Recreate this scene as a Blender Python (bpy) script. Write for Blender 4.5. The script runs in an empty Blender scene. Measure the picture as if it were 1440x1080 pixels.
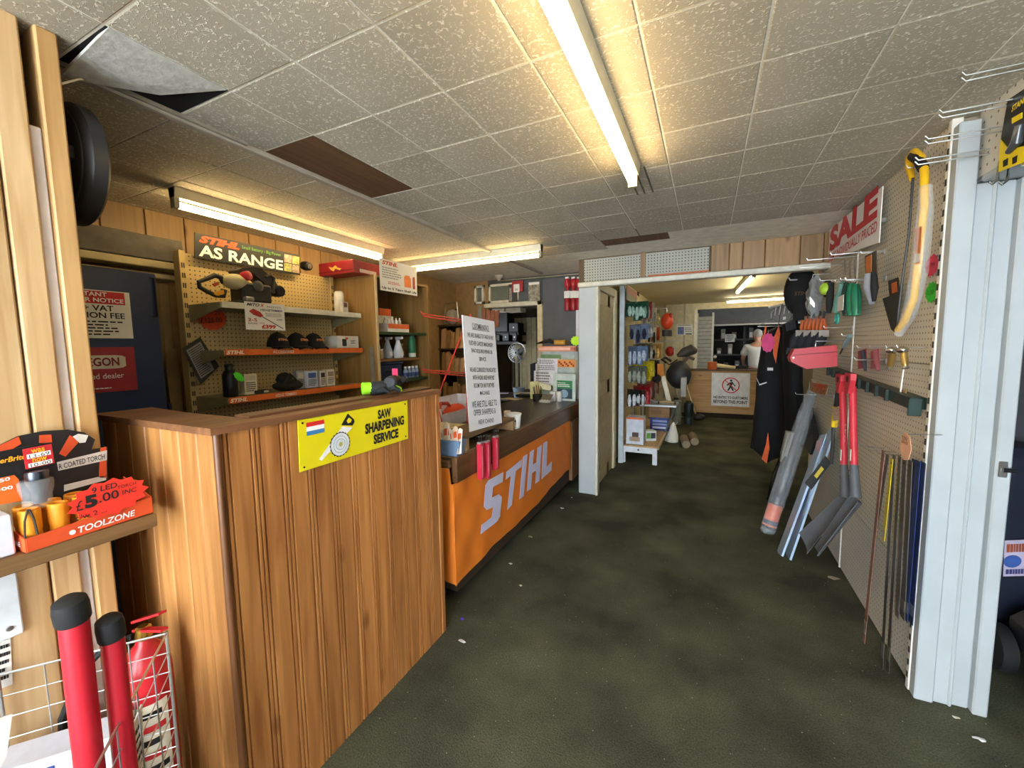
import bpy, math, random
from mathutils import Vector as V, Matrix
random.seed(7)
scene = bpy.context.scene
# ---------------------------------------------------------------- camera
HC, F = 1.478, 574.6
_y, _p, _r = math.radians(25.511), math.radians(-5.205), math.radians(-0.821)
FW = V((-math.sin(_y)*math.cos(_p), math.cos(_y)*math.cos(_p), math.sin(_p)))
_R = V((math.cos(_y), math.sin(_y), 0)); _U = _R.cross(FW)
RT = _R*math.cos(_r)+_U*math.sin(_r); UP = _U*math.cos(_r)-_R*math.sin(_r)
cam = bpy.data.cameras.new('camera'); co = bpy.data.objects.new('camera', cam)
scene.collection.objects.link(co); scene.camera = co
cam.sensor_fit = 'HORIZONTAL'; cam.sensor_width = 36; cam.lens = F/1440*36; cam.clip_start = .02; cam.clip_end = 100
m = Matrix((RT, UP, -FW)).transposed().to_4x4(); m.translation = (0, 0, HC); co.matrix_world = m
# ---------------------------------------------------------------- sky outside the open shop front, exposure
w = bpy.data.worlds.new('world'); scene.world = w; w.use_nodes = True
bg = w.node_tree.nodes['Background']; bg.inputs[0].default_value = (.86, .94, 1.0, 1); bg.inputs[1].default_value = 11.0
scene.view_settings.view_transform = 'Standard'; scene.view_settings.look = 'None'
scene.view_settings.exposure = 1.02; scene.view_settings.gamma = 1.0; scene.view_settings.use_curve_mapping = False
TUBE_POWER = 14.0
# ---------------------------------------------------------------- pixel -> point on a plane of the room
def ray(x, y): return FW+RT*((x-720)/F)+UP*((540-y)/F)
def PX(px, py, x): d = ray(px, py); return V((0, 0, HC))+d*(x/d.x)
def PY(px, py, y): d = ray(px, py); return V((0, 0, HC))+d*(y/d.y)
def PZ(px, py, z): d = ray(px, py); return V((0, 0, HC))+d*((z-HC)/d.z)
# ---------------------------------------------------------------- materials
def lin(h):
    if isinstance(h, str):
        h = h.lstrip('#'); c = [int(h[i:i+2], 16)/255 for i in (0, 2, 4)]
    else: c = h
    return [(x/12.92 if x <= .04045 else ((x+.055)/1.055)**2.4) for x in c]
MATS = {}
def nt(name):
    m = bpy.data.materials.new(name); m.use_nodes = True
    t = m.node_tree; b = t.nodes['Principled BSDF']
    return m, t, b
def nd(t, k, **kw):
    n = t.nodes.new(k)
    for a, v in kw.items(): setattr(n, a, v)
    return n
def mat(col, rough=.6, metal=0., var=.12, scale=14, bump=0., bscale=None, stretch=(1, 1, 1), emit=0., alpha=1., trans=0., spec=.4, coat=0.):
    key = ('m', str(col), rough, metal, var, scale, bump, bscale, stretch, emit, alpha, trans, spec, coat)
    if key in MATS: return MATS[key]
    m, t, b = nt('surface_%d' % len(MATS)); MATS[key] = m
    c = lin(col)
    b.inputs['Roughness'].default_value = rough; b.inputs['Metallic'].default_value = metal
    b.inputs['Specular IOR Level'].default_value = spec; b.inputs['Coat Weight'].default_value = coat
    b.inputs['Alpha'].default_value = alpha; b.inputs['Transmission Weight'].default_value = trans
    if emit:
        b.inputs['Emission Color'].default_value = (*c, 1); b.inputs['Emission Strength'].default_value = emit
        b.inputs['Base Color'].default_value = (*c, 1); return m
    tc = nd(t, 'ShaderNodeTexCoord'); mp = nd(t, 'ShaderNodeMapping'); mp.inputs['Scale'].default_value = stretch
    oi = nd(t, 'ShaderNodeObjectInfo'); ad = nd(t, 'ShaderNodeVectorMath', operation='ADD')
    t.links.new(tc.outputs['Object'], ad.inputs[0]); t.links.new(oi.outputs['Random'], ad.inputs[1]); t.links.new(ad.outputs[0], mp.inputs['Vector'])
    n = nd(t, 'ShaderNodeTexNoise'); n.inputs['Scale'].default_value = scale; n.inputs['Detail'].default_value = 5
    t.links.new(mp.outputs[0], n.inputs['Vector'])
    r = nd(t, 'ShaderNodeValToRGB')
    r.color_ramp.elements[0].position = .3; r.color_ramp.elements[1].position = .7
    r.color_ramp.elements[0].color = (*[x*(1-var) for x in c], 1); r.color_ramp.elements[1].color = (*[min(1, x*(1+var)) for x in c], 1)
    t.links.new(n.outputs['Fac'], r.inputs[0]); t.links.new(r.outputs[0], b.inputs['Base Color'])
    if bump:
        n2 = n
        if bscale:
            n2 = nd(t, 'ShaderNodeTexNoise'); n2.inputs['Scale'].default_value = bscale; n2.inputs['Detail'].default_value = 4
            t.links.new(mp.outputs[0], n2.inputs['Vector'])
        bp = nd(t, 'ShaderNodeBump'); bp.inputs['Strength'].default_value = bump; bp.inputs['Distance'].default_value = .01
        t.links.new(n2.outputs['Fac'], bp.inputs['Height']); t.links.new(bp.outputs[0], b.inputs['Normal'])
    return m
def wood(c1, c2, axis='z', rough=.5, knots=True, coat=0., scale=1.):
    key = ('w', c1, c2, axis, rough, knots, coat, scale)
    if key in MATS: return MATS[key]
    m, t, b = nt('wood_%d' % len(MATS)); MATS[key] = m
    L = t.links.new
    tc = nd(t, 'ShaderNodeTexCoord'); oi = nd(t, 'ShaderNodeObjectInfo'); mu = nd(t, 'ShaderNodeVectorMath', operation='MULTIPLY_ADD')
    mu.inputs[1].default_value = (1, 1, 1)
    sc = nd(t, 'ShaderNodeVectorMath', operation='SCALE'); sc.inputs['Scale'].default_value = 37.
    L(oi.outputs['Random'], sc.inputs[0]); L(tc.outputs['Object'], mu.inputs[0]); L(sc.outputs[0], mu.inputs[2])
    mp = nd(t, 'ShaderNodeMapping'); s = [14*scale]*3; s['xyz'.index(axis)] = .9*scale; mp.inputs['Scale'].default_value = s
    L(mu.outputs[0], mp.inputs['Vector'])
    n = nd(t, 'ShaderNodeTexNoise'); n.inputs['Scale'].default_value = 2.2; n.inputs['Detail'].default_value = 7; n.inputs['Distortion'].default_value = .6
    L(mp.outputs[0], n.inputs['Vector'])
    r = nd(t, 'ShaderNodeValToRGB'); r.color_ramp.elements[0].position = .32; r.color_ramp.elements[1].position = .68
    r.color_ramp.elements[0].color = (*lin(c2), 1); r.color_ramp.elements[1].color = (*lin(c1), 1)
    L(n.outputs['Fac'], r.inputs[0]); out = r.outputs[0]
    # board to board tone
    hv = nd(t, 'ShaderNodeHueSaturation'); ma = nd(t, 'ShaderNodeMath', operation='MULTIPLY_ADD'); ma.inputs[1].default_value = .35; ma.inputs[2].default_value = .82
    L(oi.outputs['Random'], ma.inputs[0]); L(ma.outputs[0], hv.inputs['Value']); L(out, hv.inputs['Color']); out = hv.outputs[0]
    if knots:
        mk = nd(t, 'ShaderNodeMapping'); k = [9.]*3; k['xyz'.index(axis)] = 4.; mk.inputs['Scale'].default_value = k
        L(mu.outputs[0], mk.inputs['Vector'])
        vo = nd(t, 'ShaderNodeTexVoronoi'); vo.inputs['Scale'].default_value = .8; L(mk.outputs[0], vo.inputs['Vector'])
        kr = nd(t, 'ShaderNodeValToRGB'); kr.color_ramp.elements[0].position = .05; kr.color_ramp.elements[1].position = .17
        kr.color_ramp.elements[0].color = (.22, .12, .06, 1); kr.color_ramp.elements[1].color = (1, 1, 1, 1)
        L(vo.outputs['Distance'], kr.inputs[0])
        mx = nd(t, 'ShaderNodeMix', data_type='RGBA', blend_type='MULTIPLY'); mx.inputs['Factor'].default_value = .75
        L(out, mx.inputs['A']); L(kr.outputs[0], mx.inputs['B']); out = mx.outputs['Result']
    L(out, b.inputs['Base Color'])
    b.inputs['Roughness'].default_value = rough; b.inputs['Coat Weight'].default_value = coat; b.inputs['Coat Roughness'].default_value = .25
    bp = nd(t, 'ShaderNodeBump'); bp.inputs['Strength'].default_value = .15; bp.inputs['Distance'].default_value = .004
    L(n.outputs['Fac'], bp.inputs['Height']); L(bp.outputs[0], b.inputs['Normal'])
    return m
def pegmat(c, hole, a0, a1, pitch=.0254, rad=.16):
    key = ('p', c, hole, a0, a1, pitch, rad)
    if key in MATS: return MATS[key]
    m, t, b = nt('pegboard_%d' % len(MATS)); MATS[key] = m
    L = t.links.new
    tc = nd(t, 'ShaderNodeTexCoord'); se = nd(t, 'ShaderNodeSeparateXYZ'); L(tc.outputs['Object'], se.inputs[0])
    ds = []
    for a in (a0, a1):
        d = nd(t, 'ShaderNodeMath', operation='DIVIDE'); d.inputs[1].default_value = pitch; L(se.outputs[a.upper()], d.inputs[0])
        fr = nd(t, 'ShaderNodeMath', operation='FRACT'); L(d.outputs[0], fr.inputs[0])
        su = nd(t, 'ShaderNodeMath', operation='SUBTRACT'); su.inputs[1].default_value = .5; L(fr.outputs[0], su.inputs[0])
        p2 = nd(t, 'ShaderNodeMath', operation='MULTIPLY'); L(su.outputs[0], p2.inputs[0]); L(su.outputs[0], p2.inputs[1]); ds.append(p2)
    ad = nd(t, 'ShaderNodeMath', operation='ADD'); L(ds[0].outputs[0], ad.inputs[0]); L(ds[1].outputs[0], ad.inputs[1])
    lt = nd(t, 'ShaderNodeMath', operation='LESS_THAN'); lt.inputs[1].default_value = rad*rad; L(ad.outputs[0], lt.inputs[0])
    n = nd(t, 'ShaderNodeTexNoise'); n.inputs['Scale'].default_value = 3; n.inputs['Detail'].default_value = 6; L(tc.outputs['Object'], n.inputs['Vector'])
    r = nd(t, 'ShaderNodeValToRGB'); r.color_ramp.elements[0].position = .3; r.color_ramp.elements[1].position = .7
    cc = lin(c); r.color_ramp.elements[0].color = (*[x*.88 for x in cc], 1); r.color_ramp.elements[1].color = (*cc, 1); L(n.outputs['Fac'], r.inputs[0])
    mx = nd(t, 'ShaderNodeMix', data_type='RGBA'); L(lt.outputs[0], mx.inputs['Factor']); L(r.outputs[0], mx.inputs['A']); mx.inputs['B'].default_value = (*lin(hole), 1)
    L(mx.outputs['Result'], b.inputs['Base Color']); b.inputs['Roughness'].default_value = .6
    return m
def tilemat():
    m, t, b = nt('ceiling_tile_texture'); L = t.links.new
    tc = nd(t, 'ShaderNodeTexCoord'); oi = nd(t, 'ShaderNodeObjectInfo'); sc = nd(t, 'ShaderNodeVectorMath', operation='SCALE'); sc.inputs['Scale'].default_value = 11.
    ad = nd(t, 'ShaderNodeVectorMath', operation='ADD'); L(oi.outputs['Random'], sc.inputs[0]); L(tc.outputs['Object'], ad.inputs[0]); L(sc.outputs[0], ad.inputs[1])
    n = nd(t, 'ShaderNodeTexNoise'); n.inputs['Scale'].default_value = 105; n.inputs['Detail'].default_value = 2; n.inputs['Distortion'].default_value = .7; L(ad.outputs[0], n.inputs['Vector'])
    r = nd(t, 'ShaderNodeValToRGB'); r.color_ramp.elements[0].position = .55; r.color_ramp.elements[1].position = .66
    L(n.outputs['Fac'], r.inputs[0])
    n2 = nd(t, 'ShaderNodeTexNoise'); n2.inputs['Scale'].default_value = 1.6; n2.inputs['Detail'].default_value = 4; L(ad.outputs[0], n2.inputs['Vector'])
    r2 = nd(t, 'ShaderNodeValToRGB'); r2.color_ramp.elements[0].color = (*lin('#a39b88'), 1); r2.color_ramp.elements[1].color = (*lin('#b8af9c'), 1)
    r2.color_ramp.elements[0].position = .3; r2.color_ramp.elements[1].position = .7; L(n2.outputs['Fac'], r2.inputs[0])
    mx = nd(t, 'ShaderNodeMix', data_type='RGBA', blend_type='MIX'); mx.inputs['B'].default_value = (*lin('#ece6d8'), 1)
    mf = nd(t, 'ShaderNodeMath', operation='MULTIPLY'); mf.inputs[1].default_value = .7; L(r.outputs[0], mf.inputs[0]); L(mf.outputs[0], mx.inputs['Factor']); L(r2.outputs[0], mx.inputs['A'])
    L(mx.outputs['Result'], b.inputs['Base Color']); b.inputs['Roughness'].default_value = .75
    bp = nd(t, 'ShaderNodeBump'); bp.inputs['Strength'].default_value = .6; bp.inputs['Distance'].default_value = .003; L(r.outputs[0], bp.inputs['Height']); L(bp.outputs[0], b.inputs['Normal'])
    return m
def carpet():
    m, t, b = nt('carpet'); L = t.links.new
    tc = nd(t, 'ShaderNodeTexCoord')
    n = nd(t, 'ShaderNodeTexNoise'); n.inputs['Scale'].default_value = 2.2; n.inputs['Detail'].default_value = 6; L(tc.outputs['Object'], n.inputs['Vector'])
    n2 = nd(t, 'ShaderNodeTexNoise'); n2.inputs['Scale'].default_value = 160; n2.inputs['Detail'].default_value = 3; L(tc.outputs['Object'], n2.inputs['Vector'])
    r = nd(t, 'ShaderNodeValToRGB'); r.color_ramp.elements[0].position = .35; r.color_ramp.elements[1].position = .7
    r.color_ramp.elements[0].color = (*lin('#3a3a30'), 1); r.color_ramp.elements[1].color = (*lin('#5b5e4a'), 1); L(n.outputs['Fac'], r.inputs[0])
    mx = nd(t, 'ShaderNodeMix', data_type='RGBA', blend_type='OVERLAY'); mx.inputs['Factor'].default_value = .8; L(r.outputs[0], mx.inputs['A']); L(n2.outputs['Fac'], mx.inputs['B'])
    vo = nd(t, 'ShaderNodeTexVoronoi'); vo.inputs['Scale'].default_value = 22; L(tc.outputs['Object'], vo.inputs['Vector'])
    lt = nd(t, 'ShaderNodeMath', operation='LESS_THAN'); lt.inputs[1].default_value = .05; L(vo.outputs['Distance'], lt.inputs[0])
    mk = nd(t, 'ShaderNodeMix', data_type='RGBA'); L(lt.outputs[0], mk.inputs['Factor']); L(mx.outputs['Result'], mk.inputs['A']); mk.inputs['B'].default_value = (*lin('#9a9a80'), 1)
    L(mk.outputs['Result'], b.inputs['Base Color']); b.inputs['Roughness'].default_value = .95; b.inputs['Specular IOR Level'].default_value = .15
    bp = nd(t, 'ShaderNodeBump'); bp.inputs['Strength'].default_value = .7; bp.inputs['Distance'].default_value = .006; L(n2.outputs['Fac'], bp.inputs['Height']); L(bp.outputs[0], b.inputs['Normal'])
    return m
# ---------------------------------------------------------------- mesh builder
STUFF = {'print_lines', 'slots', 'mesh', 'wires', 'zip_teeth'}
class MB:
    def __init__(s): s.v = []; s.f = []; s.m = []; s.M = None; s.c = 0; s.st = []
    def add(s, vs, fs, m=None):
        o = len(s.v); s.st.append((o, len(s.f)))
        for p in vs:
            p = V(p)
            s.v.append(s.M @ p if s.M else p)
        for f in fs: s.f.append([i+o for i in f]); s.m.append(s.c if m is None else m)
        return s
    def box(s, a, b, m=None):
        x0, y0, z0 = a; x1, y1, z1 = b
        return s.add([(x0, y0, z0), (x1, y0, z0), (x1, y1, z0), (x0, y1, z0), (x0, y0, z1), (x1, y0, z1), (x1, y1, z1), (x0, y1, z1)],
                     [(0, 3, 2, 1), (4, 5, 6, 7), (0, 1, 5, 4), (1, 2, 6, 5), (2, 3, 7, 6), (3, 0, 4, 7)], m)
    def bbox(s, a, b, e=.004, m=None):     # box with bevelled edges: three crossed slabs skinned by one hull ring
        x0, y0, z0 = a; x1, y1, z1 = b; q = []
        for z, i in ((z0, e), (z0+e, 0), (z1-e, 0), (z1, e)):
            q += [(x0+i+e*(i == 0)*1, y0+i, z), (x1-i-e*(i == 0), y0+i, z), (x1-i, y0+i+e*(i == 0), z), (x1-i, y1-i-e*(i == 0), z),
                  (x1-i-e*(i == 0), y1-i, z), (x0+i+e*(i == 0), y1-i, z), (x0+i, y1-i-e*(i == 0), z), (x0+i, y0+i+e*(i == 0), z)]
        f = [tuple(range(7, -1, -1)), tuple(range(24, 32))]
        for k in range(3):
            for j in range(8): f.append((k*8+j, k*8+(j+1) % 8, k*8+8+(j+1) % 8, k*8+8+j))
        return s.add(q, f, m)
    def prism(s, poly, w, m=None):          # 3-D outline extruded along w
        n = len(poly); w = V(w); P = [V(p) for p in poly]
        return s.add(P+[p+w for p in P], [tuple(range(n-1, -1, -1)), tuple(range(n, 2*n))]+[(i, (i+1) % n, n+(i+1) % n, n+i) for i in range(n)], m)
    def tube(s, pts, r, n=8, m=None, cap=True):
        P = [V(p) for p in pts]; k = len(P); R = r if isinstance(r, (list, tuple)) else [r]*k
        T = [(P[min(i+1, k-1)]-P[max(i-1, 0)]).normalized() for i in range(k)]
        a = T[0].orthogonal().normalized(); vs = []; fs = []
        for i in range(k):
            a = (a-T[i]*a.dot(T[i])); a = a.normalized() if a.length > 1e-6 else T[i].orthogonal().normalized(); b = T[i].cross(a)
            for j in range(n):
                t = 2*math.pi*j/n; vs.append(P[i]+(a*math.cos(t)+b*math.sin(t))*R[i])
        for i in range(k-1):
            for j in range(n): fs.append((i*n+j, i*n+(j+1) % n, i*n+n+(j+1) % n, i*n+n+j))
        if cap: fs += [tuple(range(n-1, -1, -1)), tuple(range((k-1)*n, k*n))]
        return s.add(vs, fs, m)
    def lathe(s, c, prof, axis=(0, 0, 1), n=16, m=None):
        ax = V(axis).normalized(); a = ax.orthogonal().normalized(); b = ax.cross(a); c = V(c); vs = []; fs = []
        k = len(prof)
        for r, h in prof:
            for j in range(n):
                t = 2*math.pi*j/n; vs.append(c+ax*h+(a*math.cos(t)+b*math.sin(t))*max(r, 1e-4))
        for i in range(k-1):
            for j in range(n): fs.append((i*n+j, i*n+(j+1) % n, i*n+n+(j+1) % n, i*n+n+j))
        fs += [tuple(range(n-1, -1, -1)), tuple(range((k-1)*n, k*n))]
        return s.add(vs, fs, m)
    def ell(s, c, r, n=12, k=8, m=None, rot=None):
        c = V(c); vs = []; fs = []
        for i in range(k+1):
            p = math.pi*i/k
            for j in range(n):
                t = 2*math.pi*j/n; q = V((r[0]*math.sin(p)*math.cos(t), r[1]*math.sin(p)*math.sin(t), r[2]*math.cos(p)))
                if rot: q = rot @ q
                vs.append(c+q)
        for i in range(k):
            for j in range(n): fs.append((i*n+j, i*n+n+j, i*n+n+(j+1) % n, i*n+(j+1) % n))
        return s.add(vs, fs, m)
    def sheet(s, fn, nu, nv, th, m=None):   # thick curved sheet; fn(a,b) -> point, th -> offset vector
        th = V(th); vs = [V(fn(i/nu, j/nv)) for j in range(nv+1) for i in range(nu+1)]; N = len(vs); W = nu+1
        vs += [p+th for p in vs]; fs = []
        for j in range(nv):
            for i in range(nu):
                q = (j*W+i, j*W+i+1, j*W+W+i+1, j*W+W+i); fs.append(q); fs.append(tuple(N+x for x in reversed(q)))
        ed = [j for j in range(W)]+[j*W+W-1 for j in range(1, nv+1)]+[nv*W+i for i in range(nu-1, -1, -1)]+[j*W for j in range(nv-1, 0, -1)]
        for i in range(len(ed)):
            a, b = ed[i], ed[(i+1) % len(ed)]; fs.append((b, a, a+N, b+N))
        return s.add(vs, fs, m)
    def split(s, name, mats, parent=None, smooth=False):   # every added piece becomes an object of its own
        st = s.st+[(len(s.v), len(s.f))]; out = []
        for (v0, f0), (v1, f1) in zip(st, st[1:]):
            b = MB(); b.v = s.v[v0:v1]; b.f = [[i-v0 for i in f] for f in s.f[f0:f1]]; b.m = s.m[f0:f1]; out.append(b.build(name, mats, parent, smooth))
        return out
    def build(s, name, mats, parent=None, smooth=False, kind=None):
        if name in STUFF: kind = 'stuff'
        me = bpy.data.meshes.new(name); off = V(parent['_o']) if parent is not None and '_o' in parent else V((0, 0, 0))
        me.from_pydata([p-off for p in s.v], [], s.f)
        if not isinstance(mats, (list, tuple)): mats = [mats]
        for x in mats: me.materials.append(x)
        for p, i in zip(me.polygons, s.m): p.material_index = min(i, len(mats)-1); p.use_smooth = smooth
        if smooth:
            try: me.set_sharp_from_angle(angle=math.radians(38))
            except Exception: pass
        me.validate()
        o = bpy.data.objects.new(name, me); scene.collection.objects.link(o)
        if parent is not None:
            o.parent = parent
            if '_o' in parent: o['_o'] = tuple(off)
        if kind: o['kind'] = kind
        return o
def tag(o, label, cat, group=None):
    o['label'] = label; o['category'] = cat
    if group: o['group'] = group
    return o
def thing(name, label, cat, loc=(0, 0, 0), group=None):
    o = bpy.data.objects.new(name, None); scene.collection.objects.link(o); o.location = loc; o.empty_display_size = .05
    o['_o'] = tuple(loc); return tag(o, label, cat, group)
def struct(name, mb, mats, parent=None, smooth=False):
    o = mb.build(name, mats, parent, smooth); o['kind'] = 'structure'; return o
def copy_tree(o, parent=None):
    c = o.copy(); scene.collection.objects.link(c); c.parent = parent
    for ch in list(o.children): copy_tree(ch, c)
    return c
def Bx(a, b): return MB().box(a, b)
def text(body, o, u, v, w, h, mt, parent=None, name='lettering', shear=0., bold=0., lift=.0008, th=.0006, just='w'):
    """flat lettering fitted into a w x h box whose lower left corner is o"""
    cu = bpy.data.curves.new('t', 'FONT'); cu.body = body; cu.resolution_u = 3; cu.shear = shear; cu.offset = bold; cu.align_x = 'CENTER'
    ob = bpy.data.objects.new('t', cu); me = bpy.data.meshes.new_from_object(ob)
    vs = [p.co.copy() for p in me.vertices]; fs = [tuple(p.vertices) for p in me.polygons]
    bpy.data.objects.remove(ob); bpy.data.curves.remove(cu); bpy.data.meshes.remove(me)
    x0 = min(p.x for p in vs); x1 = max(p.x for p in vs); y0 = min(p.y for p in vs); y1 = max(p.y for p in vs)
    u = V(u).normalized(); v = V(v).normalized(); n = u.cross(v).normalized(); o = V(o)
    sx = w/(x1-x0); sy = h/(y1-y0) if h else sx
    mb = MB(); P = [o+u*((p.x-x0)*sx)+v*((p.y-y0)*sy)+n*(lift+th) for p in vs]
    mb.add(P, fs)
    return mb.build(name, mt, parent)
def lerp(a, b, t): return a+(b-a)*t
class Q:
    """a flat rectangle in the room given by three corners: top left, top right, bottom left"""
    def __init__(s, tl, tr, bl):
        s.tl = V(tl); s.u = V(tr)-s.tl; s.d = V(bl)-s.tl; s.w = s.u.length; s.h = s.d.length
        s.U = s.u.normalized(); s.D = s.d.normalized(); s.n = s.U.cross(-s.D).normalized()
    def p(s, a, b, k=0.): return s.tl+s.u*a+s.d*b+s.n*k
    def rect(s, mb, a0, b0, a1, b1, k0, k1, m=None):
        return mb.prism([s.p(a0, b0, k0), s.p(a0, b1, k0), s.p(a1, b1, k0), s.p(a1, b0, k0)], s.n*(k1-k0), m)
    def poly(s, mb, pts, k0, k1, m=None): return mb.prism([s.p(a, b, k0) for a, b in pts], s.n*(k1-k0), m)
    def text(s, body, a0, b0, a1, b1, mt, parent, shear=0., bold=0., k=.001, name='lettering'):
        return text(body, s.p(a0, b1, k), s.U, -s.D, s.w*(a1-a0), s.h*(b1-b0), mt, parent, name, shear, bold)
    def lines(s, mb, a0, b0, a1, b1, n, k=.001, m=None, seed=1, fill=.45):   # rows of print too small to read
        rg = random.Random(seed)
        for i in range(n):
            y0 = lerp(b0, b1, i/n); y1 = y0+(b1-b0)/n*fill; x = a0; e = a1-(a1-a0)*rg.random()*.25
            while x < e:
                w = (a1-a0)*(.05+.09*rg.random()); s.rect(mb, x, y0, min(x+w, e), y1, k, k+.0005, m); x += w+(a1-a0)*.022
BLK = mat('#141414', .5); WHT = mat('#e6e6e2', .5); RED = mat('#c0202a', .5); ORG = mat('#e8641a', .55); STEEL = mat('#a8a8a4', .3, .9); CHR = mat('#d8d8d8', .15, 1.)
DKM = mat('#2a2b2c', .5, .3); INK = mat('#1c1c1e', .7, var=.02); REDINK = mat('#c2262c', .6, var=.03); WINK = mat('#f2f2f0', .6, var=.02); CARD = mat('#b08c60', .8); PAPER = mat('#e4e2da', .8, var=.04)
CREAM = mat('#d9cfae', .5, var=.06); CLEAR = mat('#e8eef2', .12, alpha=.18, spec=.7, var=.02); RUB = mat('#1b1c1d', .75)
# ================================================================ the setting
C = 2.307; T0 = .305
PINE_L = wood('#cfb084', '#b28c5c', rough=.65); PINE_M = wood('#a8703a', '#7d4c22', coat=.25); WHITEP = mat('#aab1b4', .5, var=.06, scale=5, bump=.08, bscale=30)
DKW = wood('#5a3d26', '#3b2716', 'y'); DUST = mat('#3a352c', .9)
floor = struct('floor', Bx((-4.6, -3.4, -.1), (4.2, 13, 0)), carpet())
# ceiling: backing with the pale joints, every tile its own piece
cb = MB(); cb.box((-4.6, -2.4, C-.0006), (3.2, 4.75, C+.12))
ceiling = struct('ceiling', cb, mat('#e4dfd0', .8))
tm = tilemat()
tile_me = None
def colx(i): return (i-3.593)*T0
def rowy(j): return (j+1.8537)*T0
rg = random.Random(3)
HOLES = {(-2, 2), (-2, 3), (-2, 0)}
for i in range(-9, 8):
    for j in range(-6, 9 if i > 0 else 10):
        if (i, j) in HOLES: continue
        if i >= 4 and j < -4: continue
        if i < -6 and j < 1: continue
        x, y = colx(i), rowy(j)
        if tile_me is None:
            t = MB(); e = .0028; a = T0/2-e; b = T0/2-e-.003
            q = [(-a, -a, .008), (a, -a, .008), (a, a, .008), (-a, a, .008), (-a, -a, .0018), (a, -a, .0018), (a, a, .0018), (-a, a, .0018), (-b, -b, 0), (b, -b, 0), (b, b, 0), (-b, b, 0)]
            t.add(q, [(0, 1, 2, 3), (8, 11, 10, 9)]+[(k, 4+k, 4+(k+1) % 4, (k+1) % 4) for k in range(4)]+[(4+k, 8+k, 8+(k+1) % 4, 4+(k+1) % 4) for k in range(4)])
            o = t.build('ceiling_tile', tm, ceiling); tile_me = o.data
        else:
            o = bpy.data.objects.new('ceiling_tile', tile_me); scene.collection.objects.link(o); o.parent = ceiling
        o.location = (x+T0/2, y+T0/2, C-.0028+rg.uniform(-.0006, .0004)); o.rotation_euler = (rg.uniform(-.002, .002), rg.uniform(-.002, .002), math.pi/2*rg.randrange(4))
# bare patches where tiles are gone
Bx((-1.69, rowy(2)+.004, C-.0016), (-1.403, rowy(4)-.004, C+.001)).build('bare_or_shade_patch', wood('#6b4a2c', '#54371f', 'y', .8, False), ceiling)
Bx((colx(1), rowy(8)+.1, C-.0016), (colx(2)+.2, rowy(9)+.2, C+.001)).build('bare_or_shade_patch', wood('#6b4a2c', '#54371f', 'y', .8, False), ceiling)
Bx((-1.69, rowy(0)+.004, C-.0016), (-1.403, rowy(1)-.004, C+.001)).build('bare_or_shade_patch', mat('#0c0c0e', .95), ceiling)  # near-black sheet paints the shade of the open hole above the broken tile
# the broken tile hanging out of its place
t = MB(); t.prism([(-1.40, .575, C-.004), (-1.40, .86, C-.004), (-1.585, .765, C-.02), (-1.69, .60, C-.036), (-1.68, .575, C-.036)], (0, 0, .009))
t.build('broken_tile', mat('#b9b7b0', .8, var=.15, scale=40, bump=.4), ceiling)
# grey batten where the tiles change
t = MB(); t.bbox((-1.722, .45, C-.022), (-1.688, 4.4, C), .004); t.build('batten', mat('#9a948a', .6), ceiling)
t = MB(); t.bbox((-1.70, .40, C-.014), (-1.676, 1.10, C), .003); t.build('batten', mat('#8a847a', .6), ceiling)
for x_ in (-.372, -.335, -.292):
    b = MB(); b.box((x_, 2.06, C-.0036), (x_+.009, 2.42, C-.0026)); b.build('old_fitting_mark', mat('#6d6556', .9, var=.3, scale=30), ceiling)
# wall_left: vertical boards, white strip, corner post
wl = struct('wall_left', Bx((-1.70, -3.2, 0), (-1.572, .46, C)), mat('#3b3128', .9))
PLm = None
ys = [.461, .402, .29, .2, .11, -.005, -.12, -.235, -.35, -.465, -.58]
for k in range(len(ys)-1):
    b = MB(); b.bbox((-1.574, ys[k+1]+.003, 0), (-1.552, ys[k]-.001, C-.001), .004); b.build('board', PINE_L, wl)
b = MB(); b.bbox((-1.60, .461, 0), (-1.564, .484, C-.25), .003); b.build('white_strip', mat('#cfc6c4', .6), wl)
b = MB(); b.bbox((-1.64, .485, 0), (-1.548, .527, C-.002), .004); b.build('post', wood('#c79f6a', '#a97f4c'), wl)
b = MB(); b.bbox((-1.72, .44, .0), (-1.642, .527, 1.0), .004); b.build('skirt_board', wood('#7d4c2a', '#5d371d'), wl)
# wall behind the counter
ws = struct('wall_store', Bx((-3.1, -1.2, 0), (-2.98, 4.6, C)), mat('#a58a60', .7))
for k in range(14):
    b = MB(); b.bbox((-2.982, -.1+k*.2, 1.95), (-2.962, .095+k*.2, C), .003); b.build('board', wood('#a8875a', '#8f6f46'), ws)
b = MB(); b.bbox((-2.96, -.3, 2.0), (-2.84, 1.42, 2.13), .004); b.build('beam', mat('#6c675f', .8, var=.2), ws)
b = MB(); b.bbox((-2.96, -.3, 1.955), (-2.84, 1.42, 1.995), .004); b.build('rail', mat('#c8bb94', .7), ws)
b = MB(); b.bbox((-2.96, -.3, 1.90), (-2.88, 1.42, 1.93), .004); b.build('rail', mat('#b7ab88', .7), ws)
for k, yy in enumerate((1.13, 1.19, 1.26, 1.31)):
    b = MB(); b.bbox((-2.93, yy, 0), (-2.9, yy+.05, 1.88), .004); b.build('panel_edge', mat(('#c6b680', '#a99766', '#7d6b48', '#8a7752')[k], .7), ws)
struct('wall_front_left', Bx((-3.1, -1.3, 0), (-1.7, -1.2, C)), mat('#8a7a60', .8))
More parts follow.
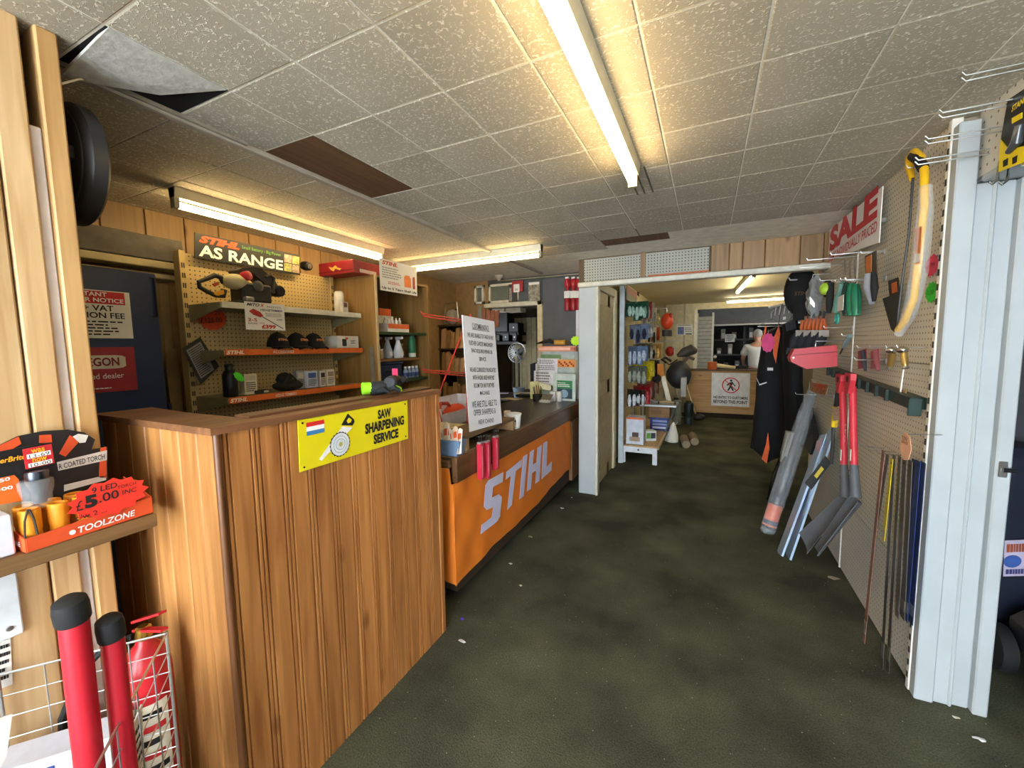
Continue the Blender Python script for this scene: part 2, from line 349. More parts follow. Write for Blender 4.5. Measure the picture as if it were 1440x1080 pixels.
# wall_back: wall of the counter end with the doorway to the office, then the header over the opening
YB = 4.58
wb = struct('wall_back', Bx((-3.1, YB, 0), (-2.50, YB+.1, 2.45)), mat('#8f7347', .8))
Bx((-2.50, YB, 2.26), (-1.0, YB+.1, 2.45)).build('lintel', mat('#4a4b4a', .8), wb)
Bx((-1.77, YB, 0), (-1.0, YB+.1, 2.26)).build('grey_board', mat('#56585a', .8, var=.12, scale=6, bump=.15, bscale=60), wb)
b = MB(); b.bbox((-1.83, YB-.03, 0), (-1.765, YB+.1, 2.02), .005); b.build('door_post', mat('#c9bd98', .6), wb)
b = MB(); b.bbox((-2.55, YB-.03, 1.965), (-1.765, YB+.06, 2.02), .005); b.build('door_head', mat('#c9c4ae', .6), wb)
# two small fanlights over the office door
for n, (x0, x1) in enumerate(((-2.68, -2.545), (-2.475, -2.07))):
    f = MB(); z0, z1, k = 2.02, 2.25, .028
    for a, c_ in (((x0, YB-.035, z0), (x1, YB+.02, z0+k)), ((x0, YB-.035, z1-k), (x1, YB+.02, z1)), ((x0, YB-.035, z0), (x0+k, YB+.02, z1)), ((x1-k, YB-.035, z0), (x1, YB+.02, z1))): f.box(a, c_)
    wn = struct('window_%d' % (n+1), f, mat('#d0cab4', .5))
    Bx((x0+k, YB-.01, z0+k), (x1-k, YB, z1-k)).build('pane', mat('#6f7468', .15, alpha=.85, spec=.6), wn)
Bx((-2.07, YB-.015, 2.02), (-1.77, YB, 2.26)).build('grey_board', mat('#515456', .8), wb)
# office beyond
oe = struct('wall_office', Bx((-3.4, 6.9, 0), (-1.02, 7.0, 2.5)), mat('#4d4335', .85))
y0_, y1_, z0_, z1_ = 5.2, 5.6, 1.45, 1.85  # office window opening, added out of view to let daylight brighten the curtain boards
for a, b_ in (((-3.4, YB+.1, 0), (-3.3, y0_, 2.5)), ((-3.4, y1_, 0), (-3.3, 6.9, 2.5)), ((-3.4, y0_, 0), (-3.3, y1_, z0_)), ((-3.4, y0_, z1_), (-3.3, y1_, 2.5))): Bx(a, b_).build('side_panel', mat('#55493a', .85), oe)
wn = MB()
for a, b_ in (((-3.36, y0_, z0_), (-3.3, y0_+.04, z1_)), ((-3.36, y1_-.04, z0_), (-3.3, y1_, z1_)), ((-3.36, y0_, z0_), (-3.3, y1_, z0_+.04)), ((-3.36, y0_, z1_-.04), (-3.3, y1_, z1_))): wn.box(a, b_)
struct('window_3', wn, mat('#d0cab4', .5))
Bx((-1.22, YB+.1, 0), (-1.12, 6.9, 2.5)).build('side_panel', wood('#6b5538', '#4f3d27'), oe)
Bx((-3.4, YB+.1, 2.42), (-1.02, 7.0, 2.5)).build('office_ceiling', mat('#6a6456', .8), oe)
for k in range(5):
    b = MB(); b.bbox((-3.25+k*.095, 6.86, .7), (-3.16+k*.095, 6.9, 2.0), .004); b.build('curtain_board', mat('#cbbd97', .7), oe)
# header over the opening
YH = 3.93
hd = struct('wall_header', Bx((-1.14, YH, 2.06), (1.6, YH+.06, 2.5)), mat('#5b4b38', .8))
hx = [-.0, .16, .335, .565, .735, .82]
cuts = [PY(p, 345, YH).x for p in (1000, 1026, 1045, 1076, 1125, 1158)]+[1.05]
for k in range(len(cuts)-1):
    b = MB(); b.bbox((cuts[k]+.002, YH-.02, 2.085), (cuts[k+1]-.002, YH, C), .004); b.build('board', wood('#96764c', '#7c5d38'), hd)
pgH = pegmat('#a3a398', '#34322c', 'x', 'z', .0254, .2)
for a, b_ in ((822, 901), (908, 997)):
    x0, x1 = PY(a, 375, YH).x, PY(b_, 365, YH).x
    o = Bx((x0, YH-.012, 2.09), (x1, YH, C-.012)).build('pegboard_panel', pgH, hd)
x0, x1 = PY(901, 375, YH).x, PY(908, 365, YH).x
b = MB(); b.bbox((x0, YH-.018, 2.085), (x1, YH, C), .003); b.build('board', wood('#8f7450', '#6f5636'), hd)
x0, x1 = PY(912, 384, YH).x, PY(997, 380, YH).x
b = MB(); b.bbox((x0, YH-.05, 2.083), (x1, YH-.012, 2.098), .003); b.build('orange_shelf_strip', mat('#b5623a', .5), hd)
b = MB(); b.bbox((-1.14, YH-.05, 2.035), (.86, YH+.05, 2.082), .008); t1 = struct('trim_1', b, mat('#c9c6b8', .5, var=.12, scale=20)); 
# post at the counter end
b = MB(); b.bbox((-1.135, YH-.03, 0), (-.945, YH+.07, 2.035), .008); po = struct('trim_2', b, WHITEP)
b = MB(); b.bbox((-.965, YH-.04, 0), (-.94, YH+.02, 2.03), .004); b.build('edge_strip', mat('#c4c2ae', .5), po)
# second room: left door, walls, ceiling, back opening
w2 = struct('wall_passage', Bx((-1.12, YH+.07, 0), (-1.04, 9.6, 2.45)), mat('#c9bd97', .7))
d1 = MB(); d1.bbox((-1.04, 4.10, .01), (-1.0, 4.86, 2.03), .004); d1 = struct('door_1', d1, mat('#c3b48e', .55))
for z0, z1 in ((.15, .95), (1.1, 1.9)):
    b = MB(); b.bbox((-1.0, 4.22, z0), (-.992, 4.74, z1), .004); b.build('door_panel', mat('#b8a880', .55), d1)
for a, b_ in ((4.02, 4.10), (4.86, 4.96)):
    b = MB(); b.bbox((-1.04, a, 0), (-.975, b_, 2.12), .006); struct('trim_3' if a < 4.5 else 'trim_4', b, mat('#d3cba9', .5))
b = MB(); b.bbox((-1.04, 4.10, 2.03), (-.975, 4.86, 2.12), .006); struct('trim_5', b, mat('#d3cba9', .5))
C2 = 2.33
struct('ceiling_passage', Bx((-1.12, YH+.06, C2), (2.2, 9.7, C2+.1)), mat('#ddd4b0', .7, var=.06, scale=2))
struct('wall_right_passage', Bx((1.7, YH+.06, 0), (1.8, 9.7, C2)), mat('#8a8068', .8))
wf = struct('wall_far', Bx((-1.12, 9.55, 0), (-.24, 9.65, C2)), mat('#cdc29e', .7))
Bx((-.24, 9.55, 2.2), (1.8, 9.65, C2)).build('lintel', mat('#cdc29e', .7), wf)
for px_ in (935, 962):
    x = PY(px_, 480, 9.54).x; b = MB(); b.bbox((x-.02, 9.53, .3), (x+.02, 9.55, C2), .003); b.build('panel_joint_strip', mat('#a9a084', .6), wf)
b = MB(); b.bbox((-.26, 9.5, 0), (-.2, 9.65, 2.2), .004); b.build('white_door_edge', mat('#e0d9c0', .5), wf)
# workshop beyond the far opening
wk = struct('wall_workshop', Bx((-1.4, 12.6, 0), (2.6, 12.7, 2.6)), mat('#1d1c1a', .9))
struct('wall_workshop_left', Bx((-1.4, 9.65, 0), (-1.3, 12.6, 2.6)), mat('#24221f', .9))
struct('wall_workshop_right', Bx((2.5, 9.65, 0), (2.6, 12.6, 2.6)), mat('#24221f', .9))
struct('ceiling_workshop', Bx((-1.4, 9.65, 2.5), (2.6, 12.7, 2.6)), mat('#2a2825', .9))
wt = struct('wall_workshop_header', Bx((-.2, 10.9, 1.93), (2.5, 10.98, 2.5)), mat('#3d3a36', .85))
b = MB(); b.bbox((-.2, 10.86, 1.90), (2.5, 10.92, 1.935), .004); b.build('rail', mat('#8a8578', .5), wt)
# wall_right: two bays of pegboard with slotted uprights
XR = .82
wr = struct('wall_right', Bx((XR+.02, 2.19, 0), (XR+.1, 4.35, C)), mat('#8a7f6a', .8))
pgR = pegmat('#d6cdb8', '#776d5a', 'y', 'z'); pgR2 = pegmat('#c6c2b6', '#85807a', 'y', 'z')
for y0, y1 in ((2.195, 3.235), (3.245, 4.28)):
    for n, (z0, z1) in enumerate(((0.01, .46), (.463, 1.38), (1.383, C-.002))):
        o = Bx((XR+.004, y0+.012, z0), (XR+.02, y1-.012, z1)).build('pegboard_panel', pgR if n == 2 else pgR2 if n == 0 else pegmat('#cec7b4', '#7a7164', 'y', 'z'), wr)
for k, yy in enumerate((2.172, 3.235)):
    b = MB(); b.bbox((XR-.012 if k == 0 else XR, yy, 0), (XR+.02, yy+(.026 if k == 0 else .012), C), .002); up = b.build('slotted_upright', mat('#dcdad2', .4), wr)
    if k == 0:
        s = MB()
        for z in range(40): s.box((XR-.0135, yy+.007, .05+z*.056), (XR-.011, yy+.019, .075+z*.056))
        s.build('slots', DKM, up)
# jamb beside it: stepped white boards facing the camera
jb = MB(); jb.bbox((XR-.008, 2.125, 0), (XR+.052, 2.172, 2.272), .004)
jb = struct('trim_6', jb, WHITEP)
for x0, x1, y0 in ((.872, .925, 2.138), (.925, .985, 2.148), (.985, 1.03, 2.122)):
    b = MB(); b.bbox((x0, y0, 0), (x1, y0+.06, 2.05), .005); b.build('jamb_board', WHITEP, jb)
b = MB(); b.bbox((.918, 2.132, 0), (.93, 2.15, 2.05), .004); b.build('bead', WHITEP, jb)
# panel over the side doorway and the side room
XS = .882
ln = struct('wall_side', Bx((XS+.01, .5, 2.06), (XS+.24, 2.19, C)), WHITEP)
Bx((XS, .5, 2.07), (XS+.01, 2.17, C)).build('pegboard_panel', pegmat('#d0cdc2', '#6d675c', 'y', 'z', .04, .12), ln)
b = MB(); b.bbox((XS-.004, .5, 2.045), (XS+.24, 2.12, 2.07), .005); b.build('door_head', WHITEP, ln)
struct('wall_side_near', Bx((1.04, -3.2, 0), (1.12, .5, C)), mat('#cfcfca', .6))
sr = struct('wall_side_room', Bx((3.4, -.2, 0), (3.5, 3.6, C)), mat('#3a3a3c', .8))
Bx((1.1, 2.9, 0), (3.4, 3.0, C)).build('back_panel', mat('#3c3d40', .8), sr)
Bx((1.12, -.2, 0), (3.4, -.1, C)).build('front_panel', mat('#3c3d40', .8), sr)
# ================================================================ lamps
TUBE = mat((1.0, .87, .62), emit=TUBE_POWER); FIXW = mat('#d8d2b8', .4)
def lamp(a, b, z, label, down=.085, tm_=None):
    a = V(a); b = V(b); d = (b-a).normalized(); s = V((-d.y, d.x, 0))
    t = thing('fluorescent_light', label, 'ceiling light', ((a.x+b.x)/2, (a.y+b.y)/2, z), 'fluorescent batten lights')
    m_ = MB(); n = .033
    for e, w_ in ((0, .033),):
        m_.prism([a+s*w_+V((0, 0, z-a.z)), a-s*w_+V((0, 0, z-a.z)), a-s*w_*.75+V((0, 0, z-a.z-.052)), a+s*w_*.75+V((0, 0, z-a.z-.052))], b-a)
    m_.build('batten_body', FIXW, t)
    for p, k in ((a, 1), (b, -1)):
        e = MB(); q = V((p.x, p.y, z)); e.prism([q+s*.02, q-s*.02, q-s*.02-V((0, 0, down+.018)), q+s*.02-V((0, 0, down+.018))], d*k*.022); e.build('lamp_holder', mat('#a8a290', .5), t)
    c = MB(); c.tube([a+d*.022+V((0, 0, z-a.z-down)), b-d*.022+V((0, 0, z-a.z-down))], .0165, 12); c.build('tube', tm_ or TUBE, t, True)
    return t
lamp((-.33, .50, 0), (-.33, 2.03, 0), C, 'long fluorescent batten light over the aisle, nearest the camera')
lamp((-2.46, 1.20, 0), (-2.46, 2.68, 0), C, 'fluorescent batten light above the small battery range sign')
lamp((-2.78, 3.2, 0), (-1.24, 3.2, 0), C, 'fluorescent batten light crossing above the till counter')
lamp((.47, 5.6, 0), (.40, 7.3, 0), C2, 'slim fluorescent light along the ceiling of the passage beyond the opening', .07, mat((1.0, .93, .78), emit=TUBE_POWER*1.9))
lamp((.30, 8.85, 0), (1.5, 8.7, 0), C2, 'fluorescent light crossing the far end of the passage', .07, mat((1.0, .93, .78), emit=TUBE_POWER*1.9))
# ================================================================ left foreground
# round black fitting on the end of the wall
t = thing('wall_clock', 'round black drum-shaped clock casing seen edge-on behind the wooden post', 'clock', (-1.74, .60, 2.04))
m_ = MB(); m_.lathe((-1.74, .57, 2.04), [(.15, 0), (.165, .006), (.172, .014), (.172, .045), (.165, .052), (.1, .055)], (0, 1, 0), 32); m_.build('casing', mat('#2c2c2e', .45), t, True)
m_ = MB(); m_.lathe((-1.74, .562, 2.04), [(.14, 0), (.148, .004), (.148, .012)], (0, 1, 0), 32); m_.build('back_plate', mat('#1a1a1b', .6), t, True)
m_ = MB(); m_.bbox((-1.66, .527, 2.02), (-1.62, .565, 2.06), .004); m_.build('mounting_block', mat('#1a1a1b', .6), t)
# stray white cable
m_ = MB(); pts = [PX(86, 118, -1.6), PX(110, 111, -1.66), PX(148, 112, -1.72), PX(152, 113, -1.74)]; pts[-1].z = C-.01
tag(m_.tube(pts, .003, 6).build('cable', mat('#d8d4c8', .5), None, True), 'short white cable looping out of the ceiling beside the wooden post', 'cable')
# shelf
t = thing('wall_shelf', 'dark wooden shelf plank on the boarded wall carrying the torch display', 'shelf', (-1.46, .15, .99))
m_ = MB(); m_.bbox((-1.55, -.45, .989), (-1.385, .572, 1.026), .003); m_.build('plank', wood('#7c5c3a', '#57401f', 'y'), t)
for yy in (.30, -.2):
    m_ = MB(); m_.bbox((-1.551, yy, .775), (-1.543, yy+.045, .985), .003); m_.box((-1.548, yy, .979), (-1.42, yy+.045, .989)); br = m_.build('bracket', mat('#d4dade', .45), t)
    m_ = MB()
    for z in (.80, .95): m_.lathe((-1.5435, yy+.022, z), [(.007, 0), (.006, .003), (.002, .004)], (1, 0, 0), 10)
    m_.split('screw', STEEL, br, True)
# torch display tray
A = V((-1.383, .328, 1.028)); B = V((-1.40, .568, 1.028)); du = (B-A).normalized(); dv = V((-du.y, du.x, 0)); L_ = (B-A).length; D_ = .125
t = thing('torch_display_tray', 'orange card tray with black back board holding small orange torches', 'display box', A)
def tp(a, b, z): return A+du*a+dv*b+V((0, 0, z))
OC = mat('#d8532a', .5); m_ = MB()
m_.prism([tp(0, 0, 0), tp(L_, 0, 0), tp(L_, D_, 0), tp(0, D_, 0)], (0, 0, .002))
m_.build('tray_base', mat('#d8d2c8', .6), t)
m_ = MB(); m_.prism([tp(0, 0, 0), tp(L_, 0, 0), tp(L_, 0, .045), tp(0, 0, .032)], -dv*.002); m_.build('front_panel', OC, t)
m_ = MB(); m_.prism([tp(0, 0, 0), tp(0, D_, 0), tp(0, D_, .06), tp(0, 0, .032)], -du*.002); m_.build('side_panel', OC, t)
m_ = MB(); m_.prism([tp(L_, 0, 0), tp(L_, D_, 0), tp(L_, D_, .09), tp(L_, 0, .045)], du*.002); m_.build('side_panel', OC, t)
text('TOOLZONE', tp(.085, -.003, .008), du, (0, 0, 1), .115, .016, WINK, t, bold=.02, shear=.15)
m_ = MB(); m_.lathe(tp(.075, -.0035, .015), [(.006, 0), (.006, .0005)], -dv, 10); m_.build('logo_mark', WINK, t)
text('ZONE', tp(-.0028, .062, .012), -dv, (0, 0, 1), .045, .012, WINK, t, bold=.02)
xb = -1.527
def bp_(px, py): return PX(px, py, xb)
card = [(-14, 705), (-16, 640), (0, 625), (25, 613), (60, 606), (95, 604), (118, 608), (133, 618), (128, 632), (150, 628), (152, 705)]
m_ = MB(); m_.prism([bp_(*q) for q in card], (.003, 0, 0)); bk = m_.build('back_board', mat('#232021', .5), t)
m_ = MB()
for q in ([(-16, 640), (0, 626), (26, 614), (30, 624), (-14, 650)], [(141, 630), (149, 628), (150, 672), (139, 672)], [(55, 612), (72, 611), (73, 622), (55, 623)], [(83, 638), (98, 612), (112, 620), (92, 642)]):
    m_.prism([PX(a, b, xb+.0035) for a, b in q], (.001, 0, 0))
m_.split('orange_print', OC, bk)
m_ = MB(); m_.prism([PX(a, b, xb+.0035) for a, b in ((80, 650), (150, 633), (150, 647), (82, 662))], (.001, 0, 0)); m_.prism([PX(a, b, xb+.0035) for a, b in ((90, 682), (149, 668), (149, 675), (90, 691))], (.001, 0, 0))
m_.prism([PX(a, b, xb+.0036) for a, b in ((102, 614), (110, 610), (124, 612), (120, 622), (112, 623))], (.001, 0, 0)); m_.split('pale_print', mat('#dcdad6', .5), bk)
a, b = PX(83, 660, xb+.005), PX(147, 645, xb+.005)
text('R COATED TORCH', a, b-a, (0, 0, 1), (b-a).length, .014, INK, bk, bold=.01)
# torches
TOR = mat('#e8931c', .55, var=.06)
def torch(p, h=.088, r=.0185, lab='', strap=False):
    t = thing('torch', lab, 'torch', p, 'orange torches in the display tray')
    m_ = MB(); m_.lathe(p, [(r*.86, 0), (r*.92, .004), (r*.92, h*.45), (r, h*.5), (r, h*.97), (r*.9, h), (r*.72, h), (r*.7, h-.006)], (0, 0, 1), 20); m_.build('barrel', TOR, t, True)
    m_ = MB()
    for z in (.1, .5): m_.lathe(V(p)+V((0, 0, h*z)), [(r*.935, 0), (r*.95, .001), (r*.935, .002)], (0, 0, 1), 20)
    m_.split('ring', mat('#b86e10', .6), t, True)
    m_ = MB(); m_.lathe(V(p)+V((0, 0, h-.007)), [(r*.68, 0), (r*.6, .002)], (0, 0, 1), 14); m_.build('end_cap', mat('#c9a46c', .5), t, True)
    if strap:
        c = V(p)+V((r*.9, -.006, h)); m_ = MB()
        m_.tube([c+V((0, 0, .004)), c+V((.006, -.008, -.02)), c+V((.01, -.012, -.06)), c+V((.01, -.002, -.078)), c+V((.01, .008, -.06)), c+V((.006, .006, -.02)), c+V((0, .002, .004))], .0022, 6); m_.build('wrist_strap', mat('#3a342c', .8), t, True)
spots = [(.012, .03, 'orange torch with dark wrist strap at the near end of the display tray', True), (.058, .026, 'orange torch second from the near end in the front row of the tray', False), (.104, .028, 'orange torch just left of the red price star in the tray', False),
         (.018, .072, 'orange torch behind the strapped one in the back row of the tray', False), (.062, .07, 'orange torch in the back row below the chrome torch', False), (.106, .075, 'orange torch in the back row touching the back board', False),
         (.15, .07, 'orange torch rising above the left part of the red price star', False), (.19, .076, 'orange torch rising above the middle of the red price star', False), (.222, .07, 'orange torch leaning at the far end of the tray by the counter box', True)]
for a, b, lab, st in spots: torch(tp(a+.008, b, .0022), .088 if a < .15 else .084, .0185 if a < .2 else .015, lab, st)
# red price star in front
cs = tp(.148, -.012, .078); us = du; vs_ = V((0, 0, 1)); n_ = -dv
def star(c, u, v, w, h, n, k, seed, mtl, name, lab, cat, th=.0015, inner=.84, parent=None):
    rg = random.Random(seed); pts = []
    for i in range(n*2):
        a = math.pi*i/n; r = 1 if i % 2 == 0 else inner
        pts.append(V(c)+V(u)*(w/2*r*math.cos(a))+V(v)*(h/2*r*math.sin(a)))
    nn = V(u).cross(V(v)).normalized(); o = MB().prism(pts, nn*th).build(name, mtl, parent)
    return tag(o, lab, cat) if lab else o
STAR = mat('#e8382a', .6, var=.05)
t = thing('price_star', 'red star-shaped card reading 9 LED torch five pounds in front of the tray', 'price tag', cs)
star(cs, us, vs_, .168, .098, 13, .9, 2, STAR, 'card', None, None, parent=t)
oo = cs+n_*.0022
text('9 LED', oo-us*.035+vs_*.022, us, vs_+us*.05, .05, .014, INK, t, bold=.012); text('TORCH', oo+us*.015+vs_*.017, us, vs_, .04, .008, INK, t)
text('£', oo-us*.066-vs_*.012, us, vs_, .012, .024, INK, t); text('5', oo-us*.05-vs_*.012, us, vs_, .024, .032, INK, t, bold=.06); text('.00', oo-us*.023-vs_*.006, us, vs_, .04, .022, INK, t, bold=.01); text('INC', oo+us*.024-vs_*.002, us, vs_+us*.1, .03, .012, INK, t)
text('c/w 2 ...', oo-us*.07-vs_*.034, us, vs_, .06, .012, INK, t)
# blister pack with the chrome torch
xp = -1.468
t = thing('torch_blister_pack', 'black blister pack with chrome torch at the frame edge behind the orange torches', 'packaging', PX(20, 700, xp))
m_ = MB(); m_.prism([PX(a, b, xp) for a, b in ((-30, 640), (36, 628), (70, 622), (76, 664), (66, 700), (-26, 712))], (.002, 0, 0)); m_.build('backing_card', mat('#1c1a1b', .4), t)
m_ = MB(); m_.prism([PX(a, b, xp+.003) for a, b in ((-30, 678), (20, 668), (26, 674), (32, 704), (-28, 714))], (.001, 0, 0)); m_.build('orange_panel', ORG, t)
for s_, a, b, c_, col in (('erBrite', (0, 652), (36, 645), .012, mat('#f0a020', .5)), ('150', (-6, 680), (14, 675), .008, WINK), ('300', (-6, 692), (18, 687), .008, WINK)):
    p, q = PX(*a, xp+.005), PX(*b, xp+.005); text(s_, p, q-p, (0, 0, 1), (q-p).length, c_, col, t, shear=.2 if s_[0] == 'e' else 0, bold=.02)
p = PX(53, 678, xp+.028); m_ = MB(); m_.lathe(p-V((0, 0, .05)), [(.012, 0), (.013, .02), (.013, .03), (.02, .05), (.021, .07), (.02, .078)], (0, 0, 1), 18); m_.build('chrome_torch', mat('#4a4e58', .25, .9), t, True)
p = PX(50, 678, xp+.026); m_ = MB(); m_.lathe(p-V((0, 0, .062)), [(.02, 0), (.026, .01), (.025, .03), (.030, .05), (.030, .066), (.024, .07)], (0, 0, 1), 18); m_.build('bubble', CLEAR, t, True)
tw = thing('price_tag', 'red tag reading was 13-69 now 10-00 on the blister pack', 'price tag', PX(52, 640, xp+.006))
q = Q(PX(31, 632, xp+.006), PX(72, 624, xp+.006), PX(36, 660, xp+.006)); m_ = MB(); q.rect(m_, 0, 0, 1, 1, 0, .0015); m_.build('card', REDINK, tw)
m_ = MB(); q.rect(m_, .1, .3, .92, .52, .002, .0026); q.rect(m_, .1, .76, .92, .96, .002, .0026); m_.split('white_box', WINK, tw)
YINK = mat('#f4b41e', .6); q.text('was', .25, .08, .72, .28, YINK, tw, k=.003, bold=.02); q.text('now', .25, .54, .75, .74, YINK, tw, k=.003, bold=.02); q.text('13-69', .16, .32, .86, .5, INK, tw, k=.004); q.text('10-00', .16, .78, .86, .94, INK, tw, k=.004)
# white box at the frame edge
m_ = MB(); m_.bbox((-1.5, .24, 1.027), (-1.40, .316, 1.12), .003); tag(m_.build('white_carton', mat('#cfd2dc', .6), None), 'plain white carton at the left frame edge beside the torch tray', 'box')
# notice on the boards
t = thing('fire_notice', 'white notice with red corner on the boarded wall below the shelf', 'notice', PX(5, 920, -1.549))
q = Q(PX(-26, 860, -1.5505), PX(12, 850, -1.5505), PX(-20, 976, -1.5505)); m_ = MB(); q.rect(m_, 0, 0, 1, 1, 0, .002); m_.build('sheet', mat('#dddcd6', .6), t)
m_ = MB(); q.rect(m_, .1, .06, .88, .3, .0025, .003); m_.build('red_panel', REDINK, t)
m_ = MB(); q.lines(m_, .1, .38, .95, .95, 6, .0025); m_.build('print_lines', INK, t)
# wire basket
Z0, Z1 = .02, .70; K = V((-1.333, .546, 0)); d1 = V((-.63, -.777, 0)).normalized(); d2 = V((.8, -.6, 0)); d2 = (d2-d1*d2.dot(d1)).normalized(); S1, S2 = .325, .42
t = thing('wire_basket', 'tall silver wire basket holding red bars and leaflets by the boarded wall', 'basket', K)
WIRE = mat('#b9bcbc', .3, .8)
def bk_(a, b, z): return K+d1*a+d2*b+V((0, 0, z))
for nm, f0, L in (('back_panel', lambda s, z: bk_(s, 0, z), S1), ('front_panel', lambda s, z: bk_(s, S2, z), S1), ('side_panel', lambda s, z: bk_(0, s, z), S2), ('side_panel', lambda s, z: bk_(S1, s, z), S2)):
    m_ = MB(); nz = 12
    for k in range(nz+1): m_.tube([f0(0, lerp(Z0, Z1, k/nz)), f0(L, lerp(Z0, Z1, k/nz))], .0016 if k < nz else .003, 5)
    nh = 4
    for k in range(nh+1): m_.tube([f0(L*k/nh, Z0), f0(L*k/nh, Z1)], .0018, 5)
    m_.build(nm, WIRE, t, True, 'stuff')
m_ = MB()
for k in range(8): m_.tube([bk_(S1*k/7, 0, Z0), bk_(S1*k/7, S2, Z0)], .002, 5)
m_.build('base_grid', WIRE, t, True, 'stuff')
for k, (a, b) in enumerate(((0, 0), (S1, 0), (S1, S2), (0, S2))): m_ = MB(); m_.tube([bk_(a, b, 0), bk_(a, b, Z1+.005)], .004, 8); m_.build('corner_post', WIRE, t, True)
# red bars with black caps
RB = mat('#bb1f2e', .4, var=.06, scale=3)
for (px_, py_, dp, px2, lab, r) in ((100, 842, .80, 116, 'red tubular bar with black rubber cap, taller one in the wire basket', .0225), (155, 868, .86, 179, 'red tubular bar with black rubber cap, shorter one in the wire basket', .0195)):
    top = V((0, 0, HC))+ray(px_, py_)*dp; top2 = V((0, 0, HC))+ray(px2, 1075)*(dp+.0)
    hb = V((top.x+(top.x-top.x)*1, top.y, Z0+.004)); d = (V((top.x+.02, top.y-.01, Z0+.004)))
    t = thing('red_bar', lab, 'tool handle', d, 'red bars in the wire basket')
    m_ = MB(); m_.tube([d, top-V((0, 0, .02))], r, 20); m_.build('shaft', RB, t, True)
    ax = (top-d).normalized(); m_ = MB(); m_.lathe(top-ax*.045, [(r*1.12, 0), (r*1.18, .004), (r*1.2, .03), (r*1.1, .045), (r*.7, .052), (r*.1, .053)], ax+V((.12, -.1, 0)), 20); m_.build('rubber_cap', RUB, t, True)
# fire extinguisher behind the basket
ex = V((-1.425, .532, 0)); t = thing('fire_extinguisher', 'red fire extinguisher with black hose behind the wire basket', 'fire extinguisher', ex)
m_ = MB(); m_.lathe(ex, [(.05, 0), (.056, .01), (.056, .56), (.052, .60), (.04, .635), (.022, .655), (.018, .67)], (0, 0, 1), 28); m_.build('cylinder', mat('#b01f26', .3, var=.04), t, True)
m_ = MB(); m_.lathe(ex+V((0, 0, .665)), [(.018, 0), (.02, .01), (.018, .035), (.012, .04)], (0, 0, 1), 14); m_.build('valve', mat('#b08a3c', .3, .9), t, True)
for z, a in ((.70, .02), (.725, .045)):
    m_ = MB(); b0 = ex+V((-.02, -.01, z-.01)); m_.prism([b0+V((0, -.008, 0)), b0+V((0, .008, 0)), b0+V((.11, .03, a)), b0+V((.11, .012, a))], (0, 0, .007)); m_.build('lever', mat('#b8222a', .35), t)
g = ex+V((-.02, -.045, .675)); m_ = MB(); m_.lathe(g, [(.014, 0), (.016, .004), (.016, .014), (.01, .018)], (.5, -.8, .1), 14); m_.build('gauge', CHR, t, True)
m_ = MB(); m_.tube([ex+V((-.015, -.02, .68)), ex+V((-.05, -.06, .675)), ex+V((-.075, -.11, .62)), ex+V((-.085, -.15, .52)), ex+V((-.08, -.16, .4)), ex+V((-.07, -.10, .3))], .009, 8); m_.build('hose', RUB, t, True)
def cyl_patch(c, r, a0, a1, z0, z1, n=8):
    m_ = MB(); vs = [V((c.x+r*math.cos(lerp(a0, a1, i/n)), c.y+r*math.sin(lerp(a0, a1, i/n)), z)) for i in range(n+1) for z in (z0, z1)]
    return m_.add(vs, [(2*i, 2*i+2, 2*i+3, 2*i+1) for i in range(n)])
lb = cyl_patch(ex, .0568, -1.5, .3, .28, .50).build('label', mat('#d9d2bc', .5), t)
for k in range(5): cyl_patch(ex, .0573, -1.4+.1*(k % 2), .15-.12*(k % 3), .30+k*.04, .318+k*.04).build('label_print', REDINK if k % 2 else INK, lb)
# contents of the basket
t = thing('white_carton', 'white carton lying at the back of the wire basket', 'box', bk_(.16, .06, .3)); m_ = MB(); m_.prism([bk_(.10, .02, .024), bk_(.31, .02, .024), bk_(.31, .10, .024), bk_(.10, .10, .024)], (0, 0, .50)); m_.build('carton', mat('#cfd4e2', .6), t)
m_ = MB(); m_.prism([bk_(.20, .101, .1), bk_(.215, .101, .1), bk_(.215, .101, .5), bk_(.20, .101, .5)], d2*.001); m_.build('blue_stripe', mat('#2c3d78', .5), t)
for k, (a, b, z, lab) in enumerate(((.025, .12, .60, 'white leaflet with printed lines tucked in the right side of the wire basket'), (.02, .22, .40, 'white leaflet lying low in the front of the wire basket'))):
    t = thing('leaflet', lab, 'leaflet', bk_(a, b, .2))
    q = Q(bk_(a, b, z), bk_(a, b+.16, z-.02), bk_(a+.01, b, z-.28)); m_ = MB(); q.rect(m_, 0, 0, 1, 1, 0, .002); q2 = m_.build('sheet', PAPER, t)
    m_ = MB(); q.lines(m_, .1, .1, .9, .9, 9, .0025, seed=k); m_.build('print_lines', INK, t)
    m_ = MB(); q.lines(m_, .1, .1, .9, .9, 9, -.0008, seed=k); m_.build('print_lines', INK, t)
t = thing('dark_pouch', 'dark blue zipped pouch in the bottom of the wire basket', 'pouch', bk_(.2, .25, .03)); m_ = MB(); m_.ell(bk_(.2, .27, .20), (.10, .08, .18), 16, 10); m_.build('pouch', mat('#20222c', .7), t, True)
m_ = MB(); m_.tube([bk_(.28, .27, .37), bk_(.2, .27, .385), bk_(.12, .27, .37)], .005, 6); m_.build('zip', STEEL, t, True)
t = thing('white_leaflet_card', 'white folded card sticking up at the left frame edge of the basket', 'leaflet', bk_(.3, .2, .3))
m_ = MB(); m_.prism([PX(-25, 1018, -1.3), PX(17, 1003, -1.3), PX(9, 1062, -1.3), PX(-12, 1100, -1.3)], (.002, 0, 0)); m_.build('card', PAPER, t)

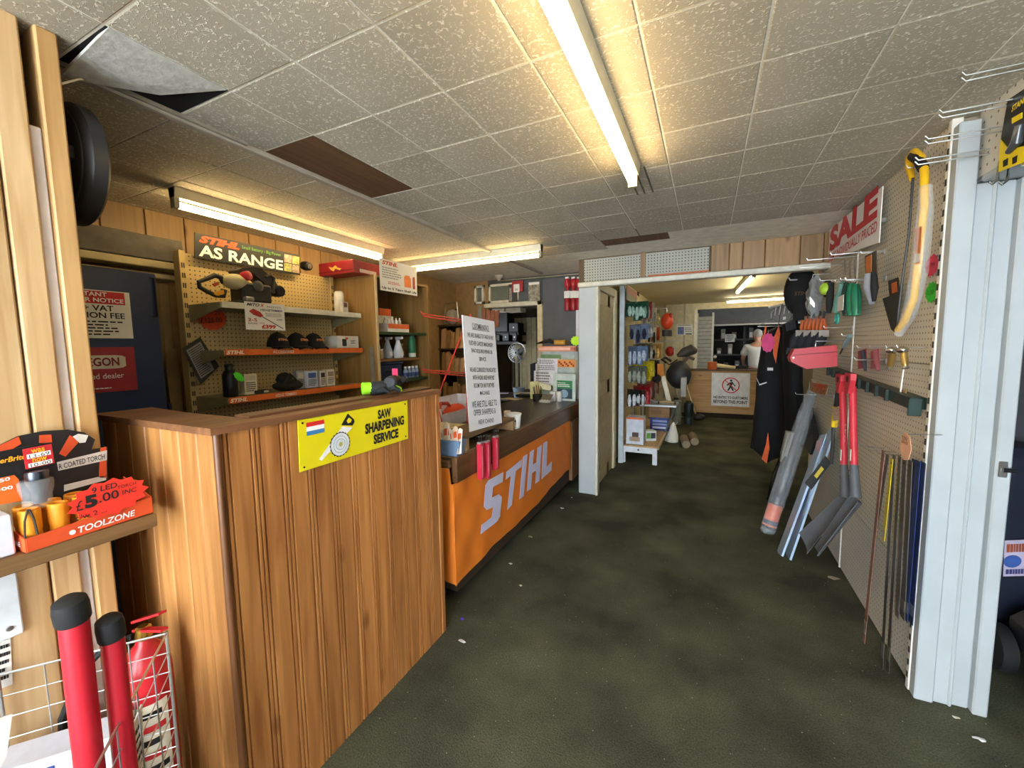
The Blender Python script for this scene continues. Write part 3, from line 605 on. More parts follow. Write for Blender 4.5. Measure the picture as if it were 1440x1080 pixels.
# ================================================================ pine clad service counter
bx0, bx1, by0, by1, bz = -1.86, -1.2, .64, 1.64, 1.252
t = thing('service_counter', 'tall pine-clad counter box with dark ledge top carrying the yellow sign', 'counter', (bx1, by0, 0))
m_ = MB(); m_.box((bx1-.05, by0+.014, 0), (bx1-.014, by1, bz)); m_.box((bx0+.01, by0+.014, 0), (bx1-.02, by0+.05, bz)); m_.build('carcass', mat('#4d3822', .9), t)
prof = [(0, 0), (0, .006), (.0035, .016), (.011, .016), (.0125, .004), (.0145, .004), (.016, .016), (.0235, .016), (.025, .004), (.0275, .004), (.030, .016), (.0865, .016), (.0905, .006), (.0905, 0)]
sh = None
PINE_A = wood('#c4854a', '#93592a', coat=.3, rough=.42); PINE_B = wood('#c88e52', '#9c6834', coat=.2)
for k in range(11):
    y = by0+.002+k*.0905
    if sh is None:
        o = MB().prism([V((d-.016, a, 0)) for a, d in prof], (0, 0, bz)).build('board', PINE_A, t); o.location = V((0, .002, 0)); sh = o.data
        for v_ in sh.vertices: v_.co += V(t['_o'])
    else: o = bpy.data.objects.new('board', sh); scene.collection.objects.link(o); o.parent = t; o.location = V((0, .002+k*.0905, 0))
sh2 = None
for k in range(7):
    if sh2 is None:
        o = MB().prism([V((a, .013-d, 0)) for a, d in [(0, 0), (0, .008), (.004, .013), (.0895, .013), (.0935, .008), (.0935, 0)]][::-1], (0, 0, bz)).build('board', PINE_B, t); sh2 = o.data
        for v_ in sh2.vertices: v_.co += V(t['_o'])
    else: o = bpy.data.objects.new('board', sh2); scene.collection.objects.link(o); o.parent = t
    o.location = V((bx0-bx1+.001+k*.0938, 0, 0))
m_ = MB(); m_.tube([(bx1-.004, by0+.003, 0), (bx1-.004, by0+.003, bz)], .010, 12); m_.build('corner_bead', wood('#7a4c26', '#5c3517', coat=.3), t, True)
m_ = MB(); m_.bbox((bx1-.045, by1-.005, 0), (bx1+.003, by1+.028, bz), .004); m_.build('end_post', PINE_A, t)
LED = wood('#805638', '#5f3e27', 'y', .45, False)
led = [(-1.875, .622), (-1.188, .622), (-1.188, 1.672), (-1.325, 1.672), (-1.325, .765), (-1.60, .765), (-1.875, .79)]
m_ = MB(); m_.prism([(x, y, bz) for x, y in led], (0, 0, .02)); m_.build('ledge_top', LED, t)
m_ = MB(); m_.prism([(-1.325, .765, bz+.02), (-1.25, .765, bz+.02), (-1.25, 1.672, bz+.02), (-1.325, 1.672, bz+.02)], (0, 0, .008)); m_.build('ledge_strip', LED, t)
# yellow sign
t = thing('yellow_sign', 'yellow metal sign reading SAW SHARPENING SERVICE screwed to the pine counter', 'sign', (bx1+.003, 1.15, 1.16))
xs = -1.196; q = Q(PX(418, 591, xs), PX(572, 563, xs), PX(421, 664, xs)); q.n = V((1, 0, 0))
m_ = MB(); q.rect(m_, 0, 0, 1, 1, 0, .003); m_.build('plate', mat('#e3d41c', .35, var=.05, scale=4), t)
for s_, a0, b0, a1, b1 in (('SAW', .66, .10, .80, .32), ('SHARPENING', .53, .36, .95, .60), ('SERVICE', .61, .655, .88, .885)): q.text(s_, a0, b0, a1, b1, INK, t, bold=.045, k=.0035)
fl = None
for k, c_ in enumerate(('#d42a2a', '#f0f0f0', '#3f7fb8')):
    m_ = MB(); q.rect(m_, .055, .08+k*.085, .185, .165+k*.085, .0035, .004); m_.build('flag_stripe', mat(c_, .5, var=.02), t)
m_ = MB(); q.poly(m_, [(.155, .90), (.135, .86), (.33, .30), (.415, .37)], .0035, .0042); m_.build('saw_blade_print', mat('#e4e4e4', .5), t)
m_ = MB(); q.poly(m_, [(.32, .27), (.37, .08), (.38, .05), (.395, .1), (.43, .2), (.435, .26), (.415, .33)], .0036, .0046); m_.build('saw_handle_print', INK, t)
m_ = MB(); q.poly(m_, [(.365, .2), (.385, .14), (.41, .2), (.4, .25), (.375, .26)], .0047, .0052); m_.build('handle_hole_print', mat('#e3d41c', .35), t)
def disc(mb, q, a, b, r, k0, k1, n=28, teeth=0.):
    c = q.p(a, b, k0); pts = []
    for i in range(n): 
        rr = r*(1-teeth*(i % 2)); pts.append(c+q.U*(rr*math.cos(2*math.pi*i/n))-q.D*(rr*math.sin(2*math.pi*i/n)))
    return mb.prism(pts, q.n*(k1-k0))
for r, col, k in ((.046, INK, .005), (.041, mat('#cfd4da', .4), .0056), (.031, mat('#8f9aa6', .4), .0060), (.029, mat('#cfd4da', .4), .0064), (.021, mat('#8f9aa6', .4), .0068), (.019, mat('#cfd4da', .4), .0072), (.008, mat('#b9ac5a', .4), .0078)):
    m_ = MB(); disc(m_, q, .305, .665, r, .0036, k, 40, .07 if r == .046 else 0); m_.build('circular_blade_print', col, t)
for a, b in ((.03, .07), (.03, .93), (.97, .08), (.97, .92)): m_ = MB(); m_.lathe(q.p(a, b, .003), [(.004, 0), (.003, .002)], q.n, 8); m_.build('screw', DKM, t)
# gloves on the ledge
g0 = PX(546, 553, -1.262); g0.z = bz+.031; t = thing('work_gloves', 'pair of black and neon green work gloves lying on the counter ledge', 'gloves', g0)
NEON = mat('#9be32a', .6); GB = mat('#22252a', .7)
def gl(p, a, b, col, lift):     # one glove: palm, four fingers, thumb, cuff
    R = Matrix.Rotation(a, 3, 'Z') @ Matrix.Rotation(b, 3, 'X'); c = g0+p
    def W(x, y, z): return c+R @ V((x, y, z))
    m_ = MB(); m_.tube([W(-.045, 0, .02), W(-.02, 0, .026), W(.02, 0, .026), W(.038, 0, .018)], [.024, .03, .03, .02], 10); m_.build('palm', GB, t, True)
    for j in range(4):
        y = -.026+.0175*j; L = (.05, .06, .056, .042)[j]
        m_ = MB(); m_.tube([W(.03, y, .018), W(.03+L*.5, y*1.1, .03), W(.03+L*.9, y*1.15, .018), W(.03+L, y*1.15, .008)], [.011, .0115, .010, .005], 8); m_.build('finger', col if j == 1 else GB, t, True)
    m_ = MB(); m_.tube([W(-.01, -.028, .018), W(.01, -.045, .026), W(.03, -.05, .014)], [.012, .011, .006], 8); m_.build('thumb', GB, t, True)
    m_ = MB(); m_.lathe(W(-.075, 0, .026), [(.022, 0), (.027, .005), (.026, .035), (.024, .04)], R @ V((1, 0, 0)), 12); m_.build('cuff', col, t, True)
gl(V((-.02, -.03, 0)), .9, .1, NEON, 0); gl(V((-.0, .05, .022)), 2.0, -.2, mat('#2f3338', .7), 0)
m_ = MB(); m_.bbox(g0+V((-.02, .05, .062)), g0+V((.012, .055, .105)), .003); m_.build('pink_label', mat('#d03a62', .6), t)
# ================================================================ till counter with the banner
def carton(name, lab, cat, c, size, rz, mt, prints=(), group=None, lid=None, e=.0015):
    """closed carton standing on c (base centre); prints: (face, a0, b0, a1, b1, material or text tuple)"""
    c = V(c); sx, sy, sz = size; R = Matrix.Rotation(rz, 3, 'Z')
    t = thing(name, lab, cat, c, group)
    def P(x, y, z): return c+R @ V((x, y, z))
    m_ = MB(); m_.M = Matrix.Translation(c) @ R.to_4x4(); m_.bbox((-sx/2, -sy/2, 0), (sx/2, sy/2, sz), e); m_.build('carton', mt, t)
    m_ = MB(); m_.M = Matrix.Translation(c) @ R.to_4x4(); m_.box((-sx/2+.001, -.0012, sz), (sx/2-.001, .0012, sz+.0006)); m_.build('lid_seam', mat('#77726a', .8), t)
    F = {'x': Q(P(sx/2, -sy/2, sz), P(sx/2, sy/2, sz), P(sx/2, -sy/2, 0)), 'y': Q(P(-sx/2, -sy/2, sz), P(sx/2, -sy/2, sz), P(-sx/2, -sy/2, 0)), 'z': Q(P(-sx/2, sy/2, sz), P(sx/2, sy/2, sz), P(-sx/2, -sy/2, sz))}
    for k, pr in enumerate(prints):
        q = F[pr[0]]
        if isinstance(pr[5], tuple): q.text(pr[5][0], *pr[1:5], pr[5][1], t, bold=.02, k=.0012+.0004*k)
        elif pr[5] == 'lines': m_ = MB(); q.lines(m_, *pr[1:5], pr[6], .0012, seed=k); m_.build('print_lines', INK, t)
        else: m_ = MB(); q.rect(m_, *pr[1:5], .0004, .0009+.0003*k); m_.build('printed_panel', pr[5], t)
    return t
cz = .885
t = thing('till_counter', 'long till counter with dark wooden top and deep fascia behind the orange banner', 'counter', (-1.5, 3.0, 0))
m_ = MB(); m_.bbox((-1.95, 1.82, .845), (-1.235, 4.45, cz), .004); m_.build('worktop', wood('#4a3a2c', '#352619', 'y', .35, False, .2), t)
m_ = MB(); m_.bbox((-1.235, 1.81, .745), (-1.2, 4.45, cz), .004); m_.build('fascia', wood('#6b4a2c', '#4d321b', 'y', .45), t)
m_ = MB(); m_.bbox((-1.42, 1.79, .83), (-1.235, 1.82, .868), .004); m_.build('end_strip', wood('#6b5235', '#4d3822', 'x', .5, False), t)
m_ = MB(); m_.box((-1.9, 1.86, .09), (-1.25, 4.4, .845)); m_.build('carcass', mat('#3a2d20', .8), t)
m_ = MB(); m_.box((-1.85, 1.9, 0), (-1.38, 4.4, .09)); m_.build('plinth', mat('#111111', .8), t)
m_ = MB(); m_.bbox((-1.25, 3.95, .1), (-1.215, 4.44, .72), .003); m_.build('end_panel', mat('#7d5a40', .7), t)
# banner
t = thing('shop_banner', 'orange fabric banner with white STIHL lettering hung on the till counter front', 'banner', (-1.21, 2.8, .2))
OB = mat('#e07a22', .65, var=.06, scale=3)
def bf(a, b):
    y = lerp(1.79, 3.88, a); z = lerp(.748, lerp(.17, .245, min(1, a*1.1))+.012*math.sin(a*9), b)
    w = .0035*math.sin(26*a+5*b)*b+.003*math.sin(61*a-8*b)*(1-b*.4)+(.006*math.sin(40*(a+.22*b)) if a < .25 else .0)*(1-4*a)
    return (-1.212+w, y, z)
m_ = MB(); m_.sheet(bf, 90, 14, (-.003, 0, 0)); m_.build('front_cloth', OB, t, True)
def bf2(a, b):
    x = lerp(-1.42, -1.212, a); z = lerp(.828 if a < .9 else .745, .17+.06*(1-a), b); return (x, 1.787-.005*math.sin(14*a+4*b)+.003*a, z)
m_ = MB(); m_.sheet(bf2, 16, 10, (0, .003, 0)); m_.build('end_cloth', OB, t, True)
LAV = mat('#cfcdea', .6, var=.03)
def zz(pts): return [PX(560+a/3.176, 540+b/3.176, -1.2065) for a, b in pts]
for L in ([(470, 393), (466, 437), (424, 460), (418, 508), (448, 492), (463, 505), (455, 590), (440, 615), (368, 670), (372, 630), (417, 594), (424, 550), (395, 563), (382, 548), (390, 452), (402, 430)],
          [(482, 393), (553, 335), (549, 370), (525, 388), (507, 540), (487, 562), (503, 408), (479, 428)], [(557, 325), (577, 312), (560, 500), (541, 515)],
          [(588, 305), (606, 292), (601, 360), (617, 350), (622, 285), (641, 272), (630, 432), (612, 445), (616, 385), (598, 398), (592, 468), (574, 480)], [(648, 265), (666, 254), (662, 370), (686, 345), (684, 385), (640, 425)]):
    MB().prism(zz(L), (.0012, 0, 0)).build('letter', LAV, t)
# wooden stand box on the counter
yA, yB, xA, xB = 1.92, 2.56, -1.205, -1.40; zt = .985; TW = wood('#7a6044', '#5c452c', 'y', .6); TE = wood('#a4825a', '#86653f', 'z', .7)
t = thing('wooden_stand_box', 'low open-fronted wooden box on the till counter under the notice board', 'display stand', (-1.3, 2.2, cz))
m_ = MB(); m_.bbox((xB, yA, zt-.02), (xA, yB, zt), .002); m_.build('top_board', TW, t)
m_ = MB(); m_.bbox((xB, yA, cz+.001), (xA, yB, cz+.014), .002); m_.build('base_board', TW, t)
m_ = MB(); m_.bbox((xB, yA, cz+.014), (xA, yA+.03, zt-.02), .002); m_.bbox((xB, yB-.03, cz+.014), (xA, yB, zt-.02), .002); m_.split('end_block', TE, t)
m_ = MB(); m_.bbox((xB, yA+.03, cz+.014), (xB+.012, yB-.03, zt-.02), .002); m_.build('back_board', TW, t)
# red file packs hanging from the box front
for k, (px_, top, bot, lab) in enumerate(((676, 624, 674, 'red boxed chainsaw file pack hanging on the counter, nearest the camera'), (685, 622, 672, 'red boxed chainsaw file pack hanging on the counter, second from the camera'), (697, 615, 660, 'red boxed chainsaw file pack hanging on the counter, furthest from the camera'))):
    p = PX(px_, top, -1.178); q_ = PX(px_, bot, -1.178); t = thing('file_pack', lab, 'packaging', p, 'red file packs on the counter front')
    m_ = MB(); m_.bbox((-1.195, p.y-.021, q_.z), (-1.165, p.y+.021, p.z), .002); m_.build('pack', mat('#c3283f', .35, var=.06), t)
    m_ = MB(); m_.box((-1.1648, p.y-.014, q_.z+.01), (-1.1640, p.y-.004, p.z-.01)); m_.build('pale_stripe', mat('#e88a9a', .4), t)
    m_ = MB(); m_.bbox((-1.193, p.y-.019, p.z), (-1.167, p.y+.019, p.z+.012), .002); m_.build('grey_top', mat('#8a8588', .5), t)
    m_ = MB(); m_.prism([(-1.18, p.y-.018, p.z+.012), (-1.18, p.y+.018, p.z+.012), (-1.18, p.y+.014, p.z+.05), (-1.18, p.y-.014, p.z+.05)], (.0015, 0, 0)); m_.build('hang_tab', mat('#232325', .5), t)
    m_ = MB(); m_.tube([(-1.207, p.y, p.z+.04), (-1.16, p.y, p.z+.04), (-1.155, p.y, p.z+.05)], .002, 6); m_.build('hook', STEEL, t, True)
# grey tray of sachets
c = V((-1.315, 1.885, cz+.001)); t = thing('sachet_tray', 'small blue-grey plastic tray full of upright sachets at the counter end', 'tray', c)
GT = mat('#6d87a8', .45); m_ = MB(); w, d, h, e = .12, .035, .085, .01
for f in (1, -1): m_.prism([c+V((f*w*.9/1.15, -d*1.25, 0)), c+V((f*w, -d*1.5, h)), c+V((f*w, d*.6, h)), c+V((f*w*.9/1.15, d*.6, 0))], (f*.003, 0, 0))
m_.prism([c+V((-w*.8, -d*1.25, 0)), c+V((w*.8, -d*1.25, 0)), c+V((w, -d*1.5, h)), c+V((-w, -d*1.5, h))], (0, -.003, 0)); m_.prism([c+V((-w*.8, d*.6, 0)), c+V((w*.8, d*.6, 0)), c+V((w, d*.6, h)), c+V((-w, d*.6, h))], (0, .003, 0))
m_.prism([c+V((-w*.8, -d*1.25, 0)), c+V((w*.8, -d*1.25, 0)), c+V((w*.8, d*.6, 0)), c+V((-w*.8, d*.6, 0))], (0, 0, .003)); m_.split('tray_panel', GT, t)
m_ = MB(); m_.tube([c+V((-w, -d*1.5-.003, h)), c+V((w, -d*1.5-.003, h))], .004, 6); m_.build('rim', GT, t, True)
rg = random.Random(5)
SORD = ('first', 'second', 'third', 'fourth', 'fifth', 'sixth', 'seventh', 'eighth', 'ninth', 'tenth', 'eleventh', 'twelfth', 'thirteenth', 'fourteenth')
for k in range(14):
    x = c.x-w*.78+k*.0142; tilt = rg.uniform(-.2, .25); hh = rg.uniform(.12, .175); b0 = V((x, c.y+rg.uniform(-.04, .0), c.z+.005))
    s = thing('sachet', '%s orange and white sachet from the left in the blue-grey tray' % SORD[k], 'sachet', b0, 'sachets in the blue-grey tray')
    q = Q(b0+V((tilt*.1-.01, .0, hh)), b0+V((tilt*.1+.028, -.012, hh+.012)), b0+V((-.004, 0, 0))); m_ = MB(); q.poly(m_, [(0, .05), (.5, 0), (1, .08), (.95, .5), (1, 1), (0, 1)], 0, .003); m_.build('packet', mat(rg.choice(('#e8dccb', '#e2d3bd', '#dcc0a8', '#e7e0d6')), .4), s)
    m_ = MB(); q.rect(m_, .15, .2, .85, .42, .0034, .004); m_.build('orange_print', mat('#d9602f', .4), s)
# cream flat box on a dark one
t = thing('cream_box', 'cream flat-lidded box on a dark tray behind the sachets', 'box', (-1.62, 2.12, cz))
m_ = MB(); m_.bbox((-1.80, 1.98, cz+.001), (-1.46, 2.3, cz+.055), .004); m_.build('dark_tray', mat('#2c2a26', .6), t)
m_ = MB(); m_.bbox((-1.82, 1.96, cz+.055), (-1.45, 2.32, cz+.08), .006); m_.build('lid', mat('#cfc4a0', .5), t)
m_ = MB(); m_.bbox((-1.64, 2.10, cz+.08), (-1.59, 2.115, cz+.083), .001); m_.build('slot', DKM, t)
# white tub with printed letters
c = PZ(726, 606, cz); c.x = -1.28; c = V((-1.262, 2.66, cz+.001)); t = thing('white_tub', 'white plastic tub with dark letters or on the till counter', 'tub', c)
m_ = MB(); m_.lathe(c, [(.045, 0), (.048, .004), (.056, .10), (.06, .102), (.06, .11), (.054, .11), (.05, .02)], (0, 0, 1), 22); m_.build('tub', mat('#e3e4e2', .4), t, True)
a_ = math.atan2(-c.y, -c.x); cyl = c+V((math.cos(a_), math.sin(a_), 0))*.054; u_ = V((-math.sin(a_), math.cos(a_), 0)); text('or', cyl-u_*.04+V((0, 0, .03)), u_, (0, 0, 1), .06, .04, mat('#2a3c55', .5), t, bold=.05, lift=.005)
m_ = MB(); m_.bbox(c+V((-.09, .02, .0)), c+V((-.05, .06, .12)), .003); tag(m_.build('small_carton', mat('#e2d8d0', .5), None), 'small pale carton standing beside the notice board on the till counter', 'box')
# notice board on a red wire stand
b0 = PZ(661, 607, zt+.004); b0.z = zt+.002; b1 = PZ(706, 594, zt+.004); b1.z = zt+.002
t = thing('notice_board', 'tall white customer notice board leaning on a red wire stand', 'notice', b0)
dpt = (b0.y-0)/1.0; tl = V((0, 0, HC))+ray(650, 443)*((b0-V((0, 0, HC))).dot(FW)+.04); tr = V((0, 0, HC))+ray(695, 452)*((b1-V((0, 0, HC))).dot(FW)+.04)
q = Q(tl, tr, b0); m_ = MB(); m_.prism([tl, b0, b1, tr], q.n*-.006); m_.build('board', mat('#d6d7de', .5, var=.03), t)
rows = (('CUSTOMER NOTICE', .26, .055, .78, .105), ('WE ARE UNABLE TO TAKE IN ANY', .10, .145, .92, .185), ('FURTHER GARDEN MACHINERY', .13, .215, .89, .255), ('THAT REQUIRES REPAIR OR', .18, .285, .85, .325), ('SERVICE', .40, .355, .62, .39),
        ('WE ARE CURRENTLY INUNDATED', .10, .45, .92, .49), ('WITH WORK AND HAVE NO', .17, .52, .85, .56), ('ROOM FOR ANY FURTHER', .19, .59, .83, .63), ('MACHINES', .36, .66, .66, .695), ('WE ARE STILL ABLE TO', .10, .745, .88, .80), ('OFFER SHARPENS &', .13, .82, .82, .87), ('NEW CHAINS', .26, .91, .73, .95))
for s_, a0, c0, a1, c1 in rows: q.text(s_, a0, c0, a1, c1, INK, t, k=.0015, bold=.005)
m_ = MB(); q.rect(m_, .26, .108, .80, .112, .001, .0016); m_.build('underline', INK, t)
RW = mat('#d0392c', .4)
t = thing('red_wire_stand', 'red wire display stand with forked rails behind the notice board', 'stand', (-1.5, 2.3, cz))
bq = q
def on(px_, py_, x): return PX(px_, py_, x)
for a, b in ((( 594, 441), (652, 450)), ((597, 445), (650, 453)), ((597, 520), (660, 525)), ((598, 523), (657, 529))):
    p, r_ = on(*a, -1.62), on(*b, -1.58); m_ = MB(); m_.tube([p+V((0, -.02, .012)), p, r_], .0045, 7); m_.build('rail', RW, t, True)
m_ = MB(); m_.tube([on(651, 466, -1.58), on(614, 562, -1.62), V((-1.68, 2.38, cz+.002))], .005, 7); m_.build('brace', RW, t, True)
pt = on(656, 528, -1.57); m_ = MB(); m_.tube([V((pt.x, pt.y+.07, 1.72)), pt, V((pt.x, pt.y, cz+.002))], .006, 8); m_.build('post', RW, t, True)
pt = on(661, 528, -1.56); m_ = MB(); m_.tube([V((pt.x, pt.y+.02, 1.70)), V((pt.x, pt.y+.02, cz+.002))], .005, 8); m_.build('post', RW, t, True)
m_ = MB(); m_.tube([V((-1.6, 2.3, cz+.006)), V((-1.55, 2.9, cz+.006))], .006, 8); m_.build('foot', RW, t, True)
# white crate with an orange saw
c = V((-1.85, 2.62, cz)); t = thing('white_crate', 'white plastic crate with an orange saw inside behind the stand', 'crate', c)
p0, p1 = V((-1.93, 2.42, cz+.001)), V((-1.72, 2.95, cz+.2)); m_ = MB()
m_.box((p0.x, p0.y, p0.z), (p1.x, p1.y, p0.z+.004)); m_.box((p0.x, p0.y, p0.z), (p0.x+.004, p1.y, p1.z)); m_.box((p1.x-.004, p0.y, p0.z), (p1.x, p1.y, p1.z-.09)); m_.box((p0.x, p0.y, p0.z), (p1.x, p0.y+.004, p1.z-.05)); m_.box((p0.x, p1.y-.004, p0.z), (p1.x, p1.y, p1.z)); m_.split('side_panel', mat('#dcdde2', .45), t)
t = thing('orange_saw', 'orange saw casing lying in the white crate', 'tool', c+V((.03, .05, .02)))
m_ = MB(); m_.ell(c+V((.03, .12, .085)), (.07, .13, .06), 14, 8); m_.build('casing', mat('#d8481f', .45), t, True)
m_ = MB(); m_.tube([c+V((.03, -.04, .07)), c+V((.03, -.09, .13)), c+V((.03, -.07, .17)), c+V((.03, .02, .16)), c+V((.03, .06, .12))], .014, 8); m_.build('handle', mat('#b83a1a', .5), t, True)
# leaflet stand at the far end
t = thing('leaflet_stand', 'clear stepped leaflet stand with orange header at the far counter end', 'display stand', V((-1.52, 4.3, cz)))
yl = 4.28; q = Q(PY(757, 487, yl), PY(810, 487, yl), PY(757, 561, yl)); q.n = V((0, -1, 0))
lo = cz+.002; m_ = MB(); m_.box((q.tl.x, yl+.1, lo), ((q.tl+q.u).x, yl+.106, q.tl.z)); m_.build('back_panel', mat('#b9c4bc', .3), t)
m_ = MB(); m_.box((q.tl.x, yl-.06, lo), (q.tl.x+.006, yl+.1, q.tl.z-.02)); m_.box(((q.tl+q.u).x-.006, yl-.06, lo), ((q.tl+q.u).x, yl+.1, q.tl.z-.02)); m_.split('side_panel', CLEAR, t)
m_ = MB(); q.rect(m_, 0, 0, 1, .09, -.06, .0); m_.build('header', mat('#d98a70', .5), t)
m_ = MB(); q.rect(m_, 0, .02, .85, .07, .001, .002); m_.build('header_strip', mat('#e7b9a6', .5), t)
q.text('STIHL', .87, .02, .99, .07, mat('#7a2018', .5), t, k=.002, shear=.2)
m_ = MB(); q.rect(m_, .0, .16, .55, .24, -.08, -.075); m_.build('green_card', mat('#6f8f62', .5), t)
for k, (a0, b0_, a1, b1_, col, lab, pr) in enumerate(((-.08, .23, .52, .40, '#dcdce6', 'white price list in the back pocket of the leaflet stand', 'l'), (-.10, .33, .50, .52, '#d6d6e0', 'white price list in the middle pocket of the leaflet stand', 'l'), (-.12, .46, .46, .72, '#cfd0d6', 'grey form in the front pocket of the leaflet stand', 'l'), (.55, .24, 1.02, .38, '#d08a4a', 'leaflet with orange photograph on the right of the leaflet stand', 'o'),
                                                   (.46, .50, 1.04, .99, '#b9c6c0', 'pale green brochure in the front pocket of the leaflet stand', 'g'))):
    s = thing('leaflet', lab, 'leaflet', q.p(a0, b1_, .0)); kk = -.06+.03*k
    m_ = MB(); q.rect(m_, a0, b0_, a1, b1_, kk, kk+.003); m_.build('sheet', mat(col, .6), s); m_ = MB()
    if pr == 'l': q.lines(m_, a0+.06, b0_+.03, a1-.06, b1_-.02, 4, kk+.0035, seed=k); m_.build('print_lines', mat('#5a5a60', .7), s)
    elif pr == 'o':
        for i in range(9): disc(m_, q, a0+.05+.045*i, b0_+.05+.03*(i % 3), .012, kk+.003, kk+.004, 8)
        m_.build('mesh', mat('#8a2a12', .6), s)
    else:
        q.rect(m_, a0+.10, b0_+.12, a1-.08, b0_+.27, kk+.0035, kk+.004); m_.build('green_panel', mat('#2f7d4c', .5), s)
        m_ = MB(); q.rect(m_, a0+.10, b0_+.27, a1-.08, b1_-.04, kk+.0035, kk+.004); m_.build('dark_panel', mat('#2c3f4c', .5), s)
        q.text('Home', a0+.12, b0_+.145, a0+.32, b0_+.175, WINK, s, k=kk+.0045); m_ = MB(); q.lines(m_, a0+.12, b0_+.19, a1-.14, b0_+.25, 2, kk+.0045); m_.build('print_lines', WINK, s)
        m_ = MB(); disc(m_, q, (a0+a1)/2, b0_+.36, .045, kk+.0042, kk+.005, 20); m_.build('round_print', mat('#7f9db4', .5), s)
t = thing('yellow_pad', 'pale yellow notepad leaning on the leaflet stand', 'notepad', q.p(.0, .95, .1)); m_ = MB(); q.poly(m_, [(-.14, .66), (.10, .64), (.14, .98), (-.12, .98)], .10, .106); m_.build('pad', mat('#d8d8a0', .6), t); m_ = MB(); q.poly(m_, [(.10, .66), (.44, .72), (.42, .80), (.12, .80)], .09, .096); m_.build('loose_sheet', mat('#dcd9b4', .6), t)
st = q.p(.98, -.10, -.03); star(st, (1, 0, 0), (0, 0, 1), .13, .11, 12, .9, 1, mat('#b5e21e', .5), 'neon_price_star', 'lime green star-shaped price card standing on the leaflet stand', 'price tag', .002, .8)
t = thing('amber_box', 'amber wooden box standing on top of the leaflet stand', 'box', q.p(.55, 0, -.05)); m_ = MB(); a_, b_ = q.p(.42, -.01, -.05), q.p(.72, -.12, -.05); m_.bbox((a_.x, yl, a_.z+.008), (b_.x, yl+.08, b_.z), .004); m_.build('case', mat('#9c7226', .5), t); m_ = MB(); m_.bbox((a_.x+.02, yl-.004, a_.z+.02), (b_.x-.02, yl, b_.z-.015), .001); m_.build('front_panel', mat('#c2952f', .5), t)
t = thing('folded_strap', 'black folded strap lying on top of the leaflet stand', 'strap', q.p(.25, 0, -.03)); m_ = MB(); a_ = q.p(.05, -.02, -.04); m_.tube([a_+V((-.06, 0, .02)), a_+V((.02, 0, .035)), a_+V((.10, 0, .05)), a_+V((.16, 0, .02))], [.006, .016, .024, .012], 8); m_.build('strap', RUB, t, True)
# payment terminal, phone and pens
c = PZ(769, 566, cz); t = thing('card_terminal', 'small silver card payment terminal at the far end of the till counter', 'card reader', c)
m_ = MB(); m_.bbox(c+V((-.07, -.05, .001)), c+V((.06, .06, .03)), .006); m_.build('base', mat('#b9bab8', .4), t)
m_ = MB(); m_.prism([c+V((-.06, -.03, .03)), c+V((.05, -.03, .03)), c+V((.05, .05, .07)), c+V((-.06, .05, .07))], (0, .01, .012)); m_.build('screen_head', mat('#6d685c', .4), t)
m_ = MB()
for i in range(9): m_.box(c+V((-.045+.03*(i % 3), -.04+.0+.0*(i//3), .030)), c+V((-.03+.03*(i % 3), -.034, .034)))
m_.split('key', mat('#e0e0de', .5), t)
for (px_, py_, sx, lab, col) in ((745, 558, .16, 'black keyboard-like pad beside the card terminal', '#1a1b1d'),):
    c = PZ(px_, py_, cz); t = thing('black_pad', lab, 'keyboard', c); m_ = MB(); m_.bbox(c+V((-sx, -.06, .001)), c+V((sx*.6, .08, .025)), .006); m_.build('case', mat(col, .4), t)
    m_ = MB()
    for i in range(8): m_.box(c+V((-sx*.9+i*.03, -.04, .025)), c+V((-sx*.9+i*.03+.022, .06, .029)))
    m_.split('key', mat('#333438', .5), t)
c = PZ(760, 552, cz); c.y = 4.12; c.x = -1.66; t = thing('pen_holder', 'dark wire pen holder with pens beside the leaflet stand', 'pen holder', c); m_ = MB(); m_.lathe(c+V((0, 0, .001)), [(.05, 0), (.055, .07), (.052, .07), (.048, .004)], (0, 0, 1), 16); m_.build('cup', mat('#1c1d20', .5), t, True)
for i in range(6):
    m_ = MB(); a_ = i*1.05; m_.tube([c+V((.02*math.cos(a_), .02*math.sin(a_), .01)), c+V((.05*math.cos(a_), .04*math.sin(a_), .15+.01*(i % 3)))], .004, 6); m_.build('pen', mat(('#3a5a2a', '#222222', '#7a5a20', '#223a6a', '#555555', '#8a2020')[i], .4), t, True)
c = V((-1.46, 4.16, cz)); t = thing('white_reader', 'white receipt roll holder beside the pens', 'receipt roll', c); m_ = MB()
for k in (-.035, .035): m_.lathe(c+V((k, 0, .001)), [(.03, 0), (.032, .005), (.032, .10), (.028, .105), (.012, .105)], (0, 0, 1), 14)
m_.split('roll', mat('#d7d9dc', .5), t, True)
for k, (px_, py_, a) in enumerate(((735, 553, .3), (720, 561, -.2), (800, 556, .1))):
    c = PZ(px_, py_, cz); m_ = MB(); R = Matrix.Rotation(a, 4, 'Z'); m_.M = Matrix.Translation(c) @ R; m_.box((-.11, -.08, .001), (.11, .08, .003)); o = m_.build('loose_sheet', mat(('#d9cfba', '#c9bda4', '#c9c8de')[k], .7)); tag(o, ('cream sheet of paper lying on the till counter behind the terminal', 'tan sheet of paper lying on the counter beside the notice board', 'lilac slip of paper lying by the post end of the counter')[k], 'paper')
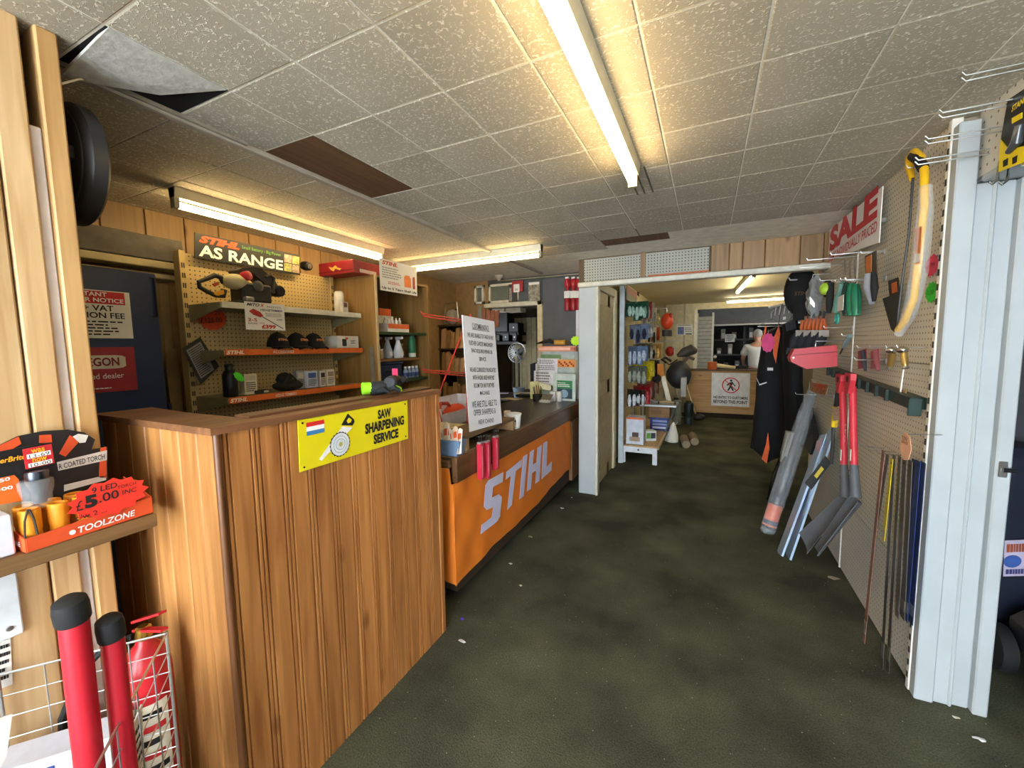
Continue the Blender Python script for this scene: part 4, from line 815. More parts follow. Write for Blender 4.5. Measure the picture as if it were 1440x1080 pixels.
# ================================================================ behind the counter
# blue door with notices
xd = -2.62; dt = MB(); tl, tr = PX(112, 374, xd), PX(219, 386, xd)
dt.bbox((xd-.04, .45, .01), (xd, tr.y, 1.885), .006); d2_ = struct('door_2', dt, mat('#1d2f52', .35, var=.08, scale=5))
m_ = MB(); m_.tube([(xd+.004, tr.y-.03, 1.86), (xd+.012, tr.y-.015, 1.86), (xd+.012, tr.y-.015, 1.66), (xd+.004, tr.y-.03, 1.66)], .005, 6); m_.build('edge_handle', mat('#16161a', .4), d2_, True)
m_ = MB(); m_.bbox((xd-.045, tr.y, .01), (xd+.004, tr.y+.02, 1.2), .004); m_.build('edge_strip', mat('#14203a', .4), d2_)
t = thing('inspection_notice', 'white and red customer notice about the inspection fee on the blue door', 'notice', PX(150, 450, xd))
xq = xd+.002; q = Q(PX(72, 404, xq), PX(183, 411, xq), PX(72, 482, xq)); q = Q(V((xq, .72, PX(183, 412, xq).z)), V((xq, PX(184, 440, xq).y, PX(183, 412, xq).z)), V((xq, .72, PX(184, 476, xq).z)))
m_ = MB(); q.rect(m_, 0, 0, 1, 1, 0, .002); m_.build('sheet', PAPER, t); m_ = MB(); q.rect(m_, .02, .02, .94, .28, .002, .0026); m_.build('red_panel', REDINK, t)
q.text('IMPORTANT', .22, .04, .74, .13, WINK, t, k=.003, bold=.02); q.text('CUSTOMER NOTICE', .08, .16, .92, .25, WINK, t, k=.003, bold=.02)
q.text('£50 + VAT', .25, .31, .80, .43, INK, t, k=.003, bold=.02); q.text('INSPECTION FEE', .06, .46, .92, .58, INK, t, k=.003, bold=.02)
m_ = MB(); q.lines(m_, .06, .64, .94, .97, 5, .0026, seed=3); m_.build('print_lines', INK, t)
t = thing('dealer_sign', 'dark red dealer sign with white oval on the blue door below the notice', 'sign', PX(160, 520, xd))
q = Q(V((xq, .735, PX(188, 488, xq).z)), V((xq, PX(191, 520, xq).y, PX(188, 488, xq).z)), V((xq, .735, PX(191, 548, xq).z)))
m_ = MB(); q.rect(m_, 0, 0, 1, 1, 0, .003); m_.build('plate', mat('#9c2630', .4), t)
m_ = MB(); c0 = []
for i in range(24):
    a = 2*math.pi*i/24; c0.append((.52+.36*max(-1, min(1, 1.25*math.cos(a))), .33+.15*max(-1, min(1, 1.3*math.sin(a)))))
q.poly(m_, c0, .003, .0036); m_.build('oval', mat('#d9cfc0', .4), t); q.text('OREGON', .24, .23, .80, .42, mat('#7a1b22', .5), t, k=.0042, bold=.03)
q.text('Authorised dealer', .1, .58, .84, .70, WINK, t, k=.0035); m_ = MB(); q.lines(m_, .3, .9, .7, .95, 1, .0035); m_.build('print_lines', WINK, t)
# cardboard sheets between door and shelving
for k, (y0, y1, z1, x, c_, lab) in enumerate(((1.20, 1.27, 1.62, -2.80, '#8a7350', 'tall cardboard strip leaning beside the blue door'), (1.262, 1.34, 1.50, -2.77, '#74603f', 'shorter dark cardboard strip leaning against the shelving upright'))):
    m_ = MB(); m_.prism([(x, y0, 0), (x, y1, 0), (x-.05, y1-.005, z1), (x-.05, y0+.01, z1-.03)], (.006, 0, 0)); o = m_.build('cardboard_strip', mat(c_, .85)); tag(o, lab, 'cardboard')
# gondola shelving
gx, gy0, gy1 = -2.69, 1.345, 2.335; gt = 2.045
t = thing('gondola_shelving', 'beige pegboard shelving bay with three shelves behind the service counter', 'shelving', (gx, 1.84, 0))
GB_ = mat('#bfa770', .55, var=.06)
for y in (gy0-.03, gy1):
    m_ = MB(); m_.bbox((gx-.05, y, 0), (gx+.012, y+.03, gt), .002); u = m_.build('upright', GB_, t)
    m_ = MB()
    for k in range(34): m_.box((gx+.0115, y+.008, .1+k*.056), (gx+.0128, y+.014, .128+k*.056)); m_.box((gx+.0115, y+.018, .1+k*.056), (gx+.0128, y+.024, .128+k*.056))
    m_.build('slots', DKM, u)
gp = pegmat('#c6ad76', '#5e4c2a', 'y', 'z', .0254, .17)
for z0, z1 in ((.1, 1.15), (1.153, 1.60), (1.603, gt-.01)): Bx((gx-.012, gy0, z0), (gx, gy1, z1)).build('pegboard_panel', gp, t)
Bx((gx, gy0-.03, 0), (gx+.42, gy1+.03, .1)).build('base_shelf', GB_, t)
shz = (1.742, 1.482, 1.215); SX = -2.375
for k, z in enumerate(shz):
    m_ = MB(); m_.bbox((gx, gy0, z-.026), (SX, gy1, z), .003); s = m_.build('shelf', mat('#a89a74' if k else '#8d8a6c', .55), t)
    m_ = MB(); m_.bbox((SX, gy0, z-.03), (SX+.006, gy1, z+.004), .001); m_.build('price_strip', mat('#d6cfb4', .4) if k == 0 else mat('#dc6a28', .45), s)
    for y in (gy0-.004, gy1):
        m_ = MB(); m_.prism([(gx, y, z-.10), (gx, y, z), (SX, y, z), (SX, y, z-.03)], (0, .004, 0)); m_.build('bracket', mat('#98906e', .5), s)
    if k:
        text('STIHL', (SX+.0065, gy0+.005, z-.024), (0, 1, 0), (0, 0, 1), .095, .022, mat('#f0e2d0', .5), s, shear=.25, bold=.04); text('ACCESSORIES' if k == 1 else 'HEDGE TRIMMERS', (SX+.0065, gy0+.27, z-.023), (0, 1, 0), (0, 0, 1), .14, .018, mat('#f0d8c4', .5), s, bold=.02)
# sign on top
t = thing('range_sign', 'dark STIHL AS RANGE sign on top of the pegboard shelving', 'sign', (gx+.03, 1.7, gt))
xq = -2.655; q = Q(PX(273, 327, xq), PX(423, 357, xq), PX(273, 361, xq)); br = PX(423, 386, xq); q = Q(PX(273, 327, xq), V((xq, br.y, PX(273, 327, xq).z-.0)), PX(273, 362, xq)); q.n = V((1, 0, 0))
m_ = MB(); q.rect(m_, 0, 0, 1, 1, 0, .006); m_.build('panel', mat('#2b2c2a', .5), t)
q.text('STIHL', .03, .06, .37, .36, mat('#e2582e', .5), t, shear=.3, bold=.06, k=.0065); q.text('Small Battery - Big Power', .39, .12, .78, .30, mat('#6fae52', .5), t, k=.0065); q.text('AS RANGE', .03, .44, .80, .92, WINK, t, bold=.03, k=.0065)
for k in range(4):
    a0, b0 = .815+.09*(k % 2), .10+.43*(k//2); m_ = MB(); q.rect(m_, a0, b0, a0+.083, b0+.39, .0065, .0075); m_.build('picture', mat(('#c9a090', '#b8b26a', '#a8a86a', '#b09a80')[k], .5, var=.5, scale=60), t)
# camera on the wall
c = PX(430, 374, -2.72); t = thing('security_camera', 'small black dome security camera beside the range sign', 'camera', c); m_ = MB(); m_.lathe(c, [(.03, -.03), (.035, 0), (.03, .04), (.02, .045)], (1, -.1, -.2), 16); m_.build('housing', mat('#1a1a1b', .4), t, True); m_ = MB(); m_.lathe(c+V((.045, -.004, -.009)), [(.018, 0), (.018, .004), (.008, .006)], (1, -.1, -.2), 14); m_.build('lens_ring', mat('#9a9a98', .3, .8), t, True); m_ = MB(); m_.tube([c+V((-.02, 0, 0)), c+V((-.3, .05, .05))], .012, 8); m_.build('arm', mat('#222222', .5), t, True)
# power head (hedge trimmer engine) on the top shelf
def g1(a, b, x=-2.5): return PX(260+a/8, 310+b/8, x)
t = thing('hedge_trimmer', 'black and cream petrol hedge trimmer engine with red cap on the top shelf', 'power tool', V((-2.5, 1.6, shz[0])))
DG = mat('#2d2c28', .5); fl = shz[0]+.004
m_ = MB(); m_.tube([g1(440, 700), g1(400, 640), g1(335, 618), g1(240, 660), g1(155, 690), g1(165, 750), g1(250, 800), g1(350, 845), g1(430, 850), g1(440, 780)], [.017, .015, .014, .012, .011, .012, .012, .013, .015, .017], 10); m_.build('rear_handle', DG, t, True)
m_ = MB(); m_.prism([g1(300, 810), g1(415, 785), g1(420, 830), g1(350, 850), g1(310, 835)], (.02, 0, 0)); m_.build('trigger', mat('#e0a020', .5), t)
m_ = MB(); m_.prism([g1(300, 715), g1(360, 690), g1(380, 720), g1(330, 745)], (.01, 0, 0)); m_.build('lockout', mat('#b04a24', .5), t)
m_ = MB(); m_.ell(g1(555, 690, -2.49), (.07, .065, .045), 16, 10); m_.build('engine_cover', mat('#bfb48c', .45), t, True)
m_ = MB(); m_.prism([g1(480, 575, -2.56), g1(530, 552, -2.56), g1(720, 540, -2.56), g1(900, 690, -2.56), g1(955, 790, -2.56), g1(880, 840, -2.56), g1(760, 700, -2.56), g1(650, 610, -2.56), g1(500, 600, -2.56)], (.10, 0, 0)); m_.build('top_housing', mat('#3a332c', .45), t)
m_ = MB(); p0 = g1(490, 705, -2.57); p1 = g1(990, 720, -2.43); m_.bbox((-2.57, p0.y, fl+.016), (-2.44, p1.y, p0.z), .012); m_.build('engine_block', mat('#33322f', .55, .3), t)
m_ = MB(); m_.bbox((-2.58, g1(480, 860).y, fl), (-2.42, g1(930, 860).y, fl+.018), .004); m_.build('base_plate', mat('#262622', .6), t)
m_ = MB(); a_ = g1(690, 625, -2.44); m_.lathe(a_, [(.026, -.02), (.028, 0), (.026, .018), (.018, .022)], (1, .2, .2), 14); m_.build('fuel_cap', mat('#b8303c', .4), t, True)
m_ = MB(); m_.lathe(g1(820, 740, -2.435), [(.03, 0), (.032, .006), (.024, .012), (.01, .014)], (1, 0, 0), 16); m_.build('recoil_cover', mat('#4a4844', .5), t, True)
m_ = MB(); m_.tube([g1(905, 640, -2.46), g1(960, 622, -2.46), g1(1000, 650, -2.46), g1(985, 780, -2.46)], .010, 8); m_.build('front_handle', DG, t, True)
m_ = MB(); m_.lathe(g1(1025, 800, -2.5), [(.03, -.03), (.036, 0), (.036, .04), (.028, .05)], (1, 0, 0), 16); m_.build('gear_cap', RUB, t, True)
m_ = MB(); m_.bbox((-2.45, g1(585, 820).y, fl+.02), (-2.415, g1(680, 820).y, fl+.045), .004); m_.build('silencer', STEEL, t)
# white canister and small box at the end of the top shelf
c = V((-2.52, 2.27, shz[0]+.005)); t = thing('white_canister', 'white cylindrical canister at the right end of the top shelf', 'canister', c); m_ = MB(); m_.lathe(c, [(.034, 0), (.036, .004), (.036, .15), (.033, .156), (.0, .158)], (0, 0, 1), 20); m_.build('body', mat('#d9d4c4', .5), t, True); m_ = MB(); m_.lathe(c+V((0, 0, .157)), [(.03, 0), (.028, .008), (.004, .01)], (0, 0, 1), 16); m_.build('lid', mat('#c9c4b4', .5), t, True)
carton('small_carton', 'small picture carton in front of the white canister on the top shelf', 'box', (-2.44, 2.24, shz[0]+.005), (.03, .05, .08), 0, mat('#c9c2b4', .6), (('x', .2, .1, .8, .5, mat('#6a4a3a', .6)),))
# poster hanging from top shelf edge
t = thing('hedge_trimmer_poster', 'white MITOX price poster hanging from the top shelf edge', 'poster', PX(370, 445, SX+.01)); xq = SX+.008
q = Q(PX(343, 424, xq), PX(398, 430, xq), PX(344, 462, xq)); q = Q(V((xq, q.tl.y, PX(370, 426, xq).z)), V((xq, PX(399, 430, xq).y, PX(370, 426, xq).z)), V((xq, q.tl.y, PX(370, 464, xq).z)))
m_ = MB(); q.rect(m_, 0, 0, 1, 1, 0, .0015); m_.build('sheet', mat('#e2ddd0', .6, var=.03), t); q.text('MITO', .05, .04, .36, .15, INK, t, shear=.3, bold=.03); q.text('X', .37, .04, .48, .15, REDINK, t, shear=.3, bold=.03); q.text('PREMIER', .54, .10, .92, .17, mat('#77736c', .6), t); q.text('HEDGETRIMMER', .38, .22, .95, .30, INK, t, bold=.02)
q.text('£399', .38, .80, .74, .95, REDINK, t, bold=.04); q.text('ENGINE', .06, .74, .28, .80, INK, t); q.text('2-S', .06, .58, .28, .70, REDINK, t, bold=.02); q.text('£449', .78, .55, .93, .63, INK, t); q.text('NOW', .33, .72, .46, .78, REDINK, t)
m_ = MB(); q.poly(m_, [(.10, .34), (.2, .24), (.36, .34), (.44, .48), (.36, .54), (.2, .46)], .0016, .003); m_.build('engine_print', mat('#b03028', .5, var=.3, scale=40), t); m_ = MB(); q.poly(m_, [(.40, .52), (.42, .50), (.95, .92), (.93, .94)], .0016, .0026); m_.build('blade_print', mat('#55524c', .5), t); m_ = MB(); q.lines(m_, .5, .36, .92, .52, 4, .0016); m_.build('print_lines', mat('#8a867c', .6), t)
# orange splat price card
c = PX(298, 447, gx+.006); t = thing('orange_price_card', 'round orange handwritten price card on the pegboard behind the counter', 'price tag', c); star(c, (0, 1, 0), (0, 0, 1), .165, .15, 14, 1, 3, mat('#e0512a', .6), 'card', None, None, .002, .92, t)
text('ASA 20', c+V((.003, -.055, .02)), (0, 1, 0), (0, 0, 1), .10, .025, INK, t); text('£125.00', c+V((.003, -.065, -.035)), (0, 1, .1), (0, 0, 1), .12, .03, INK, t)
# clipboard sheet on the upright
t = thing('price_list_clipboard', 'dark framed printed list hanging askew on the shelving upright', 'clipboard', PX(282, 507, -2.6)); xq = -2.6
p_ = [PX(a, b, xq) for a, b in ((256, 490), (281, 474), (308, 515), (282, 541))]; m_ = MB(); m_.prism(p_, (.004, 0, 0)); m_.build('board', mat('#2e2d2c', .5), t)
q = Q(lerp(p_[0], p_[2], .08), lerp(p_[1], p_[3], .08), lerp(p_[3], p_[1], .08)); q = Q(lerp(p_[0], p_[2], .07), lerp(p_[1], p_[3], .07), lerp(p_[3], p_[1], .10)); q.n = V((1, 0, 0)); m_ = MB(); q.rect(m_, .03, .03, .97, .97, .005, .006); m_.build('sheet', mat('#8f8d88', .6), t); m_ = MB(); q.lines(m_, .1, .08, .92, .95, 14, .0065); m_.build('print_lines', mat('#35342f', .6), t)
# caps on the middle shelf
def cap(px_, lab, rz, k):
    c = PX(px_, 487, -2.46); c.z = shz[1]+.005; t = thing('baseball_cap', lab, 'cap', c, 'black caps on the middle shelf'); R = Matrix.Rotation(rz, 3, 'Z'); BK = mat('#171614', .85, var=.2, scale=60); m_ = MB()
    vs = []; n, r_ = 18, 7
    for i in range(r_+1):
        ph = math.pi/2*i/r_
        for j in range(n):
            a = 2*math.pi*j/n; vs.append(c+R @ V((.080*math.cos(ph)*math.cos(a)*(1.06 if math.cos(a) > 0 else 1), .062*math.cos(ph)*math.sin(a), .012+.092*math.sin(ph))))
    m_.add(vs, [(i*n+j, i*n+(j+1) % n, i*n+n+(j+1) % n, i*n+n+j) for i in range(r_) for j in range(n)]+[tuple(range(n-1, -1, -1))]); m_.build('crown', BK, t, True)
    m_ = MB(); m_.sheet(lambda a, b: c+R @ V((.06*math.cos((a-.5)*2.4)+.085*b*math.cos((a-.5)*1.6), .060*math.sin((a-.5)*2.6)*(1-.12*b), .018-.012*b*b-.016*(2*a-1)**2*b)), 12, 5, (0, 0, -.003)); m_.build('peak', BK, t, True)
    m_ = MB(); m_.lathe(c+V((0, 0, .103)), [(.006, 0), (.005, .004), (.001, .005)], (0, 0, 1), 8); m_.build('button', BK, t, True)
    u = R @ V((0, 1, 0)); text('STIHL', c+R @ V((.085, -.03, .045)), u, V((0, 0, 1))-R @ V((.5, 0, 0)), .055, .016, mat('#dd8a50', .5), t, shear=.25, bold=.03, lift=.008)
cap(391, 'black cap with orange lettering, leftmost of the three on the shelf', -.25, 0); cap(417, 'black cap with orange lettering, middle of the three on the shelf', -.05, 1); cap(441, 'black cap with orange lettering, rightmost of the three beside the white carton', -.15, 2)
carton('earmuff_carton', 'white carton with dark round product picture at the right end of the middle shelf', 'box', (-2.47, 2.23, shz[1]+.005), (.13, .20, .088), 0, mat('#d8d4c8', .6), (('x', .22, .25, .42, .85, mat('#26282a', .5)), ('x', .37, .12, .5, .3, mat('#c05a30', .5)), ('x', .54, .05, .97, .95, mat('#cfcabc', .6)), ('x', .62, .35, .85, .7, 'lines', 3)))
# goods on the lower shelf
z3 = shz[2]+.005
c = PX(325, 556, -2.43); c.z = z3; t = thing('black_bottle', 'tall black bottle at the left end of the lower shelf', 'bottle', c); m_ = MB(); m_.lathe(c, [(.034, 0), (.037, .005), (.037, .12), (.03, .14), (.02, .15), (.02, .165), (.018, .168)], (0, 0, 1), 18); m_.build('body', mat('#15161a', .4), t, True); m_ = MB(); m_.lathe(c+V((0, 0, .166)), [(.022, 0), (.022, .016), (.014, .02)], (0, 0, 1), 14); m_.build('cap', RUB, t, True)
c = PX(336, 530, -2.36); o = star(c, (0, .5, -.5), (0, .6, .7), .105, .045, 9, 1, 4, mat('#4fd62a', .5), 'green_price_card', 'bright green narrow price card beside the black bottle', 'price tag', .002, .85)
c = PX(350, 552, -2.45); c.z = z3; carton('cream_carton', 'cream printed carton beside the black bottle on the lower shelf', 'box', c, (.05, .075, .12), 0, mat('#d0c8ac', .6), (('x', .1, .06, .9, .3, mat('#b9b094', .6)), ('x', .12, .4, .88, .9, 'lines', 5)))
c = PX(367, 550, -2.43); c.z = z3; carton('black_gadget', 'small flat black gadget box in the middle of the lower shelf', 'box', c, (.03, .085, .02), 0, mat('#1f1e1c', .5), (('x', .6, .2, .95, .8, mat('#c9c4b4', .5)),))
c = PX(405, 547, -2.44); c.z = z3; t = thing('black_bag', 'crumpled black carry bag on the lower shelf', 'bag', c); m_ = MB(); rg = random.Random(2)
m_.ell(c+V((0, 0, .03)), (.06, .10, .035), 16, 8); m_.ell(c+V((0, -.02, .07)), (.04, .05, .045), 12, 8)
for p in range(len(m_.v)): m_.v[p] += V((rg.uniform(-.004, .004), rg.uniform(-.006, .006), rg.uniform(-.004, .004) if m_.v[p].z > c.z+.01 else 0))
m_.split('fabric', mat('#1d1c1a', .8), t, True); m_ = MB(); m_.tube([c+V((.04, -.05, .05)), c+V((.055, -.02, .11)), c+V((.05, .03, .06))], .006, 6); m_.build('strap', mat('#2a2926', .7), t, True)
for k, (px_, w, h, col, lab, pc) in enumerate(((421, .06, .12, '#9d9c98', 'grey blister carton behind the black bag', '#c9c4ba'), (437, .085, .115, '#b4bccb', 'pale blue printed carton, widest on the lower shelf', '#3c5488'), (452, .045, .11, '#c9c0b4', 'narrow carton with dark product picture and orange top', '#2a2624'), (463, .07, .115, '#d0c8b6', 'cream carton at the right end of the lower shelf', '#9a8a6a'))):
    c = PX(px_, 544-k*1.2, -2.44-.02*(k == 0)); c.z = z3; carton('accessory_carton', lab, 'box', c, (.04, w, h), 0, mat(col, .55), (('x', .15, .12, .85, .42, mat(pc, .6)), ('x', .12, .5, .88, .92, 'lines', 5)), 'accessory cartons on the lower shelf')
# under the lower shelf: dark case and cartons on the base
carton('red_carton', 'dark red carton standing below the lower shelf', 'box', (-2.5, 1.98, .98), (.1, .10, .10), 0, mat('#6a2430', .5), (('x', .1, .2, .9, .6, mat('#b58a80', .5)),))
carton('grey_carton', 'small grey carton standing below the lower shelf left of the red one', 'box', (-2.5, 1.84, .98), (.1, .08, .09), 0, mat('#8a877e', .5), (('x', .1, .2, .9, .5, mat('#c9c4b8', .5)),))
t = thing('dark_case', 'long dark case lying on the lowest shelf behind the counter', 'case', (-2.5, 1.7, .9)); m_ = MB(); m_.bbox((-2.66, 1.37, .80), (-2.34, 2.30, .978), .03); m_.build('body', mat('#1d1c1b', .6), t); m_ = MB(); m_.tube([(-2.34, 1.7, .90), (-2.31, 1.72, .90), (-2.31, 1.92, .90), (-2.34, 1.94, .90)], .008, 6); m_.build('handle', RUB, t, True); m_ = MB(); m_.bbox((-2.66, 1.37, .1), (-2.40, 2.30, .79), .01); m_.build('lower_body', mat('#242220', .7), t)
# wooden cabinet
cx, cy0, cy1, ct = -2.285, 2.40, 3.06, 2.02; CW = wood('#a17c48', '#86632f', 'z', .5, False)
t = thing('wooden_cabinet', 'tall open wooden cabinet with shelves next to the pegboard bay', 'cabinet', (cx, 2.7, 0))
Bx((-2.75, cy0, 0), (cx, cy0+.02, ct)).build('side_panel', CW, t); Bx((-2.75, cy1-.02, 0), (cx, cy1, ct)).build('side_panel', CW, t); Bx((-2.75, cy0, 0), (-2.735, cy1, ct)).build('back_panel', wood('#8a6a3c', '#74562c', 'z', .5, False), t)
Bx((-2.75, cy0, ct), (cx, cy1, ct+.018)).build('top_panel', CW, t); m_ = MB(); m_.bbox((cx-.004, cy0-.003, 0), (cx+.004, cy0+.02, ct+.018), .001); m_.build('edge_strip', mat('#c9b080', .5), t)
GM = mat('#2c4224', .9, bump=.3, bscale=200); sh_ = [PX(565, 467, cx).z, PX(565, 504, cx).z, PX(565, 534, cx).z, .6]
for k, z in enumerate(sh_):
    Bx((-2.735, cy0+.02, z-.022), (cx-.02 if k != 1 else cx-.06, cy1-.02, z)).build('shelf', GM if k in (0, 2) else wood('#8f6d44', '#6f5230', 'y', .5, False), t)
m_ = MB(); a_, b_ = PX(513, 489, cx), PX(518, 553, cx); m_.prism([V((-2.36, cy0-.0045, PX(514, 488, -2.36).z)), V((-2.325, cy0-.0045, PX(514, 488, -2.36).z)), V((-2.32, cy0-.0045, 1.05)), V((-2.355, cy0-.0045, 1.05))], (0, .004, 0)); m_.build('tape_strip', mat('#8a8378', .6), t)
# on the cabinet top: red box; poster hung at the front
t = thing('red_tool_box', 'long red printed tool carton on top of the wooden cabinet', 'box', (-2.5, 2.45, ct)); m_ = MB(); m_.bbox((-2.72, 2.27, ct+.02), (-2.36, 2.72, ct+.115), .003); m_.build('carton', mat('#8f1f28', .45), t)
m_ = MB(); m_.box((-2.359, 2.33, ct+.03), (-2.358, 2.5, ct+.055)); m_.build('printed_panel', mat('#c9b0a8', .5), t); q = Q(V((-2.72, 2.2695, ct+.115)), V((-2.36, 2.2695, ct+.115)), V((-2.72, 2.2695, ct+.02)))
m_ = MB(); q.poly(m_, [(.3, .35), (.42, .45), (.5, .3), (.56, .5), (.68, .6), (.62, .72), (.5, .55), (.44, .75), (.36, .6)], .0005, .0015); m_.build('printed_emblem', mat('#d0a04a', .5), t); m_ = MB(); q.rect(m_, .0, .74, 1, .80, .0005, .001); m_.build('stripe', mat('#5a1218', .5), t)
t = thing('service_poster', 'white STIHL poster hanging on the front of the wooden cabinet', 'poster', PX(560, 390, cx+.01)); xq = cx+.012; y0, y1 = PX(534, 390, xq).y, PX(586, 395, xq).y; zt_, zb_ = PX(558, 369, xq).z, PX(560, 412, xq).z
q = Q(V((xq, y0, zt_)), V((xq, y1, zt_)), V((xq, y0, zb_))); m_ = MB(); q.rect(m_, 0, 0, 1, 1, 0, .0015); m_.build('sheet', mat('#dcd8cc', .6, var=.03), t)
q.text('STIHL', .06, .04, .46, .17, mat('#c04a2a', .5), t, shear=.3, bold=.05); q.text('Up to 5 Years Shelf Life', .04, .86, .97, .96, INK, t, bold=.03); m_ = MB(); q.lines(m_, .06, .24, .55, .62, 5, .0016, seed=5); m_.build('print_lines', mat('#8a867a', .6), t); m_ = MB(); q.lines(m_, .2, .68, .55, .78, 2, .0016, seed=6); m_.build('print_lines', mat('#c0402c', .6), t)
m_ = MB(); q.poly(m_, [(.63, .42), (.68, .36), (.78, .36), (.82, .45), (.82, .76), (.63, .76)], .0016, .0026); m_.build('can_print', mat('#e07028', .5), t); m_ = MB(); q.poly(m_, [(.87, .42), (.89, .36), (.93, .36), (.94, .42), (.94, .78), (.87, .78)], .0016, .0026); m_.build('bottle_print', mat('#a8402a', .5), t)
# cabinet contents
z = sh_[0]+.002; c = V((-2.42, 2.73, z)); t = thing('oil_display_carton', 'stepped orange and white display carton of small bottles in the cabinet', 'display box', c)
m_ = MB(); m_.bbox(c+V((-.06, -.12, 0)), c+V((.06, .14, .07)), .002); m_.build('tray', mat('#d8d4cc', .5), t); m_ = MB(); m_.box(c+V((.0605, -.12, .03)), c+V((.0615, .14, .068))); m_.build('orange_band', mat('#d8642e', .5), t)
m_ = MB(); m_.bbox(c+V((-.06, -.13, .07)), c+V((-.04, .06, .14)), .002); m_.build('back_card', mat('#cfcac0', .5), t); m_ = MB(); m_.bbox(c+V((-.058, -.10, .14)), c+V((-.045, .04, .20)), .002); m_.build('header_card', mat('#d8642e', .5), t)
for k in range(5): m_ = MB(); m_.lathe(c+V((0, -.09+.045*k, .07)), [(.014, 0), (.014, .03), (.007, .038), (.007, .052), (.004, .055)], (0, 0, 1), 10); m_.build('bottle', mat('#e0dcd4' if k % 2 else '#c9c4bc', .4), t, True)
z = sh_[1]+.002
for k in range(4):
    c = V((-2.58+.075*k, 2.58+.045*k, z)); t = thing('spray_bottle', ('white trigger spray bottle furthest back in the cabinet row', 'white trigger spray bottle second from the back in the cabinet row', 'white trigger spray bottle third from the back in the cabinet row', 'white trigger spray bottle with printed label at the front of the row')[k], 'spray bottle', c, 'spray bottles in the cabinet')
    m_ = MB(); m_.lathe(c, [(.036, 0), (.039, .006), (.039, .06), (.027, .10), (.016, .135), (.014, .15)], (0, 0, 1), 16); m_.build('bottle', mat('#aab4c2' if k < 3 else '#c9ccd0', .4), t, True)
    m_ = MB(); m_.prism([c+V((-.012, -.012, .15)), c+V((.045, -.012, .16)), c+V((.045, -.012, .178)), c+V((-.02, -.012, .178))], (0, .024, 0)); m_.build('trigger_head', mat('#b9bec6', .4), t)
    m_ = MB(); m_.box(c+V((.0375, -.018, .02)), c+V((.0395, .018, .055))); m_.build('label', mat('#d8d4c4', .5), t)
c = V((-2.36, 2.90, z)); t = thing('green_aerosol', 'green aerosol can with white base band in the cabinet', 'aerosol', c); m_ = MB(); m_.lathe(c, [(.03, 0), (.032, .003), (.032, .16), (.026, .172), (.02, .174), (.02, .19), (.018, .192)], (0, 0, 1), 18); m_.build('can', mat('#1f6a48', .35), t, True); m_ = MB(); m_.lathe(c+V((0, 0, .004)), [(.0325, 0), (.0325, .035)], (0, 0, 1), 18); m_.build('band', mat('#c9cfc4', .4), t, True)
c = V((-2.42, 2.83, z)); t = thing('dark_bottle', 'small dark brown bottle beside the green aerosol', 'bottle', c); m_ = MB(); m_.lathe(c, [(.025, 0), (.028, .004), (.028, .07), (.012, .09), (.012, .105)], (0, 0, 1), 14); m_.build('bottle', mat('#4a2a24', .3), t, True); m_ = MB(); m_.lathe(c+V((0, 0, .104)), [(.014, 0), (.014, .016), (.01, .018)], (0, 0, 1), 12); m_.build('cap', mat('#8a8a88', .4), t, True)
c = V((-2.32, 2.47, z)); t = thing('amber_jar', 'small amber jar at the left end of the middle cabinet shelf', 'jar', c); m_ = MB(); m_.lathe(c, [(.02, 0), (.022, .003), (.022, .05), (.016, .06), (.016, .065)], (0, 0, 1), 14); m_.build('jar', mat('#9a8464', .3), t, True); m_ = MB(); m_.lathe(c+V((0, 0, .064)), [(.018, 0), (.018, .014)], (0, 0, 1), 12); m_.build('lid', mat('#cfcabc', .4), t, True)
z = sh_[2]+.002; t = thing('blue_storage_box', 'dark blue plastic storage box on the lower cabinet shelf', 'box', (-2.5, 2.6, z)); m_ = MB(); m_.bbox((-2.65, 2.44, z), (-2.36, 2.76, z+.13), .008); m_.build('body', mat('#1e2a44', .5), t); m_ = MB(); m_.bbox((-2.66, 2.43, z+.13), (-2.35, 2.77, z+.145), .004); m_.build('lid', mat('#2a3a5a', .45), t); m_ = MB(); m_.bbox((-2.36, 2.56, z+.06), (-2.345, 2.64, z+.08), .003); m_.build('grip', mat('#141c30', .5), t)
for k in range(4):
    c = V((-2.36, 2.80+.05*k, z)); t = thing('blue_label_bottle', 'blue labelled bottle on the lower cabinet shelf, number %s from the storage box' % ('one', 'two', 'three', 'four')[k], 'bottle', c, 'blue bottles in the cabinet'); m_ = MB(); m_.lathe(c, [(.02, 0), (.022, .004), (.022, .06), (.012, .075), (.012, .085)], (0, 0, 1), 14); m_.build('bottle', mat('#7f8fae', .35), t, True); m_ = MB(); m_.lathe(c+V((0, 0, .012)), [(.0225, 0), (.0225, .035)], (0, 0, 1), 14); m_.build('label', mat('#2d4478', .5), t, True); m_ = MB(); m_.lathe(c+V((0, 0, .084)), [(.013, 0), (.013, .014), (.01, .016)], (0, 0, 1), 12); m_.build('cap', mat('#d0d4d8', .4), t, True)
